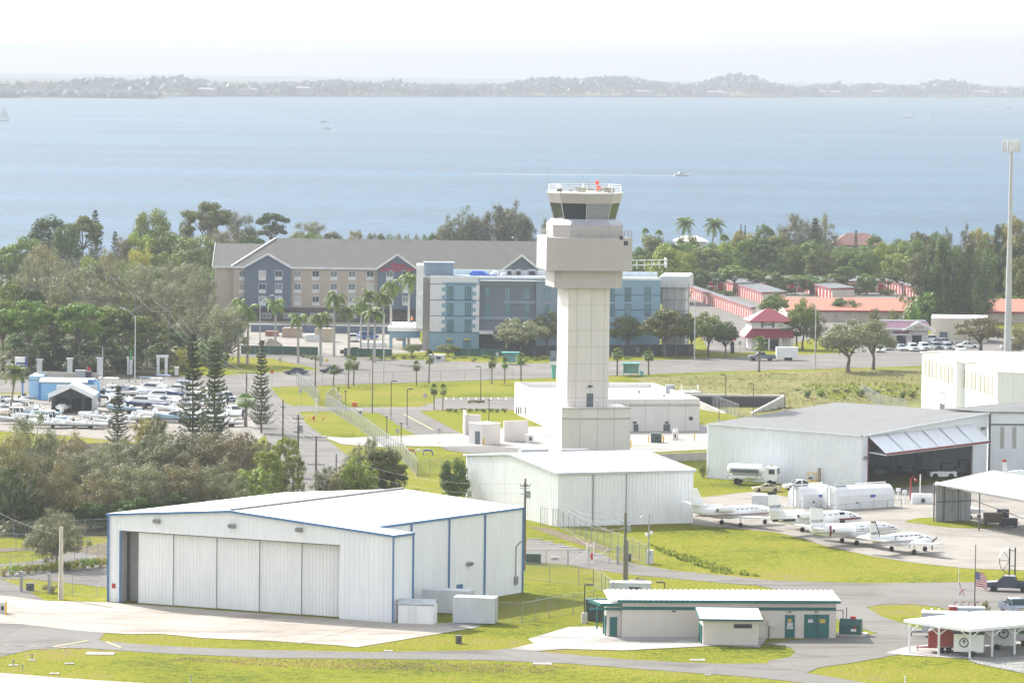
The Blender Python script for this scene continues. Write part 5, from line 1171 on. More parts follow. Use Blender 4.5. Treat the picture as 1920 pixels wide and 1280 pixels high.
# white sunlit stair fin at the left corner, end wall in perspective
b=MB();f0=Pb - ub*3.0;b.prism([f0+nb*.6,f0+nb*.6+ub*1.5,f0+ub*1.5 - nb*9,f0 - nb*9],zb*.3,zat(f0,497));b.build('stair_fin',WPAINT,t)
b=MB();b.prism([Pb - ub*1.5 - nb*1.5,Pb - nb*1.5+ub*.01,Pb - nb*(dB - 1),Pb - ub*1.5 - nb*(dB - 1)],0,zb - .1);b.build('end_wall',M('stucco_tan',(.45,.41,.37),.85),t)
b=MB();q=Pb+nb*-10;b.wall(q - ub*1.4,q+ub*5,zb,zb+2.6,5);b.wall(q - ub*1.6,q+ub*5.2,zb+2.6,zb+2.9,5.4,.2);b.build('roof_stair_house',STBG,t)
def roofbox(name,px,py,d,mat,label,cat,par=None,rzz=0.0):
    P=G(px,py,zb - .4);th_=thing(name,label,cat,P);b=MB();b.box(P+Vector((0,0,d[2] / 2)),d,rzz);b.build('casing',mat,th_)
    b=MB();b.box(P+Vector((0,-d[1] / 2 - .01,d[2]*.5)),(d[0]*.6,.06,d[2]*.6));b.build('grille',DARKM,th_)
    b=MB();b.box(P+Vector((0,0,d[2]+.05)),(d[0]*.9,d[1]*.9,.1));b.build('cap',GALV,th_);return th_
for px,w,lab in ((843,1.5,'pale air-conditioner near the left end of the blue building roof'),(955,1.2,'grey roof unit standing alone on the blue building roof'),(972,1.2,'grey roof unit right of its twin on the blue building'),(998,2.0,'broad roof unit nearest the tower on the blue building')): roofbox('roof_unit',px,519,(w,1.2,1.5),GALV if px > 900 else PTAC,lab,'roof unit')
tp=thing('blue_tarpaulin','bright blue tarpaulin over a heap on the white roof','tarpaulin',G(893,519,zb - .3));P=Vector(tp.location);b=MB()
b.loft([[P+Vector((x*s,y*s,z)) for x,y in ((-1.4,-1),(2.2,-1),(2.6,.8),(-1.2,1.1))] for s,z in ((1.15,0),(1,.8),(.62,1.35))]);b.build('sheet',M('tarp_blue',(.04,.17,.62),.5,.2,2,bump=.8,bscale=2),tp)
b=MB();b.box(P+Vector((3.4,.2,.25)),(2.2,1,.5));b.build('trailing_fold',MATS['tarp_blue'],tp)
for dx,s,lab in ((928,1.5,'big white round bag of insulation on the flat roof'),(944,1.1,'smaller white bag beside the round insulation bag')):
    P=G(dx,520,zb - .4);b=MB();b.lathe(P,[(s*.5,0),(s*.62,s*.25),(s*.6,s*.7),(s*.3,s*.95)],10);solo('insulation_bag',lab,'bag',b,M('white_plastic',(.72,.73,.75),.5,.1,2,bump=.5),P,smooth=True)
# canopy of the porte-cochere and a worker on it
t=thing('entry_canopy','white flat canopy on columns at the left of the blue building','canopy',G(760,658));P=G(760,650);zc_=zat(P,610)
b=MB();c0,c1,c2,c3=G(727,613,zc_),G(797,613.5,zc_),G(800,604,zc_),G(735,603.5,zc_);b.slab([c0,c1,c2,c3],.9);b.build('roof',WHTROOF,t)
for px in (733,758,795): b=MB();q=V2(G(px,613,zc_))+Vector((0,1,0));b.box(q+Vector((0,0,zc_ / 2 - .4)),(.7,.7,zc_ - .9));b.build('column',SKYB,t)
b=MB();q0,q1=V2(c0)+Vector((.5,.5,0)),V2(c1)+Vector((-1,.5,0));b.wall(q0,q1,zc_ - 2.4,zc_ - .9,.3);b.build('fascia_panel',SKYB,t)
# stair tower in scaffolding
Ps,Qs=G(1236,660),G(1290,661);us=(Qs - Ps).normalized();ns=Vector((us.y,-us.x,0));zs_=zat(Ps,521)
t=thing('stair_tower','pale unfinished stair tower wrapped in scaffolding, right of the blue block','building',Ps)
b=MB();b.wall(Ps+us*.4,Qs - us*.8,0,zs_ - 2,14,-1);b.build('wall',M('block_pale',(.60,.59,.58),.9,.1,.8),t);b=MB();b.wall(Ps - us*.2,Qs,zs_ - 2,zs_+.3,15.5,.3);b.build('cornice',M('cornice_pale',(.6,.6,.61),.8),t);b=MB();b.wall(Ps,Qs - us*.2,zs_+.3,zs_+.5,15,.1);b.build('roof',WHTROOF,t)
sc=thing('scaffold','grey tube scaffolding against the unfinished stair tower','scaffold',Ps+ns*1.2)
ls_=(Qs - Ps).length;b=MB()
for k in range(5): q=Ps+us*ls_*k / 4+ns*1.2;b.tube(q,q+Vector((0,0,zs_ - 1)),.06);b.tube(q - ns*1,q - ns*1+Vector((0,0,zs_ - 1)),.06)
b.build('standards',GALV,sc);b=MB()
for k in range(1,7):
    z=Vector((0,0,zs_*k / 7));b.tube(Ps+ns*1.2+z,Qs+ns*1.2+z,.05)
    if k < 6: b.tube(Ps+ns*1.2+z+us*(k % 3)*1.5,Ps+ns*1.2+us*((k % 3)*1.5+2.2)+z*((k+1) / k),.04)
b.build('ledgers',GALV,sc);b=MB()
for k in (2,4,5): b.wall(Ps+ns*1.2,Qs+ns*1.2,zs_*k / 7 - .12,zs_*k / 7 - .04,1.0)
b.build('planks',M('scaffold_plank',(.25,.2,.15),.9),sc)
t=thing('roof_frame','white open steel frame on the roof behind the tower','frame',V2(G(1215,640)) - ub*0);P0,P1=G(1166,505,zb),G(1250,503,zb);zf_=2.0
b=MB()
for k in range(7): q=P0.lerp(P1,k / 6);b.box(q+Vector((0,0,zf_ / 2)),(.18,.18,zf_))
for k in range(3): q=P1+Vector((-.2,3.0*(k+1),0));b.box(q+Vector((0,0,zf_ / 2)),(.18,.18,zf_))
for z in (zf_,zf_*.45): b.bar(P0+Vector((0,0,z)),P1+Vector((0,0,z)),.18,.18);b.bar(P1+Vector((0,0,z)),P1+Vector((-.2,9,z)),.18,.18)
b.build('frame',WPAINT,t)
# ---- self-storage rows with red doors
SROOF=M('storage_roof',(.12,.126,.132),.85,.08,.3,spec=.15);SWALL=M('storage_wall',(.60,.52,.44),.85);SRED=M('storage_red',(.34,.04,.045),.6)
def storage(label,wpx,depth_px,nd,far=False):
    """long low row: wall line wpx (front end -> back end), roof away to depth_px"""
    P,Q=G(*wpx[0]),G(*wpx[1]);u=(Q - P).normalized();L_=(Q - P).length;n=Vector((u.y,-u.x,0));D_=G(*depth_px,3.0);dd=abs((V2(D_) - P).dot(n));t=thing('storage_row',label,'storage building',P)
    if n.dot(Vector((-.5,-1,0))) < 0: P,Q=Q,P;u=-u;n=-n
    b=MB();b.wall(P,Q,0,3.0,dd);b.build('wall',SWALL,t);r=MB();r.slab([up(P+n*.3,3.0),up(Q+n*.3,3.0),up(Q - n*(dd+.3),3.25),up(P - n*(dd+.3),3.25)],.1);r.build('roof',SROOF,t)
    b=MB();b.wall(P,Q,2.75,3.05,.1,.36);b.wall(Q,Q - n*dd,2.75,3.05,.1,.1);b.wall(P - n*dd,P,2.75,3.05,.1,.1);b.build('red_trim',SRED,t)
    for k in range(nd): a=L_*(k+.18) / nd;b=MB();b.rect(P,Q,a,a+L_ / nd*.62,.05,2.35,.05,.08);b.build('roller_door',SRED,t)
storage('longest storage row, its red doors facing the road',((1287,556),(1410,600)),(1425,580),30)
storage('second storage row of red doors behind the longest one',((1360,546),(1430,570)),(1500,557),16)
storage('right storage row beside the tall casuarinas',((1652,543),(1728,562)),(1750,548),14)
storage('short storage row behind the orange roof',((1510,549),(1560,562)),(1650,553),8)
storage('cross row of storage closing the yard at the back',((1292,545),(1660,548)),(1660,535),22)
# ---- long building with the orange roof
OR=M('orange_roof',(.34,.115,.065),.7,.06,.3,detail=7)
t=thing('warehouse','long building with plain orange pitched roof','warehouse',G(1480,604));Po,Qo=G(1476,602),G(1990,606);uo=(Qo - Po).normalized();no=Vector((uo.y,-uo.x,0));ho=zat(Qo,598.5)
ho=max(2.6,zat(G(1731,604),592));mid=Po - no*14;zo=zat(mid,557.5)
b=MB();b.wall(Po,Qo,0,ho,28);b.add([(*Po.xy,ho),(*(Po - no*28).xy,ho),(*mid.xy,zo)],[(0,2,1)]);b.build('wall',SWALL,t);r=MB();r.slab([up(Po+no*.6 - uo*.5,ho),up(Qo+no*.6,ho),up(Qo - no*14,zo),up(mid - uo*.5,zo)],.2);r.slab([up(mid - uo*.5,zo),up(Qo - no*14,zo),up(Qo - no*28.6,ho),up(Po - no*28.6 - uo*.5,ho)],.2);r.build('roof',OR,t)
b=MB();b.bar(up(Po+no*.65 - uo*.5,ho - .1),up(Qo+no*.65,ho - .1),.12,.4);b.build('fascia',SRED,t)
# ---- storage office with the red hip roofs
def hip(b,P,u,n,w,d,z,rise,ov,ridge=.25):
    c=[P - u*ov+n*ov,P+u*(w+ov)+n*ov,P+u*(w+ov) - n*(d+ov),P - u*ov - n*(d+ov)];c=[Vector((p.x,p.y,z)) for p in c];m0=P+u*w*(.5 - ridge / 2) - n*d / 2;m1=P+u*w*(.5+ridge / 2) - n*d / 2;m0=Vector((m0.x,m0.y,z+rise));m1=Vector((m1.x,m1.y,z+rise))
    for f in ([c[0],c[1],m1,m0],[c[1],c[2],m1],[c[2],c[3],m0,m1],[c[3],c[0],m0]): b.slab(f,.15)
RROOF=M('red_metal_roof',(.22,.02,.035),.5,.05,.4);t=thing('storage_office','two-storey cream office with red hipped roofs','office',G(1410,655));Pf=G(1409,655);Qf=G(1485,657);uf=(Qf - Pf).normalized();uf=Vector((math.cos(.12),math.sin(.12),0));nf=Vector((uf.y,-uf.x,0));wf=(Qf - Pf).length*.98;df=8.0
z1_,z2_=zat(Pf,632),zat(Pf,602);z3_=zat(Pf+uf*wf / 2 - nf*df / 2,578)
b=MB();b.prism([Pf,Pf+uf*wf,Pf+uf*wf - nf*df,Pf - nf*df],0,z2_);b.build('wall',CREAM,t);b=MB();hip(b,Pf,uf,nf,wf,df,z2_,z3_ - z2_,.7,.12);b.build('roof',RROOF,t)
b=MB();zl=zat(Pf,617);p=[Pf - uf*2+nf*2,Pf+uf*(wf+.3)+nf*2,Pf+uf*(wf+.3),Pf];b.slab([up(p[0],z1_),up(p[1],z1_),up(p[2],zl),up(p[3],zl)],.15);b.slab([up(Pf - uf*2 - nf*df,z1_),up(p[0],z1_),up(Pf,zl),up(Pf - nf*df,zl)],.15);b.build('porch_roof',RROOF,t)
for k in range(5): b=MB();q=Pf - uf*1.7+nf*1.7+uf*(wf+1.7)*k / 4;b.box(q+Vector((0,0,z1_ / 2)),(.4,.4,z1_));b.build('porch_column',CREAM,t)
Qf2=Pf+uf*wf;windows(t,Pf,Qf2,(1439,),((605,611),),2.6,1.5,TRIMW,WING)
b=MB();s_,z_=on(Pf,Qf2,1430,608);b.rect(Pf,Qf2,s_ - .35,s_+.2,z_ - .7,z_+.8,.08,.08);s_,z_=on(Pf,Qf2,1449,608);b.rect(Pf,Qf2,s_ - .2,s_+.35,z_ - .7,z_+.8,.08,.08);b.build('shutters',GREYD,t)
b=MB();b.rect(Pf,Qf2,2.2,6,.1,z1_ - .5,.04,.1);b.build('shopfront',DGLASS,t)
# ---- repair shop with the maroon roof, beige store behind
MAR=M('maroon_roof',(.11,.03,.065),.6,.08,.4);t=thing('repair_shop','small repair shop with maroon roof and white-edged front gable','shop',G(1655,648));Pm,Qm=G(1652,646),G(1740,647);um=(Qm - Pm).normalized();nm=Vector((um.y,-um.x,0));wm=(Qm - Pm).length
zm_=zat(Pm,616);b=MB();b.wall(Pm,Qm,0,zm_,9);b.build('wall',CREAM,t);b=MB();a=[Pm - um*.8+nm*.8,Qm+um*.8+nm*.8,Qm+um*.2 - nm*5,Pm - um*.2 - nm*5];zt_=zat(Pm - nm*4,603);b.slab([up(a[0],zm_),up(a[1],zm_),up(a[2],zt_),up(a[3],zt_)],.2);b.build('roof',MAR,t)
b=MB();b.wall(Pm - nm*5,Qm - nm*5,zm_,zt_+.4,.5);b.bar(up(a[0],zm_ - .1),up(a[1],zm_ - .1),.15,.35);b.build('white_edge',WPAINT,t)
sg,_=on(Pm,Qm,1722,620);cg=Pm+um*sg;zg=zat(cg+nm*1.5,604.5);b=MB();l_,r_=cg - um*3.4+nm*1.6,cg+um*3.4+nm*1.6
b.add([(*l_.xy,zm_ - .2),(*r_.xy,zm_ - .2),(*(cg+nm*1.6).xy,zg),(*(l_ - nm*4).xy,zm_ - .2),(*(r_ - nm*4).xy,zm_ - .2),(*(cg - nm*4).xy,zg)],[(0,1,2),(0,2,5,3),(1,4,5,2)]);b.build('gable',M('gable_cream',(.6,.56,.5)),t)
b=MB();g0,g1,g2=Vector((*(l_+nm*.1 - um*.4).xy,zm_ - .3)),Vector((*(cg+nm*1.7).xy,zg+.1)),Vector((*(r_+nm*.1+um*.4).xy,zm_ - .3));b.bar(g0,g1,.2,.4);b.bar(g1,g2,.2,.4);b.build('gable_trim',WPAINT,t)
text('AUTO',.75,M('sign_dark_red',(.3,.02,.03)),t,cg+nm*1.72+Vector((0,0,zm_+.35)),nm,'sign_lettering')
b=MB();b.rect(Pm,Qm,wm*.25,wm*.58,zm_ - 1.1,zm_ - .5,2.0,2.1);b.build('door_canopy',MAR,t);b=MB();b.rect(Pm,Qm,wm*.23,wm*.6,zm_ - 1.3,zm_ - 1.05,2.1,2.2);b.build('canopy_edge',WPAINT,t)
for f in (.33,.66): b=MB();b.rect(Pm,Qm,wm*f,wm*(f+.2),.1,zm_ - 1.4,.05,.1);dd=b.build('garage_door',DGLASS,t)
t=thing('beige_store','plain beige flat-roofed store behind the parked cars','building',G(1745,640));P,Q=G(1745,641),G(1850,643);b=MB();b.wall(P,Q,0,zat(P,597),12);b.build('wall',M('stucco_cream',(.58,.52,.42),.85),t);b=MB();b.wall(P,Q,zat(P,597),zat(P,597)+.3,12.4,.2);b.build('roof',WHTROOF,t);b=MB();b.rect(P,Q,2,3.8,.05,2.4,.05,.1);b.build('door',GREYD,t)
# ---- houses among the trees on the near shore
def cottage(px,pb,w,h,rise,roof,label):
    P=G(px,pb);t=thing('house',label,'house',P);u,n=Vector((1,0,0)),Vector((0,-1,0));b=MB();b.prism([P,P+u*w,P+u*w - n*9,P - n*9],0,h);b.build('wall',CREAM,t);b=MB();hip(b,P,u,n,w,9,h,rise,.8,.4);b.build('roof',roof,t);b=MB();b.rect(P,P+u*w,w*.2,w*.35,1,h - 1,.05,.1);b.rect(P,P+u*w,w*.6,w*.8,1,h - 1,.05,.1);b.build('window',DGLASS,t)
PINKR=M('terracotta_pink',(.25,.13,.105),.8,.1,.6)
cottage(1560,505,16,7.6,3.6,PINKR,'pink-tiled house among the shore trees');cottage(1268,500,9,8,1.6,WHTROOF,'white-roofed hut between two coconut palms')
t=thing('white_store','low white flat-roofed building among the left trees','building',G(10,565));P,Q=G(5,560),G(84,561);b=MB();b.wall(P,Q,0,zat(P,529),14);b.build('wall',WHT,t);b=MB();b.wall(P - Vector((.3,0,0)),Q,zat(P,529),zat(P,529)+.4,14.5,.3);b.build('roof',M('roof_pale_tan',(.5,.48,.45),.8),t)
for k in range(3): b=MB();s=9+k*1.6;b.tube(P+Vector((s,-.5,0)),P+Vector((s,-.5,zat(P,540) - k*.4)),.5,.45,8);b.build('vent_stack',WPAINT,t)
# ---- blue boat shop and open shed
BSH=M('boat_shop_blue',(.24,.50,.76),.7,.06,.4);BSHT=M('boat_shop_trim',(.07,.22,.52),.6);Pk,Qk=G(73,750),G(176,751.5);uk=(Qk - Pk).normalized();nk=Vector((uk.y,-uk.x,0));lk_=(Qk - Pk).length;zk=zat(Pk,715.5)
t=thing('boat_shop','bright blue flat-roofed boat shop with stepped front','shop',Pk)
b=MB();b.wall(Pk,Qk,0,zk,9);b.build('wall',BSH,t);b=MB();e=Pk - nk*2.2 - uk*2.2;b.prism([e,Pk - nk*2.2+uk*.2,Pk - nk*10+uk*.2,e - nk*8],0,zk+.9);b.build('side_wall',M('boat_shop_pale',(.36,.58,.78),.7),t)
b=MB();b.prism([e,Qk - nk*2.2,Qk - nk*13,e - nk*11],zk,zk+.2);b.slab([up(Pk+nk*.3,zk - .1),up(Qk+nk*.3,zk - .1),up(Qk - nk*2.2,zk+.6),up(Pk - nk*2.2,zk+.6)],.15);b.wall(e - nk*5+uk,Qk - nk*5 - nk*2,zk+.2,zk+1.3,.3);b.build('roof',M('roof_tan_grey',(.42,.40,.36),.8),t)
b=MB();b.rect(Pk,Qk,lk_ - 1.1,lk_+.0,0,zk+.5,.3,3);b.rect(Pk,Qk,-.1,.35,0,zk,.1,.2);b.build('trim',BSHT,t);b=MB();q=Pk+uk*lk_*.68 - nk*6;b.box(q+Vector((0,0,zk+1.1)),(1.9,1.4,1.5));b.build('roof_unit',GALV,t);b=MB();b.box(q+Vector((1.5,-.1,zk+1)),(1,1.2,1.3));b.build('roof_fan',DARKM,t)
t=thing('boat_shed','white peaked open-fronted metal shed with a boat inside','shed',G(93,775));Pz,Qz=G(95.5,774),G(172,775);uz=(Qz - Pz).normalized();nz=Vector((uz.y,-uz.x,0));wz=(Qz - Pz).length;hz_=zat(Pz,738);pz=zat(Pz+uz*wz / 2,722)
b=MB();dz=9.0
for p in (Pz,Qz): b.prism([p,p+uz*.12,p+uz*.12 - nz*dz,p - nz*dz],0,hz_)
b.wall(Pz - nz*dz,Qz - nz*dz,0,hz_+1,.1);b.build('wall',M('shed_lining',(.5,.5,.51),.8),t);r=MB();c=Pz+uz*wz / 2
r.slab([up(Pz+nz*1.0 - uz*.4,hz_ - .3),up(c+nz*1.0,pz),up(c - nz*dz,pz),up(Pz - nz*dz - uz*.4,hz_ - .3)][::-1],.12);r.slab([up(c+nz*1.0,pz),up(Qz+nz*1.0+uz*.4,hz_ - .3),up(Qz - nz*dz+uz*.4,hz_ - .3),up(c - nz*dz,pz)][::-1],.12);r.build('roof',WHTROOF,t);b=MB();gl_,gc_,gr_=up(Pz+nz*1.05 - uz*.4,hz_ - .45),up(c+nz*1.05,pz - .15),up(Qz+nz*1.05+uz*.4,hz_ - .45);b.bar(gl_,gc_,.1,.75);b.bar(gc_,gr_,.1,.75);b.build('gable_flashing',WHTROOF,t)
b=MB();b.wall(Pz+nz*1 - uz*.4,Pz+nz*1 - uz*.3,hz_ - 1.5,hz_ - .3,dz);b.build('side_flap',WHTROOF,t);b=MB()
for k in range(3): b.box(c+uz*(k - 1)*2.3 - nz*8.5+Vector((0,0,1)),(1.6,.6,2))
b.build('shelving',DARKM,t)
# ---- white pillars with dark fence panels on the left roadside
gpil='white pillars of the roadside wall'
for px,pb,pt,w in ((17,702,676,1.0),(74,703,675,1.0),(131,703,673,1.0),(187,704,672,1.0),(243.5,702,671,1.0),(331,703,690,.7)):
    P=G(px,pb);h=zat(P,pt);t=thing('pillar',None,'pillar',P);b=MB();b.box(P+Vector((0,0,h / 2)),(w,w,h));b.build('shaft',WPAINT,t);b=MB();b.box(P+Vector((0,0,h+.1)),(w*1.35,w*1.35,.25));b.build('cap',WPAINT,t);reg(t,'square white masonry pillar','of the roadside wall',gpil)
t=thing('gateway','white double-pillared gateway arch at the end of roadside wall','gateway',G(304,702));P=V2(t.location);h=zat(P,666)
for dx in (-.8,.8): b=MB();b.box(P+Vector((dx,0,h / 2)),(.55,.7,h));b.build('pillar',WPAINT,t)
b=MB();b.box(P+Vector((0,0,h - .2)),(2.4,.9,.5));b.build('lintel',WPAINT,t)
for k,(x0,x1) in enumerate(((22,69),(79,126),(136,183),(191,239),(248,296))):
    P,Q=G(x0,703),G(x1,703);b=MB()
    for j in range(int((Q - P).length / .16)): q=P+(Q - P)*(j*.16 / (Q - P).length);b.tube(q,q+Vector((0,0,1.9)),.018,.018,3)
    for z in (.2,1.8): b.bar(P+Vector((0,0,z)),Q+Vector((0,0,z)),.05,.05)
    o=solo('picket_fence',None,'fence',b,BLKP,P);reg(o,'black metal picket panel','between roadside pillars','picket panels of the roadside wall')
# green construction screens
SCR=M('screen_green',(.055,.13,.095),.9,.2,.5,bump=.3)
for i,(a,c,h,lab,m) in enumerate((((452,664),(596,667),1.9,'long green construction screen by the hotel drive',SCR),((645,668),(735,670),1.8,'green construction screen behind the dark pickup',SCR),((852,668),(945,670),1.8,'green construction screen before the blue building',SCR),((950,668),(1045,668),2.3,'black construction screen left of the tower',BLKP),((1143,668),(1300,667),2.5,'black construction screen with pale prints right of the tower',BLKP))):
    P,Q=G(*a),G(*c);t=thing('site_screen',lab,'fence',P);b=MB();b.wall(P,Q,.1,h,.05);b.build('screen',m,t);b=MB()
    for k in range(int((Q - P).length / 3)+1): q=P.lerp(Q,k*3 / (Q - P).length);b.tube(q,q+Vector((0,0,h+.1)),.04)
    b.build('posts',GALV,t)
    if 'prints' in lab:
        pm=M('print_grey',(.25,.25,.26));n=Vector((0,-1,0))
        for px in (1196,1242,1302): q=P.lerp(Q,min(.97,(px - 1143) / 157));text('K',1.9,pm,t,q+Vector((0,-.08,1.25)),n,'screen_print')
t=thing('hotel_terrace_wall','grey terrace wall with railing along the hotel front','wall',G(480,625));P,Q=G(470,622),G(735,626);b=MB();b.wall(P,Q,0,1.7,.3);b.build('wall',HBLUE,t);b=MB()
for z in (2.0,2.4): b.tube(P+Vector((0,0,z)),Q+Vector((0,0,z)),.05)
b.build('railing',GALV,t)
# ================================================================== VEHICLES, AIRCRAFT, BOATS
CARGL=glass('car_glass',(.03,.045,.05),.05);TYRE=M('tyre_rubber',(.02,.02,.02),.85);RIM=M('alloy_rim',(.5,.5,.5),.3,metal=.8);CHROME=M('chrome',(.6,.6,.6),.2,metal=.9);LAMP=M('lamp_glass',(.7,.7,.68),.2);TAILR=M('tail_red',(.4,.02,.02),.3)
def paint(name,c): return M(name,c,.3,.03,.6,spec=.5,coat=.4)
PW=paint('paint_car_white',(.75,.75,.74));PN=paint('paint_navy',(.012,.02,.045));PK=paint('paint_black',(.015,.016,.018));PG=paint('paint_slate',(.10,.13,.17));PS=paint('paint_silver',(.42,.44,.46));PB=paint('paint_beige',(.45,.38,.22));PR=paint('paint_red',(.28,.02,.03));PBL=paint('paint_blue',(.03,.10,.35));PGR=paint('paint_grey_green',(.2,.23,.22))
def wheels(t,xs,y,r,w=.22,rim=RIM):
    for x in xs:
        for s in (-1,1):
            b=MB();b.lathe((x,s*y - w / 2*(1 if s > 0 else 1),r),[(r*.6,0),(r,.03),(r,w - .03),(r*.6,w)],14,'y');wh=b.build('wheel',TYRE,t,local=True)
            b=MB();b.lathe((x,s*(y+w*.32) - (.05 if s > 0 else 0.0) ,r),[(r*.55,0),(r*.62,.03),(r*.2,.07)] if s > 0 else [(r*.2,-.02),(r*.62,.03),(r*.55,.06)],10,'y');b.build('rim',rim,wh,local=True)
def extr(b,prof,hw,inset=.06):
    """side profile (x, z) drawn out to a body, narrowed a little towards the top"""
    zs=[z for _,z in prof];zm=max(zs);z0=min(zs)
    f=lambda z: hw - inset*((z - z0) / (zm - z0)) ** 2
    return b.loft([[(x,-f(z),z) for x,z in prof],[(x,f(z),z) for x,z in prof]])
def cabin(t,bx,tx,z0,z1,hw0,hw1,paint_):
    b=MB();b.loft([[(bx[0],-hw0,z0),(bx[1],-hw0,z0),(bx[1],hw0,z0),(bx[0],hw0,z0)],[(tx[0],-hw1,z1),(tx[1],-hw1,z1),(tx[1],hw1,z1),(tx[0],hw1,z1)]]);b.build('windows',CARGL,t,local=True)
    b=MB();b.loft([[(tx[0] - .05,-hw1 - .02,z1 - .03),(tx[1]+.06,-hw1 - .02,z1 - .03),(tx[1]+.06,hw1+.02,z1 - .03),(tx[0] - .05,hw1+.02,z1 - .03)],[(tx[0]+.1,-hw1+.08,z1+.06),(tx[1] - .1,-hw1+.08,z1+.06),(tx[1] - .1,hw1 - .08,z1+.06),(tx[0]+.1,hw1 - .08,z1+.06)]])
    for s in (-1,1):
        for k,(a,c) in enumerate(((bx[0],tx[0]),((bx[0]+bx[1]) / 2 - .05,(tx[0]+tx[1]) / 2 - .05),(bx[1],tx[1]))): b.bar((a,s*(hw0+.01),z0),(c,s*(hw1+.01),z1),.08,.09)
    b.build('roof',paint_,t,local=True)
def lights(t,x0,x1,y,z):
    for s in (-1,1):
        b=MB();b.box((x0,s*y,z),(.1,.32,.16));b.build('headlight',LAMP,t,local=True);b=MB();b.box((x1,s*y,z+.08),(.08,.28,.2));b.build('tail_light',TAILR,t,local=True)
def sedan(name='sedan',coupe=False):
    t=proto(thing(name,None,'car',(0,0,0)));b=MB();extr(b,[(2.3,.28),(2.38,.55),(2.15,.7),(1.0,.88),(-1.6,.93),(-2.25,.9),(-2.36,.6),(-2.3,.28)],.88);b.build('body',PW,t,local=True)
    cabin(t,(-1.8,1.05),(-.85 if not coupe else -.5,.25),.88,1.4 if not coupe else 1.26,.8,.62,PW);wheels(t,(1.4,-1.35),.78,.32);lights(t,2.3,-2.32,.6,.62);return t
def suv(name='suv'):
    t=proto(thing(name,None,'car',(0,0,0)));b=MB();extr(b,[(2.25,.35),(2.32,.7),(2.2,.95),(1.05,1.08),(-2.2,1.1),(-2.3,.8),(-2.25,.35)],.92);b.build('body',PW,t,local=True)
    cabin(t,(-2.15,1.15),(-1.95,.45),1.06,1.72,.84,.7,PW);wheels(t,(1.4,-1.35),.8,.37);lights(t,2.25,-2.27,.66,.85)
    b=MB();b.box((2.3,0,.78),(.08,.9,.3));b.build('grille',BLKP,t,local=True);return t
def pickup(name='pickup_truck'):
    t=proto(thing(name,None,'pickup',(0,0,0)));b=MB();extr(b,[(2.8,.5),(2.88,.8),(2.8,1.1),(1.35,1.22),(-.75,1.22),(-.75,.5)],.95,.05);b.build('body',PG,t,local=True)
    b=MB()
    for s in (-1,1): b.box((-1.85,s*.9,.85),(2.2,.1,.75))
    b.box((-2.92,0,.85),(.08,1.88,.75));b.box((-1.85,0,.6),(2.15,1.75,.12));b.build('bed',PG,t,local=True)
    cabin(t,(-.8,1.45),(-.62,.72),1.2,1.85,.86,.72,PG);wheels(t,(1.85,-1.75),.82,.42,.28);lights(t,2.82,-2.93,.72,.95)
    b=MB();b.box((2.92,0,.62),(.16,1.9,.24));b.box((-3.0,0,.55),(.14,1.8,.2));b.build('bumper',CHROME,t,local=True);b=MB();b.box((2.86,0,.95),(.1,1.0,.34));b.build('grille',CHROME,t,local=True)
    for s in (-1,1): b=MB();b.box((1.0,s*1.05,1.32),(.16,.22,.24));b.build('mirror',BLKP,t,local=True)
    return t
SEDAN,COUPE,SUVP,PICK=sedan(),sedan('coupe',True),suv(),pickup()
def car(pr,px,py,head,p,label,group=None,sc=1.0):
    """head: direction of travel in degrees, 0 = to the photo's right, 90 = away"""
    return place(pr,G(px,py),R_(head),(sc,)*3,label,group,{'body': p,'roof': p,'bed': p})
car(SEDAN,555,702,172,PN,'dark blue sedan on the main road at the junction');car(SEDAN,622,699,172,PK,'black sedan following on the main road behind the palms')
car(PICK,1428,676,184,PG,'slate blue pickup towing a white box trailer on the main road');car(PICK,1893,1108,170,PN,'dark navy pickup with chrome bumper on the road at the right edge',sc=1.0);car(PICK,1903,1151,-75,PG,'grey pickup parked facing forward near the flagpoles')
car(PICK,664,667,0,PK,'black pickup parked by the green screen near the hotel');car(PICK,662,640,95,PW,'white pickup parked in the hotel building yard',sc=.95);car(SUVP,690,636,30,PBL,'blue car parked in the hotel building yard')
car(SEDAN,1497,917,193,PW,'clean white sedan parked behind the fuel tanks');car(COUPE,1437,921,188,PB,'faded beige coupe on the grass beside the fuel truck',sc=.9)
gcar='cars for sale before the repair shop'
for px,py,p,pr in ((1664,656,PS,SEDAN),(1690,657,PS,SEDAN),(1712,658,PW,SUVP),(1733,657,PW,SUVP),(1756,656,PGR,SUVP),(1777,657,PS,SUVP),(1800,659,PW,SEDAN),(1648,660,PW,SEDAN)):
    o=car(pr,px,py,-80,p,None,None);reg(o,{PS: 'silver',PW: 'white',PGR: 'grey-green'}[p]+(' sedan' if pr is SEDAN else ' off-roader'),'in the front car row',gcar)
for px,py,p,pr in ((1748,642,PW,SUVP),(1758,646,PS,SEDAN),(1772,645,PS,SEDAN),(1776,638,PGR,SUVP),(1815,652,PW,SEDAN),(1905,648,PW,SUVP),(1918,652,PK,SUVP),(1895,655,PS,SEDAN)):
    o=car(pr,px,py,10,p,None,None);reg(o,{PS: 'silver',PW: 'white',PGR: 'grey-green',PK: 'black'}[p]+(' sedan' if pr is SEDAN else ' off-roader'),'parked behind the front car row',gcar)
car(SEDAN,438,778,-60,PW,'white car half hidden by the tall pines at the boat yard',sc=1.2);car(SUVP,425,752,-60,PS,'silver car behind the white one at the boat yard')
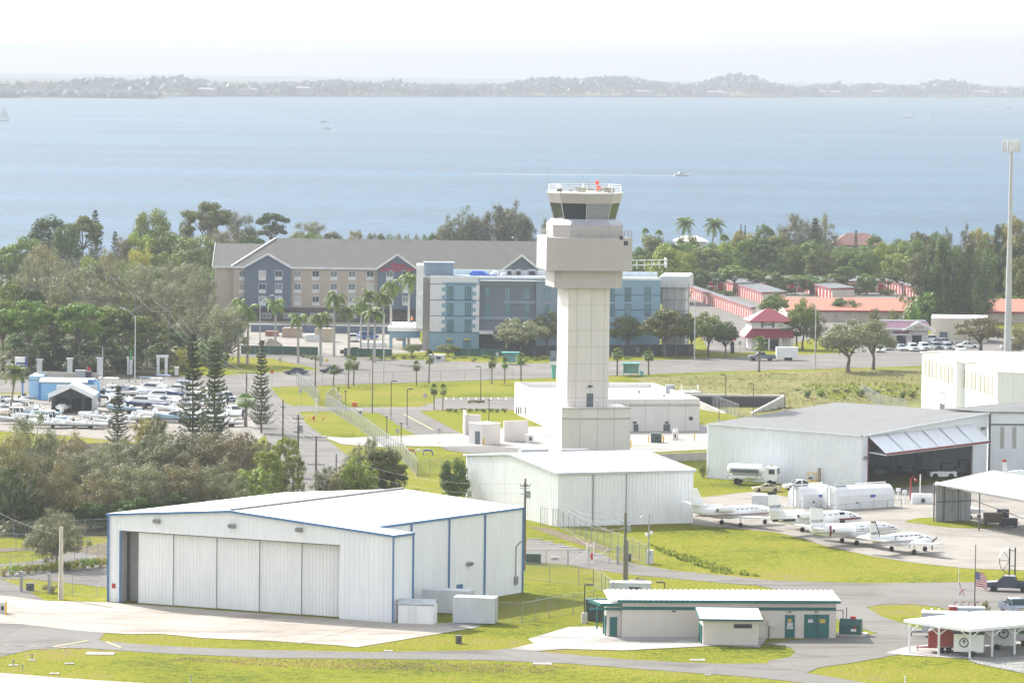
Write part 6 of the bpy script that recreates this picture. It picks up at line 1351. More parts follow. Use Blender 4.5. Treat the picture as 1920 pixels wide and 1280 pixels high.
# trailers
def boxtrailer(P,rz,L_,W_,H_,m,label,axle=1,emblem=None,nose=False,cat='trailer',stripe_=None,pitched=False):
    t=thing('box_trailer',label,cat,P,rz);b=MB();zb0=.55
    if pitched: extr(b,[(L_ / 2,zb0),(L_ / 2,zb0+H_*.9),(L_*.3,zb0+H_),(-L_*.3,zb0+H_),(-L_ / 2,zb0+H_*.9),(-L_ / 2,zb0)],W_ / 2,.02)
    else: b.box((0,0,zb0+H_ / 2),(L_,W_,H_))
    b.build('box',m,t,local=True);b=MB();b.box((0,0,zb0+H_+.03),(L_+.06,W_+.06,.06)) if not pitched else b.box((0,0,zb0+H_+.01),(L_*.6,W_*.9,.05));b.build('roof',m if pitched else GREYD if emblem else WPAINT,t,local=True)
    b=MB();b.bar((L_ / 2,.4,zb0),(L_ / 2+1.3,0,zb0 - .05),.08,.1);b.bar((L_ / 2,-.4,zb0),(L_ / 2+1.3,0,zb0 - .05),.08,.1);b.tube((L_ / 2+1.1,0,0),(L_ / 2+1.1,0,.8),.05);b.build('drawbar',BLKP if m is not PR else PR,t,local=True)
    wheels(t,[(k - (axle - 1) / 2)*.85 - .3 for k in range(axle)],W_ / 2+.1,.33,.2);b=MB()
    for s in (-1,1): b.box((-.3,s*(W_ / 2+.12),.74),(.95*axle,.28,.06))
    b.build('mudguard',CHROME if m is PR else m,t,local=True)
    if emblem:
        for fx,fy,n in emblem:
            b=MB();r=min(.55,H_*.27);c=Vector((fx,fy,zb0+H_*.52));n_=Vector(n);u=Vector((-n_.y,n_.x,0));k=22
            ring=[c+n_*.015+u*r*math.cos(2*math.pi*i / k)+Vector((0,0,r*math.sin(2*math.pi*i / k))) for i in range(k)];rin=[c+n_*.015+u*r*.78*math.cos(2*math.pi*i / k)+Vector((0,0,r*.78*math.sin(2*math.pi*i / k))) for i in range(k)]
            for i in range(k): b.face([ring[i],ring[(i+1) % k],rin[(i+1) % k],rin[i]])
            z=Vector((0,0,1));b.bar(c+n_*.012 - z*r*.5,c+n_*.012+z*r*.5,.12,.02);b.bar(c+n_*.012 - u*r*.35+z*r*.2,c+n_*.012+u*r*.35+z*r*.2,.02,.12);b.lathe(c+z*r*.5,[(.05,-.05),(.1,0),(.05,.08)],8)
            b.build('round_emblem',BLKT,t,local=True)
    if stripe_: b=MB();b.box((stripe_[0],W_ / 2+.012,zb0+H_*.42),(stripe_[1],.02,.3));b.build('stripe',stripe_[2],t,local=True)
    return t
boxtrailer(G(1475,675),R_(184),4.6,2.1,2.2,PW,'white enclosed trailer hitched behind the slate pickup',2)
boxtrailer(G(1766,1222),R_(176),3.0,1.9,2.0,PR,'dark red tandem trailer under the carport',2,pitched=True)
boxtrailer(G(1817,1229),R_(170),3.2,1.9,1.9,PW,'small white trailer with round emblem under the carport',1,[(.5,.96,(0,1,0))])
boxtrailer(G(1868,1219)+Vector((0,1.5,0)),R_(170),4.2,2.2,2.5,PW,'tall white trailer with round emblem and red stripe',1,[(-1.0,1.11,(0,1,0))],stripe_=(1.5,.9,PR))
boxtrailer(G(1917,1212)+Vector((0,1.5,0)),R_(175),4.4,2.2,2.4,PW,'white trailer with green stripes at the right edge',1,stripe_=(.6,2.4,M('stripe_green',(.06,.25,.06))))
boxtrailer(G(1775,1200)+Vector((0,3,0)),R_(175),5.0,2.2,2.2,PS,'pale trailer behind the dark red one under the carport',1)
# red fire-equipment skid behind the carport
t=thing('rescue_skid','red and silver rescue equipment trailer behind the carport roof','trailer',G(1812,1165));P=Vector(t.location);b=MB();b.box(P+Vector((-1.6,0,1)),(.9,1.8,1.6));b.build('red_cabinet',PR,t);b=MB();b.box(P+Vector((.5,0,1)),(3.2,1.8,1.4));b.build('silver_cabinet',PS,t);b=MB()
for k in range(5): b.path([P+Vector((-1.5+k*.8,-.5,1.75)),P+Vector((-1.4+k*.8,-.5,2.3)),P+Vector((-1.0+k*.8,-.5,2.3))],.04)
b.build('hose_rails',PR,t)
wheels_t=thing('spare_axle',None,'x',(0,0,0));bpy.data.objects.remove(wheels_t)
# fuel truck
t=thing('fuel_truck','white cab-over fuel tanker truck parked against the ribbed wall','truck',G(1416,908),R_(-14));b=MB()
k=16;ring=lambda x,s: [(x,1.2*s*math.cos(2*math.pi*i / k),2.25+.85*s*math.sin(2*math.pi*i / k)) for i in range(k)]
b.loft([ring(-4.1,.75),ring(-3.9,1),ring(1.0,1),ring(1.2,.75)]);b.build('tank',PW,t,local=True,smooth=False)
b=MB();b.box((-1.4,-1.12,2.1),(4.2,.3,.55));b.build('side_recess',GREYD,t,local=True);b=MB();b.box((-.2,0,.85),(7.6,.9,.3));b.box((-1.2,0,1.15),(4.5,2.2,.4));b.build('chassis',PW,t,local=True)
b=MB();extr(b,[(3.5,.7),(3.6,1.5),(3.45,2.7),(1.7,2.75),(1.6,.7)],1.15,.04);b.build('cab',PW,t,local=True);b=MB();b.add([(3.61,-.95,1.75),(3.61,.95,1.75),(3.5,.9,2.55),(3.5,-.9,2.55)],[(0,1,2,3)]);b.build('windscreen',CARGL,t,local=True)
for s in (-1,1): b=MB();b.box((2.7,s*1.14,2.1),(.9,.06,.7));b.build('side_window',CARGL,t,local=True)
wheels(t,(2.5,-2.6),1.0,.5,.32,PW);b=MB();b.box((-.6,-1.0,.9),(1.3,.5,.5));b.tube((.4,-1.05,1),(.4,-1.05,1.6),.1);b.build('pump_gear',CHROME,t,local=True);b=MB();b.lathe((2.4,0,2.78),[(.14,0),(.12,.2)],8);b.build('beacon',M('amber',(.6,.2,.02)),t,local=True);lights(t,3.55,-4.1,.9,1.0)
# forklift
t=thing('forklift','yellow forklift with raised mast by the ribbed wall','forklift',G(1522,913),R_(-20));b=MB();extr(b,[(.8,.3),(.9,.9),(.2,1.0),(-1.0,1.1),(-1.1,.4)],.55);b.build('body',YEL,t,local=True);b=MB()
for x in (-.7,.6):
    for y in (-.5,.5): b.bar((x,y,.9),(x*.9,y,2.2),.07,.07)
b.box((-.05,0,2.2),(1.4,1.1,.07));b.build('guard',YEL,t,local=True);b=MB()
for y in (-.4,.4): b.box((1.15,y,1.5),(.14,.14,2.9))
b.box((1.15,0,2.85),(.1,.9,.12));b.build('mast',M('mast_brown',(.25,.16,.06)),t,local=True);wheels(t,(.6,-.7),.55,.3,.2);b=MB();b.box((-.2,0,1.25),(.5,.5,.5));b.build('seat',BLKP,t,local=True)
b=MB();P=G(1545,912);b.lathe(P,[(.25,0),(.24,.05),(.05,.7)],8);solo('traffic_cone','small orange cone beside the forklift','cone',b,M('cone_orange',(.7,.15,.03)),P)
# tow tractor and gear inside the open hangar
def tug(px,py,rz,m,lab):
    t=thing('tow_tractor',lab,'tow tractor',G(px,py),rz);b=MB();extr(b,[(2.0,.4),(2.0,1.1),(.4,1.2),(-2.2,1.15),(-2.2,.4)],.9);b.build('body',m,t,local=True);b=MB();b.box((-.8,0,1.75),(1.6,1.5,1.2));b.build('cab',DARKM,t,local=True);wheels(t,(1.2,-1.3),.85,.45,.3,PW);return t
tug(1765,897,R_(190),PW,'white tow tractor inside the open hangar')
tug(1798,890,R_(190),DARKM,'dark tow tractor with cab inside the open hangar')
for k,(px,py,d) in enumerate(((1650,893,(2.2,1.2,1.6)),(1676,890,(1.2,1,3.4)),(1700,889,(2,1,1.2)),(1722,886,(1,1,3.0)))):
    P=G(px,py);t=thing('work_stand',['low bench stand inside the open hangar at left','tall rack standing in the open hangar','middle trolley inside the open hangar','narrow tall stand in the open hangar centre'][k],'stand',P);b=MB();b.box(P+Vector((0,0,d[2]*.5)),(d[0]*.9,d[1]*.8,d[2]*.5));b.build('body',M('shop_grey',(.12,.12,.13),.7),t);b=MB()
    for sx in (-1,1): b.box(P+Vector((sx*d[0]*.45,0,d[2]*.5)),(.1,d[1],d[2]))
    b.build('frame',DARKM,t)
# ---- aircraft
AW=M('aircraft_white',(.78,.78,.77),.3,.04,.5,coat=.3);AGL=M('aircraft_glass',(.012,.014,.018),.25,spec=.2);REGK=M('registration_black',(.02,.02,.02),.5);STRP=M('stripe_maroon',(.2,.02,.04),.4);STRN=M('stripe_navy',(.03,.03,.12),.4);STRG=M('stripe_gold',(.3,.2,.05),.4)
def flat(b,pts,th_):
    """thin lifting surface: plan outline with thickness, z from the points"""
    n=len(pts);b.loft([[(p[0],p[1],p[2]+th_ / 2) for p in pts],[(p[0],p[1],p[2] - th_ / 2) for p in pts]])
def fuselage(b,secs,n=14):
    b.loft([[(x,ry*math.cos(2*math.pi*i / n),zc+rz*math.sin(2*math.pi*i / n)) for i in range(n)] for x,ry,rz,zc in secs])
def plane(px,py,head,label,secs,wing,fin,stab,wins,cockpit,gear,stripes=(),regn=None,finish=None,cat='airplane'):
    t=thing('aircraft',label,cat,G(px,py),R_(head));b=MB();fuselage(b,secs);b.build('fuselage',AW,t,local=True,smooth=True)
    for s in (-1,1): b=MB();flat(b,[(x,s*y,z) for x,y,z in wing],.2);b.build('wing',AW,t,local=True);b=MB();flat(b,[(x,s*y,z) for x,y,z in stab],.1);b.build('tailplane',AW,t,local=True)
    b=MB();b.loft([[(x,.1,z) for x,z in fin],[(x,-.1,z) for x,z in fin]]);b.build('fin',AW,t,local=True)
    def side(x,z): # body half-width at x, z
        for a,c in zip(secs,secs[1:]):
            if min(a[0],c[0]) <= x <= max(a[0],c[0]):
                f=(x - a[0]) / (c[0] - a[0]);ry=a[1]+(c[1] - a[1])*f;rz=a[2]+(c[2] - a[2])*f;zc=a[3]+(c[3] - a[3])*f;q=1 - ((z - zc) / max(rz,.01)) ** 2
                return ry*math.sqrt(max(q,.05))
        return .5
    for x,z,w,h in wins:
        for s in (-1,1):
            b=MB();y=side(x,z);b.loft([[(x - w / 2,s*(y+.03),z - h / 2),(x+w / 2,s*(y+.03),z - h / 2),(x+w / 2,s*(side(x,z+h / 2)+.02),z+h / 2),(x - w / 2,s*(side(x,z+h / 2)+.02),z+h / 2)],[(x - w / 2,s*(y - .1),z - h / 2),(x+w / 2,s*(y - .1),z - h / 2),(x+w / 2,s*(y - .1),z+h / 2),(x - w / 2,s*(y - .1),z+h / 2)]]);b.build('window',AGL,t,local=True)
    x0,x1,z0,z1=cockpit
    for s in (-1,1): b=MB();b.loft([[(x0,s*(side(x0,z1)+.03),z1),(x0,s*(side(x0,z0)+.03),z0),(x1,s*(side(x1,z0)+.03),z0),((x0+x1) / 2,s*(side((x0+x1) / 2,z1)+.03),z1)],[(x0,s*.1,z1),(x0,s*.1,z0),(x1,s*.1,z0),((x0+x1) / 2,s*.1,z1)]]);b.build('cockpit_window',AGL,t,local=True)
    for x,y,zt_ in gear: b=MB();b.tube((x,y,.25),(x,y,zt_),.07,.09);g=b.build('gear_leg',AW,t,local=True);b=MB();b.lathe((x,y - .1,.3),[(.15,0),(.3,.03),(.3,.17),(.15,.2)],12,'y');b.build('tyre',TYRE,g,local=True)
    for xa,xb,z,hh,m in stripes:
        for s in (-1,1):
            b=MB();n=14;L_=[(xa+(xb - xa)*i / n) for i in range(n+1)]
            for a,c in zip(L_,L_[1:]): b.face([(a,s*(side(a,z)+.025),z),(c,s*(side(c,z)+.025),z),(c,s*(side(c,z+hh)+.025),z+hh),(a,s*(side(a,z+hh)+.025),z+hh)])
            b.build('stripe',m,t,local=True)
    if regn:
        body,x,z,sz,on_fin=regn;loc=t.location.copy();rz=t.rotation_euler.z
        for s in (-1,1):
            y=s*(.12 if on_fin else side(x,z)+.05);o=text(body,sz,REGK,t,t.location,(0,s,0),'registration',.008);o.location=(x,y,z)
    if finish: finish(t,side)
    return t
def jet_engines(t,x,y,z,r=.42,L_=2.6):
    for s in (-1,1):
        b=MB();b.lathe((x - L_ / 2,s*y,z),[(r*.55,0),(r*.85,.5),(r,L_*.55),(r,L_*.9),(r*.82,L_)],14,'x');e=b.build('engine',AW,t,local=True,smooth=True);b=MB();b.lathe((x+L_ / 2 - .02,s*y,z),[(r*.8,0),(r*.78,.03)],12,'x');b.build('intake',DARKM,e,local=True);b=MB();b.lathe((x - L_ / 2 - .03,s*y,z),[(r*.5,0),(r*.52,.04)],12,'x');b.build('exhaust',DARKM,e,local=True)
        b=MB();b.box((x,s*y*.62,z),(1.4,y*.5,.12));b.build('pylon',AW,t,local=True)
citsec=[(-6.6,.12,.15,2.15),(-5.2,.38,.45,1.95),(-3,.68,.72,1.75),(-1,.8,.82,1.7),(3.2,.8,.82,1.7),(4.4,.72,.72,1.62),(5.6,.48,.45,1.48),(6.4,.12,.12,1.4)]
citfin=[(-4.4,2.2),(-5.9,4.9),(-6.9,4.9),(-6.6,2.2)]
def cit_fin(regcap=None):
    def f(t,side):
        jet_engines(t,-2.3,1.3,2.25)
        if regcap: b=MB();b.box((-6.35,0,4.85),(1.1,.24,.35));b.build('fin_cap',regcap,t,local=True)
    return f
citw=[(1.6,.6,1.15),(1.2,6.9,1.5),(.3,6.9,1.5),(-1.1,.6,1.15)];cits=[(-5.2,.1,2.9),(-5.9,2.8,3.1),(-6.6,2.8,3.1),(-6.6,.1,2.9)];citg=[(-.6,2.0,1.2),(-.6,-2.0,1.2),(4.6,0,1.2)]
plane(1378,985,33,'white business jet with plain fin, parked against the plain white hangar',citsec,citw,citfin,cits,[(-.1+k*.72,1.95,.34,.42) for k in range(6)],(4.1,5.0,1.75,2.15),citg,[(-6,5.5,1.42,.1,STRP),(-5,4.5,1.3,.05,STRG)],('N69ZE',-3.0,2.0,.42,False),cit_fin()).scale=(1.1,)*3
sc2=1.2
plane(1532,1000,33,'white business jet with dark fin tip and open cabin door',citsec,citw,citfin,cits,[(-.3+k*.8,1.95,.36,.44) for k in range(4)]+[(3.0,1.75,.6,1.2)],(4.1,5.0,1.75,2.15),citg,[(2.5,6,1.45,.22,STRP),(-6.2,-3.5,1.6,.3,DARKM)],('N970RP',-5.95,3.3,.46,True),cit_fin(DARKM)).scale=(sc2,)*3  # tall last window stands for the open doorway, its inner shade painted dark
sabsec=[(-6.4,.3,.4,1.9),(-4.5,.6,.65,1.75),(-2.5,.8,.85,1.65),(3.0,.8,.85,1.65),(4.6,.66,.66,1.55),(6.0,.32,.32,1.4),(6.7,.08,.08,1.35)]
def sab(t,side):
    jet_engines(t,-2.6,1.25,1.85,.42,3.0);b=MB()
    for i in range(18):
        a0,a1=-1.3+i*.15,-1.3+(i+1)*.15
        for s in (-1,1): b.face([(-4.0 - .25*math.cos(a),s*(side(-4,1.7+.65*math.sin(a))+.04),1.7+.65*math.sin(a)) for a in (a0,a1)]+[(-3.75 - .25*math.cos(a),s*(side(-3.8,1.7+.65*math.sin(a))+.04),1.7+.65*math.sin(a)) for a in (a1,a0)])
    b.build('band',STRP,t,local=True)
plane(1604,1019,33,'white jet with tall square fin and curved maroon band at its tail',sabsec,[(1.4,.6,1.05),(-.6,6.4,1.35),(-1.7,6.4,1.35),(-1.4,.6,1.05)],[(-4.4,2.2),(-4.9,4.3),(-6.6,4.5),(-6.5,2.0)],[(-5.2,.3,2.2),(-6.3,2.6,2.3),(-7.0,2.6,2.3),(-6.4,.3,2.2)],[(.4,1.9,.34,.42),(3.6,1.9,.3,.4)],(4.4,5.3,1.7,2.05),[(-.9,1.4,1.1),(-.9,-1.4,1.1),(4.6,0,1.1)],[(-6,5.8,1.5,.08,STRG),(-3.5,5.8,1.75,.05,STRN)],('N305AR',-5.65,2.9,.5,True),sab).scale=(1.14,)*3
def navajo(t,side):
    for s in (-1,1):
        b=MB();b.lathe((-.6,s*1.95,1.35),[(.1,0),(.32,.7),(.4,1.6),(.42,2.5),(.3,2.9),(.12,3.1)],12,'x');e=b.build('engine',AW,t,local=True,smooth=True)
        b=MB()
        for k in range(3): a=k*2.094+.5;b.bar((2.55,s*1.95,1.35),(2.55,s*1.95+math.cos(a)*1.0,1.35+math.sin(a)*1.0),.05,.14)
        b.lathe((2.45,s*1.95,1.35),[(.16,0),(.12,.2),(.02,.36)],8,'x');b.build('propeller',BLKP,e,local=True)
    b=MB();b.bar((-3.6,0,2.0),(-4.3,0,3.7),.24,.1);b.bar((-4.2,0,3.72),(-4.9,0,3.72),.24,.14);b.build('fin_edge',BLKP,t,local=True)
plane(1694,1036,36,'white twin-propeller aircraft with five big square windows, nearest the grass',[(-4.9,.1,.15,1.75),(-3.2,.42,.5,1.62),(-1.2,.66,.74,1.55),(1.6,.66,.76,1.55),(2.4,.6,.62,1.45),(3.6,.42,.42,1.35),(4.7,.12,.14,1.3)],[(1.3,.5,1.05),(.7,6.0,1.55),(-.4,6.0,1.55),(-1.0,.5,1.05)],[(-3.6,2.0),(-4.2,3.7),(-5.0,3.7),(-4.9,1.8)],[(-3.8,.2,1.75),(-4.2,2.5,1.8),(-4.9,2.5,1.8),(-4.9,.2,1.75)],[(-1.5+k*.72,1.82,.5,.42) for k in range(5)],(1.75,2.35,1.65,2.05),[(-.1,1.95,1.2),(-.1,-1.95,1.2),(3.2,0,1.2)],[(-4.6,3.8,1.42,.07,STRP),(-4.6,3.6,1.28,.05,STRN)],('N895SC',-4.25,2.45,.4,True),navajo).scale=(1.15,)*3
def lt(t,side): b=MB();b.box((-3.55,0,3.55),(.7,.22,.4));b.build('fin_cap',RED,t,local=True)
plane(1912,905,40,'small white aircraft with red fin tip, behind the aircraft shade roof',[(-3.9,.1,.12,1.7),(-2,.36,.42,1.55),(.2,.55,.6,1.4),(1.4,.5,.5,1.3),(2.6,.15,.18,1.2)],[(1,.4,.9),(.6,4.8,1.2),(-.4,4.8,1.2),(-.6,.4,.9)],[(-2.6,1.8),(-3.3,3.7),(-3.9,3.7),(-3.9,1.6)],[(-3,.1,1.7),(-3.3,1.8,1.7),(-3.9,1.8,1.7),(-3.9,.1,1.7)],[(-.4,1.7,.6,.35)],(.4,1.1,1.5,1.8),[(-.3,1.4,1),(-.3,-1.4,1),(1.9,0,1)],finish=lt)
plane(1815,972,12,'dismantled pale light aircraft under the aircraft shade',[(-3.2,.1,.12,1.3),(-1.5,.32,.36,1.25),(.4,.5,.5,1.2),(1.8,.3,.3,1.1),(2.3,.1,.1,1.1)],[(.9,.4,1.55),(.7,3.6,1.6),(-.3,3.6,1.6),(-.5,.4,1.55)],[(-2.5,1.4),(-3,2.3),(-3.4,2.3),(-3.2,1.2)],[(-2.6,.1,1.35),(-2.8,1.2,1.35),(-3.2,1.2,1.35),(-3.2,.1,1.35)],[(0,1.5,.5,.25)],(.5,1,1.35,1.6),[(0,1,.9),(0,-1,.9),(1.6,0,.9)])
for k,(px,py,d,lab) in enumerate(((1862,984,(2.6,1.6,1.9),'brown crate of parts under the aircraft shade'),(1892,988,(2.2,1.4,1.4),'dark engine cart under the aircraft shade'),(1880,978,(1.6,1.2,2.0),'upright dark stand under the aircraft shade'))):
    P=G(px,py);t=thing('parts_cart',lab,'cart',P);b=MB();b.box(P+Vector((0,0,d[2]*.55)),(d[0],d[1],d[2]*.7));b.build('box',M(['crate_brown','cart_dark','cart_dark'][k],[(.16,.11,.08),(.05,.05,.055),(.05,.05,.055)][k],.8,.2,1.5),t);b=MB()
    for sx in (-1,1):
        for sy in (-1,1): b.tube(P+Vector((sx*d[0]*.4,sy*d[1]*.4,0)),P+Vector((sx*d[0]*.4,sy*d[1]*.4,d[2]*.25)),.12)
    b.build('legs',TYRE,t)
# ---- white fuel tanks
TANK=M('tank_white',(.76,.76,.75),.5,.08,.6);TSH=M('tank_roof',(.62,.63,.66),.5,.08,.6)
def fuel_tank(px0,py0,px1,py1,w,h,label):
    P,Q=G(px0,py0),G(px1,py1);u=(Q - P).normalized();L_=(Q - P).length;t=thing('fuel_tank',label,'fuel tank',P,math.atan2(u.y,u.x));prof=[(0,0),(0,h*.62),(w*.16,h*.88),(w*.34,h),(w*.66,h),(w*.84,h*.88),(w,h*.62),(w,0)]
    b=MB();b.loft([[(0,y,z) for y,z in prof],[(L_,y,z) for y,z in prof]]);b.build('shell',TANK,t,local=True)
    b=MB();b.box((L_*.15,w / 2,h+.06),(2.0,w*.34,.1));b.build('hatch_mat',GREYD,t,local=True);b=MB();b.path([(.2,w*.2,h*.95),(.2,w*.2,h+.9),(L_*.4,w*.2,h+.9)],.05);b.path([(L_*.45,w*.5,h+.3),(L_ - .4,w*.5,h+.3)],.1);b.build('pipework',WPAINT,t,local=True)
    b=MB()
    for y in (w*.4,w*.6): b.tube((-.12,y,0),(-.12,y,h),.04)
    for k in range(8): b.tube((-.12,w*.4,.3+k*.35),(-.12,w*.6,.3+k*.35),.03)
    b.build('ladder',GALV,t,local=True);b=MB();b.box((L_*.62,-.02,h*.55),(.9,.05,.4));b.build('sign',PBL,t,local=True);b=MB();b.lathe((L_*.35,-.02,h*.28),[(.16,-.1),(.16,.05)],10,'y');b.build('valve',DARKM,t,local=True)
fuel_tank(1569,956,1677,950,3.4,3.2,'nearest long white fuel tank with chamfered top');fuel_tank(1506,953,1560,950,3.6,3.1,'rear white fuel tank partly behind the nearest one')
t=thing('fuel_tank','short white fuel tank beside the pump posts','fuel tank',G(1710,944));P=Vector(t.location);b=MB();b.loft([[P+Vector((x,y,z)) for y,z in ((0,0),(0,1),(.4,1.4),(1.2,1.4),(1.6,1),(1.6,0))] for x in (0,2.9)]);b.build('shell',TANK,t);b=MB();b.box(P+Vector((1.6,-.1,.5)),(.5,.3,.5));b.build('pump',DARKM,t)
for px,py,pt,m,lab in ((1707,938,896,RED,'red and white hooked pump post'),(1725,935,889,WPAINT,'plain white post beside the pump posts'),(1684,938,918,WPAINT,'short white meter post near the tanks'),(1696,944,922,WPAINT,'low white pump pedestal near the tanks')):
    P=G(px,py);h=zat(P,pt);b=MB();b.tube(P,P+Vector((0,0,h)),.1,.09)
    if 'hook' in lab: b.path([P+Vector((0,0,h)),P+Vector((.4,0,h+.2)),P+Vector((.7,0,h - .1))],.06);b.lathe(P+Vector((.7,0,h - .4)),[(.2,0),(.22,.2),(.1,.3)],8)
    elif 'short' in lab or 'low' in lab: b.box(P+Vector((0,0,h)),(.6,.4,.5))
    solo('pump_post',lab,'post',b,m,P)
b=MB();P=G(1427,948);b.box(P+Vector((0,0,.8)),(2.4,2.0,1.6),-.2);t=thing('pallet_tank','pale grey cube container behind the first jet','container',P);b.build('casing',PTAC,t);b=MB();b.box(P+Vector((1.5,0,.75)),(.8,1.9,1.5),-.2);b.build('cage',GALV,t)
# green tank house beside the generator building
t=thing('diesel_tank','dark green diesel tank with sloped top beside the cream building','fuel tank',G(1574,1191));P,Q=G(1573,1191),G(1613,1192.5);u=(Q - P).normalized();n=Vector((-u.y,u.x,0));L_=(Q - P).length;GT=M('tank_green',(.025,.10,.09),.5,.1,.8)
zt2=hgt(1590,1192,1160);b=MB();pr_=[(0,0),(0,zt2*.62),(.5,zt2*.98),(1.3,zt2*.98),(1.9,zt2*.6),(1.9,0)]
b.loft([[P+u*s+n*y+Vector((0,0,z)) for y,z in pr_] for s in (0,L_)]);b.build('shell',GT,t);b=MB();b.path([P+u*.3+n*.9+Vector((0,0,zt2)),P+u*.3+n*.9+Vector((0,0,zt2+.8)),P - u*.7+n*.9+Vector((0,0,zt2+.8))],.05);b.tube(P+u*.7+n*.9+Vector((0,0,zt2)),P+u*.7+n*.9+Vector((0,0,zt2+1.2)),.05);b.build('vent_pipe',DARKM,t)
for k,m in ((.55,NOT),(.68,REDP),(.68,NOT)): b=MB();b.rect(P,Q,L_*k,L_*k+.3,zt2*(.45 if m is not NOT else .28),zt2*(.58 if m is not NOT else .42),.03,.04);b.build('notice',m,t)
b=MB();b.box(P+u*L_*.62+n*.6+Vector((0,0,zt2+.1)),(.6,.3,.3));b.build('red_cap',RED,t);b=MB();b.prism([P - u*.3 - n*.4,Q+u*.6 - n*.4,Q+u*.6+n*2.6,P - u*.3+n*2.6],.05,.16);b.build('plinth',CONCW,t)
# containers and shed by the front hangar
STEELW=M('container_white',(.62,.64,.66),.5,.1,.5)
Px,Qx=G(843,1171),G(925,1172);
def container(P,u,L_,W_,H_,label,m=STEELW,name='shipping_container'):
    n=Vector((-u.y,u.x,0));t=thing(name,label,'container',P);b=MB()
    b.ribs(P,P+u*L_,.1,H_,H_,.3,.04);b.ribs(P+u*L_,P+u*L_+n*W_,.1,H_,H_,.9,.03);b.ribs(P+u*L_+n*W_,P+n*W_,.1,H_,H_,.3,.04);b.ribs(P+n*W_,P,.1,H_,H_,.9,.03);b.build('wall',m,t)
    b=MB();b.prism([P,P+u*L_,P+u*L_+n*W_,P+n*W_],H_,H_+.1);b.build('roof',m,t);b=MB()
    for s in (.3,.7): b.tube(P+u*(L_+.06)+n*W_*s+Vector((0,0,.2)),P+u*(L_+.06)+n*W_*s+Vector((0,0,H_ - .1)),.03)
    b.build('door_bars',GALV,t);return t
dvn=dv.normalized();hc=hgt(925,1172,1124)
container(G(849,1168),Vector((.985,-.17,0)).normalized(),4.7,2.4,hc,'white ribbed shipping container nearest the fence');container(G(790,1148),Vector((.95,-.3,0)).normalized(),5.6,2.4,2.6,'white shipping container along the hangar side wall')
t=thing('garden_shed','small white shed with shallow gable beside the hangar corner','shed',G(746,1169));P=G(746,1168.5);u=Vector((.985,-.17,0)).normalized();n=Vector((-u.y,u.x,0));wq=5.6;hq=zat(P,1133)
wq=(G(811,1171.5) - P).length;dq_=2.2;b=MB();b.ribs(P,P+u*wq,0,hq,hq,.25,.02);m0=P+u*wq+n*dq_ / 2;b.ribs(P+u*wq,m0,0,hq,hq+.5,.25,.02);b.ribs(m0,P+u*wq+n*dq_,0,hq+.5,hq,.25,.02);b.ribs(P+u*wq+n*dq_,P+n*dq_,0,hq,hq);b.wall(P+n*dq_,P,0,hq,.05);b.build('wall',DOORW,t);b=MB();a,c=P - u*.1,P+u*(wq+.1);b.slab([up(a - n*.1,hq),up(c - n*.1,hq),up(c+n*dq_ / 2,hq+.5),up(a+n*dq_ / 2,hq+.5)],.06);b.slab([up(a+n*dq_ / 2,hq+.5),up(c+n*dq_ / 2,hq+.5),up(c+n*(dq_+.1),hq),up(a+n*(dq_+.1),hq)],.06);b.build('roof',M('shed_roof',(.5,.51,.55),.5),t)
b=MB();b.rect(P,P+u*wq,wq*.28,wq*.52,.05,hq - .2,.05,.04);b.build('door',WPAINT,t)
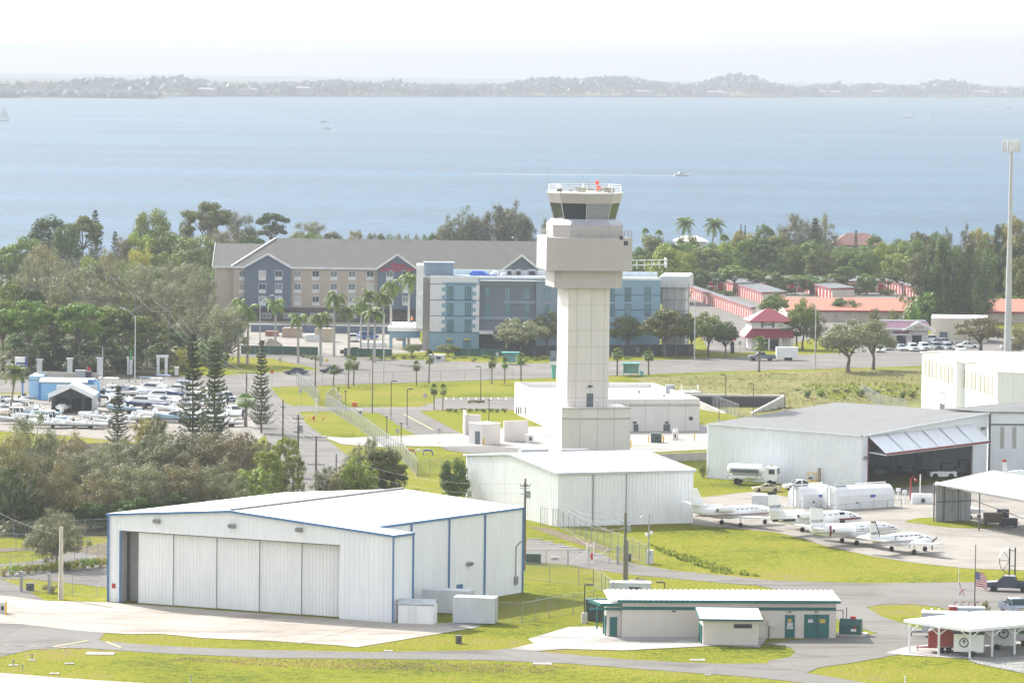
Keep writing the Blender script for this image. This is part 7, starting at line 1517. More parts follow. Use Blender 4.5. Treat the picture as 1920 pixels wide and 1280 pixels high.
# ---- boats
HULL=M('gelcoat_white',(.76,.76,.75),.25,.04,.5,coat=.3);HULLG=M('hull_grey',(.5,.52,.55),.4);SEATC=M('seat_cream',(.6,.55,.45),.6);OUTB=M('outboard_black',(.04,.045,.055),.35);OUTW=M('outboard_white',(.7,.7,.7),.35)
def boat_proto(kind,seed):
    L_={'ttop': 7.6,'cuddy': 7.0,'skiff': 5.6,'cruiser': 9.2}[kind];W_=L_*.33;t=proto(thing('boat',None,'boat',(0,0,0)));b=MB();secs=[]
    for i in range(9):
        f=i / 8;x=(f - .5)*L_;w=W_ / 2*(1 if f < .45 else max(.02,(1 - ((f - .45) / .55) ** 2.1)));s=.95+.5*f ** 2;k=.35+(.65*max(0,f - .55) / .45) ** 2
        secs.append([(x,-w,s),(x,-w*.92,.62+.2*f),(x,0,k),(x,w*.92,.62+.2*f),(x,w,s),(x,w*.8,s+.04),(x,0,s - .32 if .1 < f < .72 else s),(x,-w*.8,s+.04)])
    b.loft(secs);b.build('hull',HULL,t,local=True)
    if kind in ('ttop','skiff'):
        b=MB();b.loft([[(-.5,-.45,.7),(.5,-.45,.7),(.5,.45,.7),(-.5,.45,.7)],[(-.3,-.4,1.75),(.2,-.4,1.75),(.2,.4,1.75),(-.3,.4,1.75)]]);b.build('console',HULL,t,local=True);b=MB();b.box((-1.2,0,1.05),(.5,1.0,.6));b.build('seat',SEATC,t,local=True);b=MB();b.box((.3,0,1.95),(.05,.75,.4));b.build('windscreen',CARGL,t,local=True)
    if kind == 'ttop':
        b=MB();b.loft([[(-1.3,-.95,2.85),(1.2,-.85,2.85),(1.2,.85,2.85),(-1.3,.95,2.85)],[(-1.1,-.8,3.0),(1.0,-.7,3.0),(1.0,.7,3.0),(-1.1,.8,3.0)]]);b.build('hard_top',HULL,t,local=True);b=MB()
        for x in (-.8,.6):
            for y in (-.6,.6): b.tube((x,y,1),(x*.9,y,2.85),.05)
        b.build('top_frame',HULL,t,local=True)
    if kind == 'cuddy': b=MB();b.loft([[(-.2,-.95,1.15),(1.0,-.7,1.3),(1.0,.7,1.3),(-.2,.95,1.15)],[(-.4,-.85,1.75),(.2,-.55,1.75),(.2,.55,1.75),(-.4,.85,1.75)]]);b.build('windscreen',CARGL,t,local=True);b=MB();b.loft([[(.9,-.75,1.2),(2.6,-.3,1.3),(2.6,.3,1.3),(.9,.75,1.2)],[(1.0,-.5,1.5),(2.3,-.2,1.45),(2.3,.2,1.45),(1.0,.5,1.5)]]);b.build('cuddy_roof',HULL,t,local=True);b=MB();b.box((-1.5,0,1.1),(.6,1.6,.5));b.build('seat',SEATC,t,local=True)
    if kind == 'cruiser': b=MB();b.loft([[(-1.6,-1.15,1.1),(2.2,-.7,1.35),(2.2,.7,1.35),(-1.6,1.15,1.1)],[(-1.2,-.95,2.3),(.9,-.75,2.3),(.9,.75,2.3),(-1.2,.95,2.3)]]);b.build('cabin',HULL,t,local=True);b=MB();b.loft([[(-1.2,-1.06,1.65),(1.6,-.84,1.75),(1.6,.84,1.75),(-1.2,1.06,1.65)],[(-1.1,-1.01,2.05),(1.25,-.81,2.1),(1.25,.81,2.1),(-1.1,1.01,2.05)]]);b.build('cabin_window',CARGL,t,local=True);b=MB();b.box((-.5,0,3.1),(2,1.7,.1));b.build('hard_top',HULL,t,local=True);b=MB();[b.tube((x,y,2.3),(x,y,3.1),.05) for x in (-1.2,.2) for y in (-.7,.7)];b.build('top_frame',HULL,t,local=True)
    n=1 if kind in ('skiff','cuddy') else 2
    for k in range(n):
        y=0 if n == 1 else (k - .5)*.8;b=MB();b.loft([[(-L_ / 2 - .75+dx,y+dy,1.0) for dx,dy in ((0,-.22),(.5,-.25),(.5,.25),(0,.22))],[(-L_ / 2 - .75+dx,y+dy,1.65) for dx,dy in ((.05,-.18),(.45,-.2),(.45,.2),(.05,.18))]]);b.box((-L_ / 2 - .45,y,.6),(.22,.14,.9));b.build('outboard',OUTB,t,local=True)
    b=MB();b.bar((-L_ / 2+.6,0,.38),(L_ / 2+1.0,0,.42),.1,.12);b.box((-.8,0,.34),(.12,W_*.8,.1));b.build('trailer_frame',GALV,t,local=True)
    for s in (-1,1): b=MB();b.lathe((-.8,s*W_*.42 - .1,.32),[(.12,0),(.32,.02),(.32,.18),(.12,.2)],10,'y');b.build('trailer_wheel',TYRE,t,local=True)
    return t
HNAVY=M('hull_navy',(.03,.06,.16),.3);HPALE=M('hull_pale_blue',(.35,.5,.6),.3);HCREAM=M('hull_cream',(.65,.58,.45),.4);CANV=M('canvas_dark',(.05,.07,.1),.9)
BO={k: boat_proto(k,i) for i,k in enumerate(('ttop','cuddy','skiff','cruiser'))};gbo='boats for sale in the boat yard';bw={'ttop': 'centre-console boat with hard top','cuddy': 'cuddy boat with windscreen','skiff': 'small open boat','cruiser': 'large cabin boat'}
for k,px,py,hd,s in (('ttop',90,802,187,1),('ttop',161,803,187,.95),('skiff',130,801,185,1.1),('skiff',205,800,190,1.05),('ttop',58,776,70,1),('cuddy',30,772,-80,1.15),('cuddy',8,782,-70,1.1),('skiff',78,784,200,1.1),('cuddy',12,760,-60,1),('skiff',45,760,-75,1),('ttop',232,762,80,1.1),('ttop',208,742,-10,1.15),('cuddy',250,745,-20,1.1),('cruiser',288,741,175,1.05),('cruiser',298,753,182,.95),('cuddy',310,762,180,1.1),('ttop',345,748,175,1.1),('cuddy',262,757,60,1),('ttop',325,775,175,1.05),('skiff',290,788,165,1.2),('cuddy',330,792,170,1.2),('cruiser',375,760,175,1),('cuddy',385,790,200,1.1),('skiff',425,800,200,1),('ttop',270,736,170,1),('skiff',240,736,180,1),('cuddy',195,760,85,1),('cruiser',265,765,178,1),('skiff',232,775,190,1.1),('cuddy',350,765,170,1.1),('ttop',305,735,172,1.1),('skiff',60,790,190,1.1),('ttop',30,795,175,1),('cuddy',95,795,10,1),('skiff',250,792,185,1.1),('ttop',360,780,180,1),('cuddy',410,785,175,1.1),('skiff',5,772,-80,1),('cuddy',215,770,95,1),('skiff',180,790,185,1.1),('cruiser',335,741,178,.9)):
    hm=trng.choice([None,None,None,None,HULLG,HNAVY,HPALE,HCREAM]);tm=trng.choice([None,None,CANV,HNAVY])
    o=place(BO[k],G(px,py),R_(hd+trng.uniform(-8,8)),(s,)*3,mats={'hull': hm,'hard_top': tm,'outboard': trng.choice([None,None,OUTW])});reg(o,bw[k],'in the boat yard',gbo)
o=place(BO['cuddy'],G(118,773)+Vector((0,-1,0)),R_(-90),(1.15,)*3,'white boat on its trailer under the open metal shed',gbo)
o=place(BO['cruiser'],G(210,752),R_(-75),(.95,)*3,'white boat with dark cover beside the blue boat shop',gbo)
# sails and motor boats on the bay, with wakes
SAIL=M('sail_cloth',(.78,.78,.76),.7);FOAM=M('wake_foam',(.75,.78,.8),.8,.2,.3)
def sailboat(px,py,h,label,rz=0.3,lean=0):
    P=G(px,py,-1.2);t=thing('sailing_boat',label,'sailing boat',P,rz);L_=h*.72;b=MB();b.loft([[(x,-w,.9),(x,-w*.7,.1),(x,w*.7,.1),(x,w,.9)] for x,w in ((-L_ / 2,L_*.1),(-L_*.1,L_*.15),(L_*.25,L_*.11),(L_ / 2,.05))]);b.build('hull',HULL,t,local=True);b=MB();b.tube((L_*.08,0,.8),(L_*.08,0,h),.09,.05);b.tube((L_*.08,0,1.6),(-L_*.42,0,1.6),.06);b.build('mast',GALV,t,local=True)
    b=MB();b.loft([[(L_*.06,.02,1.7),(-L_*.4,.25,1.7),(L_*.04,.03,h*.97)],[(L_*.06,-.04,1.7),(-L_*.4,.17,1.7),(L_*.04,-.03,h*.97)]]);b.build('mainsail',SAIL,t,local=True);b=MB();b.loft([[(L_*.1,.04,1.5),(L_*.48,.02,1.1),(L_*.1,.02,h*.85)],[(L_*.1,.12,1.5),(L_*.48,.1,1.1),(L_*.1,.1,h*.85)]]);b.build('headsail',SAIL,t,local=True);b=MB();b.box((-L_*.05,0,1.15),(L_*.3,L_*.13,.5));b.build('cabin',HULL,t,local=True)
sailboat(7,227,hgt(7,227,195),'large white sailing boat at the far left of the bay',.3);sailboat(1349,204,hgt(1349,204,193),'small white sailing boat right of centre under the far shore');sailboat(1741,231,hgt(1741,231,209),'white sailing boat seen edge on, beside the white yacht',1.45);sailboat(1022,246,hgt(1022,246,234),'tiny grey sailing boat crossing the wake in mid bay')
def motorboat(px,py,L_,label,head=0,wake=0,tall=False):
    P=G(px,py,-1.2);t=thing('motor_boat',label,'motor boat',P,R_(head));b=MB();b.loft([[(x,-w,1.1+.25*max(0,x / L_)),(x,-w*.7,.1),(x,w*.7,.1),(x,w,1.1+.25*max(0,x / L_))] for x,w in ((-L_ / 2,L_*.15),(0,L_*.16),(L_*.3,L_*.1),(L_ / 2,.05))]);b.build('hull',HULL,t,local=True);b=MB();b.loft([[(-L_*.25,-L_*.11,1.1),(L_*.2,-L_*.09,1.1),(L_*.2,L_*.09,1.1),(-L_*.25,L_*.11,1.1)],[(-L_*.2,-L_*.09,2.3),(L_*.08,-L_*.07,2.3),(L_*.08,L_*.07,2.3),(-L_*.2,L_*.09,2.3)]]);b.build('cabin',HULL,t,local=True);b=MB();b.loft([[(-L_*.2,-L_*.112,1.55),(L_*.15,-L_*.09,1.55),(L_*.15,L_*.09,1.55),(-L_*.2,L_*.112,1.55)],[(-L_*.19,-L_*.105,1.95),(L_*.12,-L_*.083,1.95),(L_*.12,L_*.083,1.95),(-L_*.19,L_*.105,1.95)]]);b.build('cabin_window',CARGL,t,local=True)
    if tall: b=MB();b.box((-L_*.08,0,3.1),(L_*.22,L_*.14,1.2));b.box((-L_*.1,0,4.2),(L_*.14,L_*.1,.15));b.tube((-L_*.15,0,3),(-L_*.15,0,5.6),.08);b.build('flybridge',HULL,t,local=True)
    if wake:
        d=Vector((math.cos(R_(head)),math.sin(R_(head)),0));n=Vector((-d.y,d.x,0));b=MB();k=30;r=random.Random(px);w0=L_*.17
        for i in range(k):
            a,c=P - d*(L_*.4+wake*i / k),P - d*(L_*.4+wake*(i+1) / k);wa,wc=w0*(1+1.2*i / k)*(1 - .75*(i / k) ** 2)*r.uniform(.6,1.1),w0*(1+1.2*(i+1) / k)*(1 - .75*((i+1) / k) ** 2)
            b.face([(*(a - n*wa).xy,-1.1),(*(c - n*wc).xy,-1.1),(*(c+n*wc).xy,-1.1),(*(a+n*wa).xy,-1.1)])
        o=b.build('wake',FOAM);o['kind']='structure'
motorboat(1279,330,9,'white motor boat nearest the tower with long straight wake',8,120);motorboat(612,243,10,'small speedboat pulling a long wake left of the tower',180,620);motorboat(608,230,10,'tiny speedboat heading right with fading wake',0,420);motorboat(1698,221,22,'white motor yacht with flybridge on the right of the bay',180,60,True);motorboat(1845,201,16,'white motor cruiser near the far right shore',180,40);motorboat(1890,202,14,'white cruiser with bright wake at the far right edge',180,160);motorboat(1668,192,14,'fast boat with long wake close under the far shore',0,560)
# ================================================================== POLES, WIRES, FENCES, SIGNS, SMALL THINGS
LPOLE=M('pole_pale',(.5,.5,.49),.5,.08,1);WOOD=M('pole_wood',(.16,.135,.11),.9,.2,2,stretch=(1,1,.1));WOODP=M('pole_pale_wood',(.5,.45,.37),.9,.1,2);BRONZE=M('lamp_bronze',(.035,.033,.03),.5);WIRE=M('wire_pale',(.36,.36,.36),.6);CONCP=M('lamp_footing',(.5,.48,.44),.9)
gsl,gpk,gut='cobra-head street lights','dark shoebox car-park lamps','wooden utility poles'
def street_light(px,pb,pk,hx,hy,label):
    P=G(px,pb);h=zat(P,pk);t=thing('street_light',label,'street light',P,0,gsl);dx=(hx - px) / ppm(P);dz=(pk - hy) / ppm(P);b=MB();b.tube(P,P+Vector((0,0,h)),.14,.09,8);b.tube(P,P+Vector((0,0,.4)),.25,.25,8);b.build('pole',LPOLE,t);b=MB();e=P+Vector((dx,0,h+dz));b.path([P+Vector((0,0,h - .3)),P+Vector((dx*.5,0,h+dz*.65)),e],.06);b.build('arm',LPOLE,t);b=MB();b.loft([[e+Vector((s*x,y,z)) for y,z in ((-w,0),(w,0),(w*.6,.16),(-w*.6,.16))] for s in [math.copysign(1,dx)] for x,w in ((-.3,.1),(.1,.2),(.6,.16))]);b.build('lamp_head',LPOLE,t)
for a in ((253,717,592,229,578,'street light over the boat yard, arm reaching left'),(487,682,566,508,554,'street light before the slate gable, arm reaching right'),(719,719,589,690,570,'street light before the hotel sign gable, arm reaching left'),(1302,673,556,1329,537,'street light right of the scaffolded stair tower'),(1528,691,572,1494,551,'street light left of the two spreading oaks')): street_light(*a)
def box_lamp(px,pb,pt,side,label,foot=False):
    P=G(px,pb);h=zat(P,pt);t=thing('lamp_post',None,'lamp post',P,0,gpk);b=MB();b.box(P+Vector((0,0,h / 2)),(.13,.13,h));b.build('pole',BRONZE,t);b=MB();b.box(P+Vector((side*.55,0,h)),(.9 if side else .5,.4,.16));b.build('lamp_head',BRONZE,t);b=MB();b.lathe(P,[(.35,0),(.35,1.1 if foot else .3),(.3,1.15 if foot else .35)],10);b.build('footing',CONCP,t);reg(t,label,'',gpk);t['label']=label;REG.pop();return t
for a in ((733,786,714,1,'dark lamp post left of the pair on the tower driveway'),(763,802,729,1,'dark lamp post nearer the driveway bend'),(725,821,781,0,'short dark lamp on the small lawn triangle'),(752,834,793,0,'short dark lamp beside the white concrete pad'),(648,771,733,0,'short dark lamp behind the entry gate'),(634.5,743,727,0,'shortest dark lamp on the ditch bank'),(901,754,687,-1,'tall dark lamp behind the parking island'),(916.5,793,749,0,'dark lamp rising behind the yard wall'),(1060.5,848,773,0,'dark lamp before the rounded tower podium'),(1360,772,702,-1,'dark lamp left of the culvert opening'),(1412,778,719,-1,'dark lamp right of the culvert opening'),(1471,770,737,-1,'dark lamp in the rough grass behind the grey roof'),(1348,790,752,1,'dark lamp at the corner beside tower building and ribbed hangar')): box_lamp(*a)
box_lamp(1095.5,1167,1095,1,'dark lamp on tall concrete footing by the teal porch',True);box_lamp(1246,1113,1091,-1,'dark lamp behind the cream building roof')
def utility(px,pb,pt,label,arms=(),mat=WOOD,r=.15,gear=False):
    P=G(px,pb);h=zat(P,pt);t=thing('utility_pole',label,'utility pole',P,0,gut);b=MB();b.tube(P,P+Vector((0,0,h)),r*1.2,r*.8,8);b.build('pole',mat,t)
    for dz,w in arms:
        b=MB();b.bar(P+Vector((-w / 2,0,h - dz)),P+Vector((w / 2,0,h - dz)),.1,.12);a=b.build('crossarm',mat,t);b=MB()
        for k in range(4): b.lathe(P+Vector((-w / 2+w*k / 3,0,h - dz+.06)),[(.05,0),(.07,.1),(.05,.22)],6)
        b.build('insulators',GALV,a)
    if gear: b=MB();b.lathe(P+Vector((.4,0,h - 2.4)),[(.25,0),(.28,.1),(.28,.8),(.2,.9)],10);b.build('transformer',GALV,t);b=MB();[b.bar(P+Vector((-.6,-.1,h - 1.2 - k*.7)),P+Vector((.5,-.1,h - 1.2 - k*.7)),.08,.1) for k in range(2)];b.build('brackets',GALV,t)
    return P+Vector((0,0,h))
tops={}
tops['h1']=utility(983,1068,897,'wooden pole with transformer at the front hangar corner',((.9,1.2),),gear=True)
tops['mid']=utility(1171,1101,960,'wooden pole with pale conduit behind the cream building',(),M('pole_olive',(.2,.19,.13),.9,.2,2),.2,True)
b=MB();P=G(1172.5,1100.5);b.tube(P+Vector((.2,-.1,0)),P+Vector((.2,-.1,zat(P,1012))),.13);solo('conduit_riser','pale grey conduit strapped to the olive pole','conduit',b,GALV,P)
tops['a']=utility(530,828,750,'plain wooden pole on the side street verge',((1.2,.8),));tops['b']=utility(558,925,777,'wooden pole with double arms beside the pine',((.6,1.6),(2.6,1.4)),gear=True);tops['c']=utility(592,918,817,'wooden pole with wide crossarm over the side street',((.2,3.2),(4.2,2.6)));tops['d']=utility(630,930,850,'bare grey pole before the bushy oak',(),GALV);tops['e']=utility(462,745,697,'wooden pole with pale crossarm at the junction',((.2,3.6),))
utility(591,733,664,'plain dark pole on the grass near the junction',(),r=.13);utility(698,775,676,'thin dark pole beside the tower driveway',(),r=.1)
tops['f']=utility(316,700,584,'double pole with crossarms behind the pines',((.2,4),(1.4,3.4)));far=[tops['f']]
for px,pb,pt,lab in ((266,640,549,'nearer of two poles above the dark trees'),(254,635,538,'further of two poles above the dark trees'),(219,605,515,'pole with crossarm in the grey-green wood, nearer'),(208,600,513,'pole with crossarm in the grey-green wood, further'),(180,580,500,'pole over the grey-green wood by the brown trees'),(145,565,485,'pole low above the left wood'),(122,555,478,'second last pole of the line into the left wood'),(82,540,452,'last pole of the line, by the bay trees')): far.append(utility(px,pb+22,pt,lab,((.2,4),(1.3,3.2)),r=.2))
utility(152,690,598,'tall lamp pole with T-head over the pillared wall',((.1,3),),LPOLE);utility(171,640,533,'slim twin-head lamp pole in the left wood',((.1,1.6),(3.2,1.6)),BRONZE,.1);utility(116,700,652,'short lamp pole with T-head behind the pillars',((.1,1.6),),BRONZE,.1);utility(114,1123,987,'thick pale pole in the grass left of the front hangar',(),WOODP,.26)
utility(192,725,650,'pale flagless mast at the roadside pillar',(),LPOLE,.09);utility(1850,608,553,'dark pole with floodlights on the orange roof side',((.2,2.2),),BRONZE,.12)
def wire(P,Q,sag,label=None,r=.015,grp='power lines'):
    b=MB();n=12;pts=[P.lerp(Q,i / n) - Vector((0,0,sag*4*(i / n)*(1 - i / n))) for i in range(n+1)];b.path(pts,r,4);o=b.build('power_line',WIRE,None,tuple(P));tag(o,label,'power line',grp);return o
def up1(k,dz,dx=0): return tops[k]+Vector((dx,0,-dz))
cw=on(B2,C2,1049,938);wt=B2+(C2 - B2).normalized()*.3
for k,(z,lab) in enumerate(((936,'top'),(944,'second'),(951,'third'),(975,'lowest'))): wire(wt+Vector((-.1,-.3,zat(wt,z))),up1('mid',[.1,.8,1.9,5.2][k]),1.2,f'{lab} wire between the plain white hangar and the olive pole')
for k,lab in enumerate(('highest','second','third','lowest')): wire(up1('d',.3+k*1.3),up1('h1',.6+k*1.2),1.4,f'{lab} wire from the bare grey pole to the hangar corner pole')
for k in range(3):
    for a,c in (('f','e'),('e','c')): wire(up1(a,.2,(k - 1)*1.6),up1(c,.2,(k - 1)*1.4),2.2,f'{["left", "middle", "right"][k]} line '+('crossing over the tall pines to the junction' if a == 'f' else 'from the junction down the side street'))
for i in range(len(far) - 1):
    for k in range(2): wire(far[i]+Vector((k*3 - 1.5,0,-.2)),far[i+1]+Vector((k*3 - 1.5,0,-.2)),1.0,f'{["left", "right"][k]} power line of the {ordn(i) or "first "}span into the left wood')
P=G(115,1123);wire(G(115,1123)+Vector((0,0,zat(P,1006))),A+Vector((-.3,0,zat(A,1012))),.3,'pale wire from the thick pale pole to the front hangar');wire(G(-30,1040)+Vector((0,0,6.5)),G(115,1123)+Vector((0,0,zat(P,1004))),.5,'pale wire running left from the thick pale pole')
# light pole with cameras, cabinet by the gate
P=G(1216,1058);h=zat(P,963);t=thing('camera_pole','slim grey pole with lamp and two cameras by the gate','pole',P);b=MB();b.tube(P,P+Vector((0,0,h)),.09,.07);b.build('pole',GALV,t);b=MB();b.path([P+Vector((0,0,h)),P+Vector((-.7,0,h)),P+Vector((-.9,0,h - .2))],.04);b.lathe(P+Vector((-.9,0,h - .6)),[(.1,0),(.22,.15),(.12,.4)],8);b.build('lamp',PTAC,t)
for s in (-1,1): b=MB();b.lathe(P+Vector((s*.3,-.2,h*.58+s*.12)),[(.16,0),(.2,.1),(.2,.35),(.08,.45)],8);b.build('camera',WPAINT,t)
t=thing('gate_cabinet','pale grey electrical cabinet at the camera pole foot','cabinet',G(1218,1058));P=G(1219,1057);b=MB();b.box(P+Vector((0,.3,.9)),(.8,.6,1.75));b.build('casing',PTAC,t);b=MB();b.box(P+Vector((-.1,-.02,1.3)),(.3,.05,.4));b.build('panel',GALV,t)
# ---- chain-link fences: posts, rails and woven wire
def chain(label,pts,h,pitch=.28,wm=.014,top=True,step=3.2,barbed=False,group='chain-link fences',gate=False):
    W3=[G(*p) for p in pts];t=thing('chain_link_gate' if gate else 'chain_link_fence',label,'gate' if gate else 'fence',W3[0],0,group);m=MB();rl_=MB()
    for P,Q in zip(W3,W3[1:]):
        D_=Q - P;L_=D_.length;u=D_ / L_;n=max(1,round(L_ / step))
        for k in range(n+(Q is W3[-1])):
            q=P+u*(L_*k / n);b=MB();b.tube(q,q+Vector((0,0,h+.05)),.045,.045,5)
            if barbed: b.tube(q+Vector((0,0,h)),q+Vector((.3,-.25,h+.4)),.03)
            b.build('post',GALV,t)
        s=-h
        while s < L_:
            for sg in (0,1):
                a,c=max(s,0),min(s+h,L_)
                if c <= a: continue
                za_,zc_2=(a - s),(c - s)
                if sg: za_,zc_2=h - za_,h - zc_2
                w=u*wm;p,q=P+u*a+Vector((0,0,za_)),P+u*c+Vector((0,0,zc_2));m.face([p - w,p+w,q+w,q - w])
            s += pitch
        if top: rl_.tube(P+Vector((0,0,h)),Q+Vector((0,0,h)),.035,.035,4)
        rl_.tube(P+Vector((0,0,.08)),Q+Vector((0,0,.08)),.02,.02,3)
        if gate: rl_.tube(P+Vector((0,0,.1)),Q+Vector((0,0,h)),.03,.03,4)
    m.build('wire_mesh',GALV,t);rl_.build('rail',GALV,t);return t
chain('long fence stepping from the tower entrance down to the white hangar',[(611,765),(668,800),(720,838),(760,868),(782,893)],2.5,.2,.022,barbed=True);chain('fence on the grass from the junction to the entry gate',[(556,722),(575,735),(598,760)],2.5,.2,.022,barbed=True);chain('short fence spur behind the entry gate',[(611,762),(625,750),(640,766)],2.4,.22,.02)
chain('short fence between thicket and plain white hangar',[(782,893),(806,890),(828,888)],2.3);chain('slim fence along the main road verge',[(560,723),(780,716.5),(962,711)],2.2,.5,.01,step=5);chain('fence behind the tower building toward the ribbed hangar',[(1240,752),(1318,756),(1385,782)],2.3,.25,.016);chain('fence in the rough grass left of the tall white hangars',[(1614,740),(1655,764),(1700,772)],2.2,.22,.02)
chain('fence above the gate road, sloping down to the camera pole',[(1013,985),(1046,988),(1120,1020),(1212,1056)],2.4,.3,.013,barbed=True);chain('fence left of the sliding gate',[(985,1062),(1024,1062),(1064,1062)],2.1,.35,.012);chain('sliding gate across the perimeter road entrance',[(1066,1060),(1104,1058),(1142,1056),(1164,1056)],2.0,.4,.011,gate=True);chain('fence between gate and camera pole',[(1168,1056),(1212,1057)],2.3,.35,.012)
chain('middle fence behind the shadowed hangar grass',[(980,1085),(1030,1091),(1085,1096),(1113,1099)],2.1,.35,.012);chain('short diagonal fence running to the cream building',[(1113,1099),(1128,1106),(1150,1122)],2.1,.25,.016);chain('nearest fence from the container to the dark cabinet',[(927,1166),(979,1168),(1030,1158),(1075,1151),(1113,1144)],2.3,.35,.012,barbed=True)
chain('fence along the thicket left of the front hangar',[(-20,1004),(70,1006),(205,1000)],2.0,.35,.012);chain('second fence left of the front hangar, above the hedge',[(-20,1070),(60,1066),(140,1054),(205,1042)],1.8,.4,.011);chain('upper lawn fence left of the front hangar',[(-20,1032),(80,1034),(205,1038)],2.2,.45,.010);chain('gate left of the red bush by the back lane',[(-10,1108),(38,1108),(92,1110)],2.4,.45,.011,gate=True);chain('fence from the gate to the front hangar corner',[(97,1111),(136,1115),(182,1117),(203,1118)],2.2,.45,.010)
chain('wire fence round the white fuel tanks',[(1500,956),(1560,964),(1690,952)],1.3,.5,.009)
# thick gate posts
for px,pb,pt,lab in ((1158,1058,1023,'thick grey gate post at the sliding gate end'),(40,1109,1072,'thick grey gate post at the back lane'),(92,1112,1076,'thick grey gate post near the red bush'),(592,778,748,'white post of the tower entrance gate')):
    P=G(px,pb);h=zat(P,pt);b=MB();b.box(P+Vector((0,0,h / 2)),(.3,.3,h));b.box(P+Vector((0,0,h+.04)),(.38,.38,.1));solo('gate_post',lab,'post',b,WPAINT if 'white' in lab else GALV,P)
# yellow bollards
for k,(px,pb,h,lab) in enumerate(((907.5,834,1.2,'yellow bollard at the block house'),(1090,836,1.0,'yellow bollard left of the podium fence'),(1147,847,1.2,'yellow bollard before the podium right part'),(1183,839,1.3,'yellow bollard at the podium corner'),(1216,830,1.3,'yellow bollard left of the green cabinet'),(1240,829,1.3,'front yellow bollard right of the green cabinet'),(1244,830,1.3,'rear yellow bollard right of the green cabinet'),(1302,826,1.3,'yellow bollard near the tower building right end'),(581,790,1.0,'yellow bollard on the street verge'),(11,1153,1.6,'yellow bollard at the left edge of the apron'))):
    P=G(px,pb);b=MB();b.lathe(P,[(.11,0),(.11,h - .08),(.06,h)],8);solo('bollard',lab,'bollard',b,YEL,P,'yellow bollards')
def cabinet(px,pb,d,m,label,rz=0,name='utility_cabinet'):
    P=G(px,pb);t=thing(name,label,'cabinet',P);b=MB();b.box(P+Vector((0,d[1] / 2,d[2] / 2)),d,rz);b.build('casing',m,t);b=MB();b.box(P+Vector((0,d[1] / 2,d[2]+.04)),(d[0]+.1,d[1]+.1,.08),rz);b.build('lid',m,t);b=MB();b.box(P+Vector((d[0]*.1,-.02,d[2]*.55)),(d[0]*.3,.05,d[2]*.4),rz);b.build('grille',DARKM,t)
cabinet(1230,830,(1.7,1.2,1.5),M('cabinet_green',(.07,.10,.09),.6),'dark green transformer between yellow bollards');cabinet(993,831,(1.4,1.2,1.4),PTAC,'pale condenser unit beside the tower building');cabinet(1117,1164,(2.3,1.4,2.4),M('cabinet_dark',(.035,.06,.05),.6),'large dark green cabinet left of the teal porch');cabinet(1000,1057,(1.9,1.4,1.2),M('skip_green',(.03,.08,.06),.6),'dark green waste skip by the hangar corner pole');cabinet(1040,1049,(1.0,.3,.3),CREAM,'low beige bench block inside the fence');cabinet(56,1107,(.9,.6,.8),M('box_dark',(.08,.10,.12),.6),'small dark box at the back lane gate');cabinet(1178,1052,(.7,.5,.9),DARKM,'black bin beside the sliding gate');cabinet(819,677,(3.4,1.6,1.3),PTAC,'white tank box on the verge below the blue building');cabinet(1182,1120,(4.8,2.2,1.7),STEELW,'white flat-topped container behind the cream building');cabinet(674,778,(1.0,.6,.9),PTAC,'pale round-topped box on the verge');cabinet(1265,826,(.8,.5,1.5),CREAM,'beige meter cabinet on the tower pad')
cabinet(3,1150,(1.0,.6,1.2),PTAC,'small pale cabinet at the left picture edge');cabinet(860,1206,(.7,.5,.8),M('stump_grey',(.22,.2,.17),.9,.3,3),'squat grey junction box in the front grass')
cabinet(1193,1175,(.1,.1,.1),PTAC,'tiny') if False else None
# bus shelters (teal)
SHT=M('shelter_teal',(.10,.42,.36),.5);SHG=glass('shelter_glass',(.25,.42,.38),.1)
for px,pb,lab in ((957,683,'teal bus shelter on the verge left of the tower'),(1183,704,'teal bus shelter on the near verge right of the tower')):
    P=G(px,pb);t=thing('bus_shelter',lab,'bus shelter',P);b=MB();b.slab([P+Vector((x,y,2.6)) for x,y in ((-1.9,-.9),(1.9,-.9),(1.9,1.1),(-1.9,1.1))],.25);b.build('roof',SHT,t)
    b=MB();[b.box(P+Vector((x,y,1.2)),(.12,.12,2.4)) for x in (-1.5,0,1.5) for y in (-.5,.9)];b.build('frame',SHT,t);b=MB();b.box(P+Vector((0,.9,1.3)),(2.9,.05,1.8));b.box(P+Vector((-1.5,.2,1.3)),(.05,1.2,1.8));b.build('glass_panel',SHG,t);b=MB();b.box(P+Vector((0,.5,.5)),(2.4,.4,.1));b.build('bench',SHT,t)
    b=MB();q=P+Vector((2.2,.2,0));b.box(q+Vector((0,0,.5)),(.6,.6,1.0));solo('litter_bin','teal bin beside the '+lab.split(' on')[0]+(' left' if px < 1000 else ' right')+' of the tower','bin',b,SHT,q)
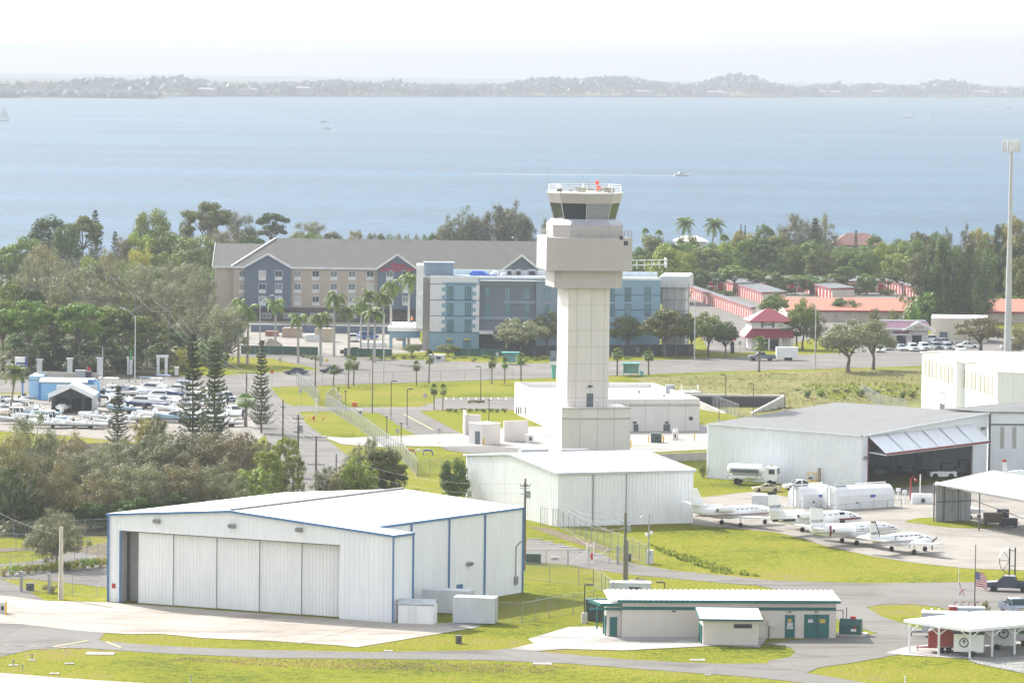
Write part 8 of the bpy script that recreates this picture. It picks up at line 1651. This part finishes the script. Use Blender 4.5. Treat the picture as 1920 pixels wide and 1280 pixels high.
# signs
t=thing('shop_sign','white and blue pylon sign of the boat shop','sign',G(38,752));P=G(38,752);z0,z1=zat(P,697),zat(P,669);b=MB();b.box(P+Vector((0,0,(z0+z1) / 2)),(2.0,.5,z1 - z0));b.build('panel',WPAINT,t);b=MB();b.box(P+Vector((1.05,.0,(z0+z1) / 2)),(.3,.9,z1 - z0));b.box(P+Vector((.1,-.26,z0+(z1 - z0)*.48)),(1.75,.06,(z1 - z0)*.32));b.build('blue_field',M('sign_blue',(.05,.06,.30),.5),t);b=MB()
b.box(P+Vector((.4,0,z0 / 2)),(.3,.3,z0));b.build('post',BSHT,t);text('Marine',.55,WPAINT,t,P+Vector((.1,-.3,z0+(z1 - z0)*.48)),(0,-1,0),'sign_lettering')
t=thing('feather_flag','red curved advertising flag behind the blue boat shop','flag',G(163,727));P=G(163,727);b=MB();b.tube(P,P+Vector((0,0,4.2)),.03);b.build('pole',WPAINT,t);b=MB();b.loft([[P+Vector((x,y,z)) for x,z in ((.02,1.5),(.7,1.7),(.85,3.2),(.6,4.0),(.1,4.2))] for y in (-.02,.02)]);b.build('cloth',RED,t)
for px,pb,pt,lab in ((74,676,653,'green street banner on the left roadside pole'),(242,727,655,'green street banner on the middle roadside pole')):
    P=G(px,pb);h=zat(P,pt);t=thing('street_banner',lab,'banner',P);b=MB();b.tube(P,P+Vector((0,0,h)),.07);b.build('pole',BRONZE,t);b=MB();b.box(P+Vector((.3,0,h - 1.0)),(.55,.05,1.9));b.build('cloth',M('banner_green',(.07,.32,.10),.6,.4,1.5),t)
t=thing('menu_sign','black roadside pylon sign with red strip left of the red-roofed office','sign',G(1373,662));P=G(1373,662);b=MB();b.box(P+Vector((0,0,zat(P,640) / 2)),(.8,.5,zat(P,640)));b.build('post',DARKM,t);b=MB();z0,z1=zat(P,638),zat(P,614);b.box(P+Vector((-.1,-.05,(z0+z1) / 2)),(1.9,.6,z1 - z0));b.build('panel',M('sign_black',(.05,.02,.03),.5),t);b=MB();b.box(P+Vector((-.1,-.1,z0+.25)),(1.5,.6,.5));b.build('red_strip',M('sign_bright_red',(.7,.02,.03),.4),t);text('Extra Space',.28,WPAINT,t,P+Vector((-.1,-.37,z1 - .45)),(0,-1,0),'sign_lettering');text('STORAGE',.32,WPAINT,t,P+Vector((-.1,-.37,z1 - .95)),(0,-1,0),'sign_lettering')
t=thing('billboard','small picture board on a teal cone left of the tower','sign',G(1038,712));P=G(1038,710);b=MB();b.lathe(P,[(.25,0),(.55,zat(P,684))],8);b.build('cone',SHT,t);b=MB();b.box(P+Vector((-.1,0,zat(P,668))),(1.5,.3,2.2));b.build('panel',M('board_blue',(.25,.32,.45),.5,.5,1.2),t);b=MB();b.box(P+Vector((-.1,-.05,zat(P,681))),(1.5,.3,.9));b.build('white_panel',WPAINT,t)
def roadsign(px,pb,pt,kind,label):
    P=G(px,pb);h=zat(P,pt);t=thing('road_sign',label,'sign',P);b=MB();b.tube(P,P+Vector((0,0,h)),.035);b.build('post',GALV,t);b=MB();c=P+Vector((0,-.05,h - .3))
    if kind == 'stop': b.lathe(c,[(.36,0),(.36,.03)],8,'y');b.build('plate',RED,t);text('STOP',.22,WPAINT,t,c+Vector((0,-.06,0)),(0,-1,0),'sign_lettering')
    elif kind == 'warn': b.loft([[(c.x - .4,y,c.z),(c.x,y,c.z - .4),(c.x+.4,y,c.z),(c.x,y,c.z+.4)] for y in (c.y,c.y+.03)]);b.build('plate',YEL,t)
    else: b.box(c,(.6,.03,.75));b.build('plate',M('sign_back_grey',(.45,.46,.47),.5),t)
for a in ((510,724,694,'stop','red stop sign at the junction verge'),(563,760,729,'plate','narrow sign post on the street verge'),(525,680,671,'plate','grey sign plate on the hotel drive'),(613,682,672,'warn','yellow diamond sign before the hotel drive'),(745,836,804,'plate','grey sign back left on the pad edge'),(823,834,804,'plate','grey sign back right on the pad edge'),(797,765,738,'plate','post with small plate by the palms'),(932,681,661,'plate','pale blue bus stop sign left of shelter'),(1387,668,640,'plate','small sign by the black pylon sign')): roadsign(*a)
# hydrants and standpipes by the street
for px,pb,h,m,lab in ((606,788,.75,YEL,'yellow fire hydrant on the street verge'),(588,788,.8,RED,'red standpipe on the street verge'),(1109.5,1049,.9,RED,'red gate operator on post')) :
    P=G(px,pb);b=MB();b.lathe(P,[(.16,0),(.14,h*.7),(.2,h*.72),(.1,h)],8);b.tube(P+Vector((-.25,0,h*.55)),P+Vector((.25,0,h*.55)),.08);solo('hydrant',lab,'hydrant',b,m,P)
b=MB();P=G(1107,1050)
for dx in (-.45,.45): b.tube(P+Vector((dx,0,0)),P+Vector((dx,0,2.3)),.1)
b.box(P+Vector((0,0,1.7)),(.3,.25,.5));solo('card_reader','two cream posts with black card reader at the gate','gate reader',b,CREAM,P)
t=thing('backflow_pipes','red white and blue backflow pipework on the lawn','pipework',G(780,852));P=Vector(t.location)
for k,m in enumerate((RED,WPAINT,PBL)): b=MB();q=P+Vector((-1.6+k*1.4,0,0));b.path([q,q+Vector((0,0,.7)),q+Vector((1.3,0,.7)),q+Vector((1.5,0,0))],.12,6);b.lathe(q+Vector((.6,0,.6)),[(.25,0),(.25,.3)],8);b.build('valve_run',m,t)
for px,pb,lab in ((652,762,'orange box beside the tower driveway'),):
    P=G(px+13,pb);b=MB();b.box(P+Vector((0,0,.35)),(.9,.5,.7));b.box(P+Vector((0,0,.75)),(1.0,.6,.1));solo('orange_box',lab,'box',b,M('box_orange',(.75,.18,.05)),P)
b=MB();[b.box(G(1008+k*19,1006+k*7.4)+Vector((0,0,.1)),(1.7,.3,.2),-.25) for k in range(1)];
for k in range(7): P=G(1006+k*18.5,1011+k*5.0);b=MB();b.loft([[P+Vector((x,y,z)) for y,z in ((-.15,0),(.15,0),(.1,.16),(-.1,.16))] for x in (-.9,.9)]);o=solo('parking_stop',None,'kerb block',b,CONCW,P);reg(o,'pale concrete parking stop','along the gate lane','parking stops')
LIDC=M('lid_concrete',(.33,.31,.27),.9,.2,2)
# slabs and lights in the foreground grass
for k,(px,py,w,lab) in enumerate(((188,1225,3.0,'long pale slab in the front grass at left'),(60,1237.5,.8,'small pale lid in the front grass, upper left'),(130,1243.5,1.0,'small pale slab right of the small lid'),(102,1262.5,1.0,'pale slab near the bottom left edge'),(1017,1244,2.0,'pale slab on the strip below the concrete pad'),(1308,1237,1.6,'pale slab on the wedge below the lean-to'),(728,1220,1.0,'small slab beside the service road'),(1327,1265,.6,'tiny pale lid low in the front grass'),(25,1247,1.0,'pale slab at the far left of the front grass'))):
    P=G(px,py);b=MB();b.box(P+Vector((0,0,.03)),(w,w*.6+.3,.08));b.box(P+Vector((0,0,.08)),(w*.3,.2,.03));solo('concrete_lid',lab,'slab',b,LIDC,P)
for px,py,lab in ((25,1247,'taxiway light on the far left slab'),(42,1256,'taxiway light low at left'),(60,1236,'taxiway light on the small lid'),(358,1277,'taxiway light at the bottom edge'),(1697,1278,'white marker stub in the lower right grass')):
    P=G(px,py);b=MB();b.lathe(P,[(.12,0),(.06,.1),(.06,.45),(.1,.5),(.08,.65)],8);solo('edge_light',lab,'light',b,WPAINT if 'white' in lab else GALV,P)
# flags and beacon frame
FLW,FLR,FLB=M('flag_white',(.72,.72,.72),.8),M('flag_red',(.48,.03,.05),.8),M('flag_blue',(.04,.05,.2),.8)
P=G(1827,1152);h=zat(P,1023);t=thing('flagpole','dark flagpole carrying the striped national flag at half mast','flagpole',P);b=MB();b.tube(P,P+Vector((0,0,h)),.07,.045);b.lathe(P+Vector((0,0,h)),[(.05,0),(.09,.08),(.02,.16)],8);b.build('pole',DARKM,t)
tf=thing('national_flag','red and white striped flag with blue starred corner, drooping','flag',P+Vector((0,0,zat(P,1068))));zf0=zat(P,1068);fl=MB();nx,nz=13,13;Lf,Hf=1.7,1.75
def fp(i,j):
    a=i / nx;return P+Vector((.08+a*Lf*.78,.12*math.sin(a*9)*a,zf0 - .08 - Hf*j / nz*(1 - .12*a) - a*a*.95 - .1*math.sin(a*7)))
for nm,m,test in (('red_stripes',FLR,lambda i,j: j % 2 == 0 and not (i < 5 and j < 7)),('white_stripes',FLW,lambda i,j: j % 2 == 1 and not (i < 5 and j < 7)),('starred_canton',FLB,lambda i,j: i < 5 and j < 7)):
    b=MB();[b.face([fp(i,j),fp(i+1,j),fp(i+1,j+1),fp(i,j+1)]) for i in range(nx) for j in range(nz) if test(i,j)];part_=b.build(nm,m,tf)
b=MB()
for i in range(5):
    for j in range(6): q=fp(i+.5,j+.6)+Vector((0,-.02,0));b.face([q+Vector((-.035,0,0)),q+Vector((0,0,-.035)),q+Vector((.035,0,0)),q+Vector((0,0,.035))])
b.build('stars',FLW,tf)
P=G(1796,1162);h=zat(P,1052);t=thing('flagpole','thin pale flagpole left of the dark one','flagpole',P);b=MB();b.tube(P,P+Vector((0,0,h)),.05,.03);b.build('pole',PTAC,t)
zf1=zat(P,1091);tf=thing('state_flag','white flag with red diagonal cross hanging limp','flag',P+Vector((0,0,zf1)));b=MB();r2=MB()
def sp(i,j): a=i / 8;return P+Vector((.06+a*.75,.1*math.sin(a*8),zf1 - 1.5*j / 8*(1 - .45*a) - a*.75))
for i in range(8):
    for j in range(8): (r2 if abs(i - j) < 1 or abs(i+j - 7) < 1 else b).face([sp(i,j),sp(i+1,j),sp(i+1,j+1),sp(i,j+1)])
b.build('white_field',FLW,tf);r2.build('red_cross',FLR,tf)
P=G(1899,1083);h=zat(P,1026);t=thing('antenna_dish','curved mesh antenna reflector on twin dark posts','antenna',P);b=MB()
for dx in (-.45,.25): b.tube(P+Vector((dx,0,0)),P+Vector((dx,0,h)),.09)
for z in (.4,.9): b.tube(P+Vector((-.45,0,h*z)),P+Vector((.25,0,h*z)),.05)
b.build('posts',BLKP,t);b=MB();n=14;R0=h*.42;cz=h*.57
arc=[(-.45 - R0*.78*math.sin(math.pi*i / n),cz+R0*math.cos(math.pi*i / n)) for i in range(n+1)]
for (x0,z0),(x1,z1) in zip(arc,arc[1:]): b.bar(P+Vector((x0,0,z0)),P+Vector((x1,0,z1)),.1,.08)
for k in (3,7,11): b.bar(P+Vector((-.45,0,cz)),P+Vector((arc[k][0],0,arc[k][1])),.06,.06)
b.build('rib_frame',BLKP,t);b=MB()
for i in range(6): (x0,z0),(x1,z1)=arc[i],arc[i+1];b.wall(P,P,0,0,0) if False else b.add([P+Vector((x0 - .06,-.5,z0)),P+Vector((x0 - .06,.5,z0)),P+Vector((x1 - .06,.5,z1)),P+Vector((x1 - .06,-.5,z1))],[(0,1,2,3)])
b.build('reflector',WPAINT,t)
# cell tower
P=G(1889,672);h=zat(P,283);t=thing('cell_tower','tall pale monopole mast with antenna panels at the right edge','mast',P);b=MB();b.tube(P,P+Vector((0,0,h*.55)),.85,.55,12);b.tube(P+Vector((0,0,h*.55)),P+Vector((0,0,h)),.5,.34,12);b.build('pole',LPOLE,t);b=MB();zt3=h - .2
hexp=[P+Vector((2.1*math.cos(a),2.1*math.sin(a),0)) for a in (2.6,4.7,.5)]
for k in range(3):
    for z in (zt3+.4,zt3+1.8): b.tube(hexp[k]+Vector((0,0,z)),hexp[(k+1) % 3]+Vector((0,0,z)),.06);b.tube(P+Vector((0,0,z)),hexp[k]+Vector((0,0,z)),.08)
b.build('antenna_frame',GALV,t)
for k in range(3):
    for f in (.12,.38,.62,.88): q=hexp[k].lerp(hexp[(k+1) % 3],f);q=q+(q - P)*.12;b=MB();b.box(q+Vector((0,0,zt3+1.3)),(.35,.3,2.6));b.build('antenna_panel',PTAC,t)
# building-site clutter behind the palms
for px,pb,d,m,lab,nm in ((548,632,(4.5,2.4,2.2),M('brick_tan',(.45,.34,.26),.8),'tan stack of boards on the hotel building site','board_stack'),(607,640,(4,2.4,3.0),M('box_cream',(.5,.42,.3),.8),'cream site container behind the palms','site_container'),(510,630,(3,2,1.2),M('brick_red',(.35,.18,.13),.8),'reddish brick pallet on the building site','brick_pallet'),(588,640,(3.6,2,1.6),PTAC,'white wrapped pallet stack on the building site','wrapped_pallet'),(440,632,(3.4,2.2,2.6),SHT,'teal site toilet block at the left of the building site','site_toilet'),(700,650,(6,2,1.0),PW,'long low white flatbed load by the dark pickup','flatbed_load'),(752,638,(2.2,1.6,1.4),M('rubble_tan',(.48,.36,.25),.9,.3,2),'tan heap of boards under the canopy','board_heap')):
    P=G(px,pb);t=thing(nm,lab,nm.replace('_',' '),P);b=MB();b.box(P+Vector((0,0,d[2]*.45)),(d[0],d[1],d[2]*.9));b.build('body',m,t);b=MB();b.box(P+Vector((.1,0,d[2]*.95)),(d[0]*.9,d[1]*1.04,d[2]*.1));b.build('cover',m,t)
def heap(px,pb,w,h,m,label,name='soil_heap',cat='heap',seed=1):
    P=G(px,pb);r=random.Random(seed);b=MB();n=14;rings=[]
    for f in (1,.8,.58,.34,.1): rings.append([P+Vector((w / 2*f*math.cos(6.283*i / n)*r.uniform(.85,1.1),w / 3*f*math.sin(6.283*i / n)*r.uniform(.85,1.1),h*(1 - f) ** .8*r.uniform(.85,1.1))) for i in range(n)])
    b.loft(rings);return solo(name,label,cat,b,m,P)
heap(505,655,8,2.6,M('sand_heap',(.36,.31,.24),.95,.2,1,bump=1),'tan soil heap behind the construction screen',seed=2);heap(140,868,13,4.0,M('heap_soil',(.24,.17,.13),.95,.3,.8,bump=1),'overgrown brown spoil heap before the boat yard',seed=5);heap(1197,1092,3.6,.7,M('rock_heap',(.28,.23,.18),.95,.3,2,bump=1),'low rocky heap at the foot of the olive pole','rock_heap',seed=6)
# ---- people
SKIN=M('skin',(.45,.28,.2),.6);CLD=M('trousers_dark',(.04,.05,.08),.8);HIV=M('vest_orange',(.85,.2,.03),.7);LIM=M('vest_lime',(.5,.75,.05),.7)
def person(P,label,top,turn=0,arm=.5):
    t=thing('person',label,'person',P,turn);J={'pel': (0,0,.95,.15),'che': (0,.02,1.3,.18),'nec': (0,.02,1.5,.065),'hed': (0,0,1.62,.1),'top': (0,0,1.74,.075)}
    for s,k in ((-1,'l'),(1,'r')): J.update({k+'hip': (s*.11,0,.9,.1),k+'kne': (s*.13,-.03,.5,.07),k+'ank': (s*.14,.02,.09,.045),k+'toe': (s*.15,-.15,.04,.04),k+'sho': (s*.2,.02,1.42,.07),k+'elb': (s*.3,.05 - arm*.1,1.14,.048),k+'wri': (s*.28,-.1 - arm*.2,.96+arm*.12,.034)})
    E=[('pel','che'),('che','nec'),('nec','hed'),('hed','top')]
    for k in 'lr': E += [('pel',k+'hip'),(k+'hip',k+'kne'),(k+'kne',k+'ank'),(k+'ank',k+'toe'),('che',k+'sho'),(k+'sho',k+'elb'),(k+'elb',k+'wri')]
    for k,s in (('l',-1),('r',1)):
        w=Vector(J[k+'wri'][:3]);J[k+'plm']=(*(w+Vector((0,-.05,-.05))),.03);E.append((k+'wri',k+'plm'))
        for q in range(4): J[f'{k}f{q}']=(*(w+Vector((s*(q - 1.5)*.022,-.1,-.1 - .01*(q in (1,2))))),.009);E.append((k+'plm',f'{k}f{q}'))
        J[k+'th']=(*(w+Vector((-s*.05,-.07,-.05))),.01);E.append((k+'wri',k+'th'))
    names=list(J);me=bpy.data.meshes.new('body');me.from_pydata([J[n][:3] for n in names],[(names.index(a),names.index(c)) for a,c in E],[]);o=bpy.data.objects.new('body',me);S.collection.objects.link(o);o.parent=t
    md=o.modifiers.new('s','SKIN');sk=me.skin_vertices[0].data
    for i,n in enumerate(names): sk[i].radius=(J[n][3],)*2;sk[i].use_root=n == 'pel'
    o.modifiers.new('d','SUBSURF').levels=1;o.modifiers['d'].render_levels=1;me.materials.append(SKIN)
    b=MB();b.lathe((0,.01,.92),[(.19,0),(.21,.25),(.235,.42),(.2,.56),(.1,.6)],12);b.build('vest',top,t,local=True)
    b=MB()
    for s in (-1,1): b.tube((s*.11,0,.95),(s*.13,-.03,.5),.125,.095,9);b.tube((s*.13,-.03,.5),(s*.14,.02,.1),.095,.075,9)
    b.build('trousers',CLD,t,local=True);b=MB();b.lathe((0,0,1.68),[(.135,-.02),(.13,.05),(.09,.12),(.02,.14)],12);b.box((0,-.13,1.675),(.16,.1,.015));b.build('hard_hat',WPAINT if top is HIV else YEL,t,local=True)
    b=MB();b.box((0,-.105,1.6),(.025,.04,.05));[b.box((s*.04,-.095,1.64),(.025,.015,.012)) for s in (-1,1)];b.box((0,-.095,1.555),(.05,.012,.01));b.build('face',M('face_dark',(.2,.1,.07)),t,local=True)
person(G(772,608,zc_+.02),'person in orange vest standing on the canopy roof',HIV,.4);person(G(950,660),'person in lime vest in front of the blue building',LIM,-.5,.2)
# ================================================================== HAZE
def haze():
    m=bpy.data.materials.new('haze_air');m.use_nodes=True;N=m.node_tree.nodes;L=m.node_tree.links;N.clear()
    o=N.new('ShaderNodeOutputMaterial');v=N.new('ShaderNodeVolumePrincipled')
    v.inputs['Color'].default_value=(.505,.525,.55,1);v.inputs['Density'].default_value=.00011;v.inputs['Anisotropy'].default_value=0
    L.new(v.outputs[0],o.inputs['Volume'])
    b=MB();b.box((0,8500,44),(16400,18000,94));h=b.build('haze',m);h['kind']='stuff'
    h.visible_shadow=True
haze()
for o in PROTO:
    def kill(o):
        for c in list(o.children): kill(c)
        bpy.data.objects.remove(o)
    kill(o)
finish_labels()
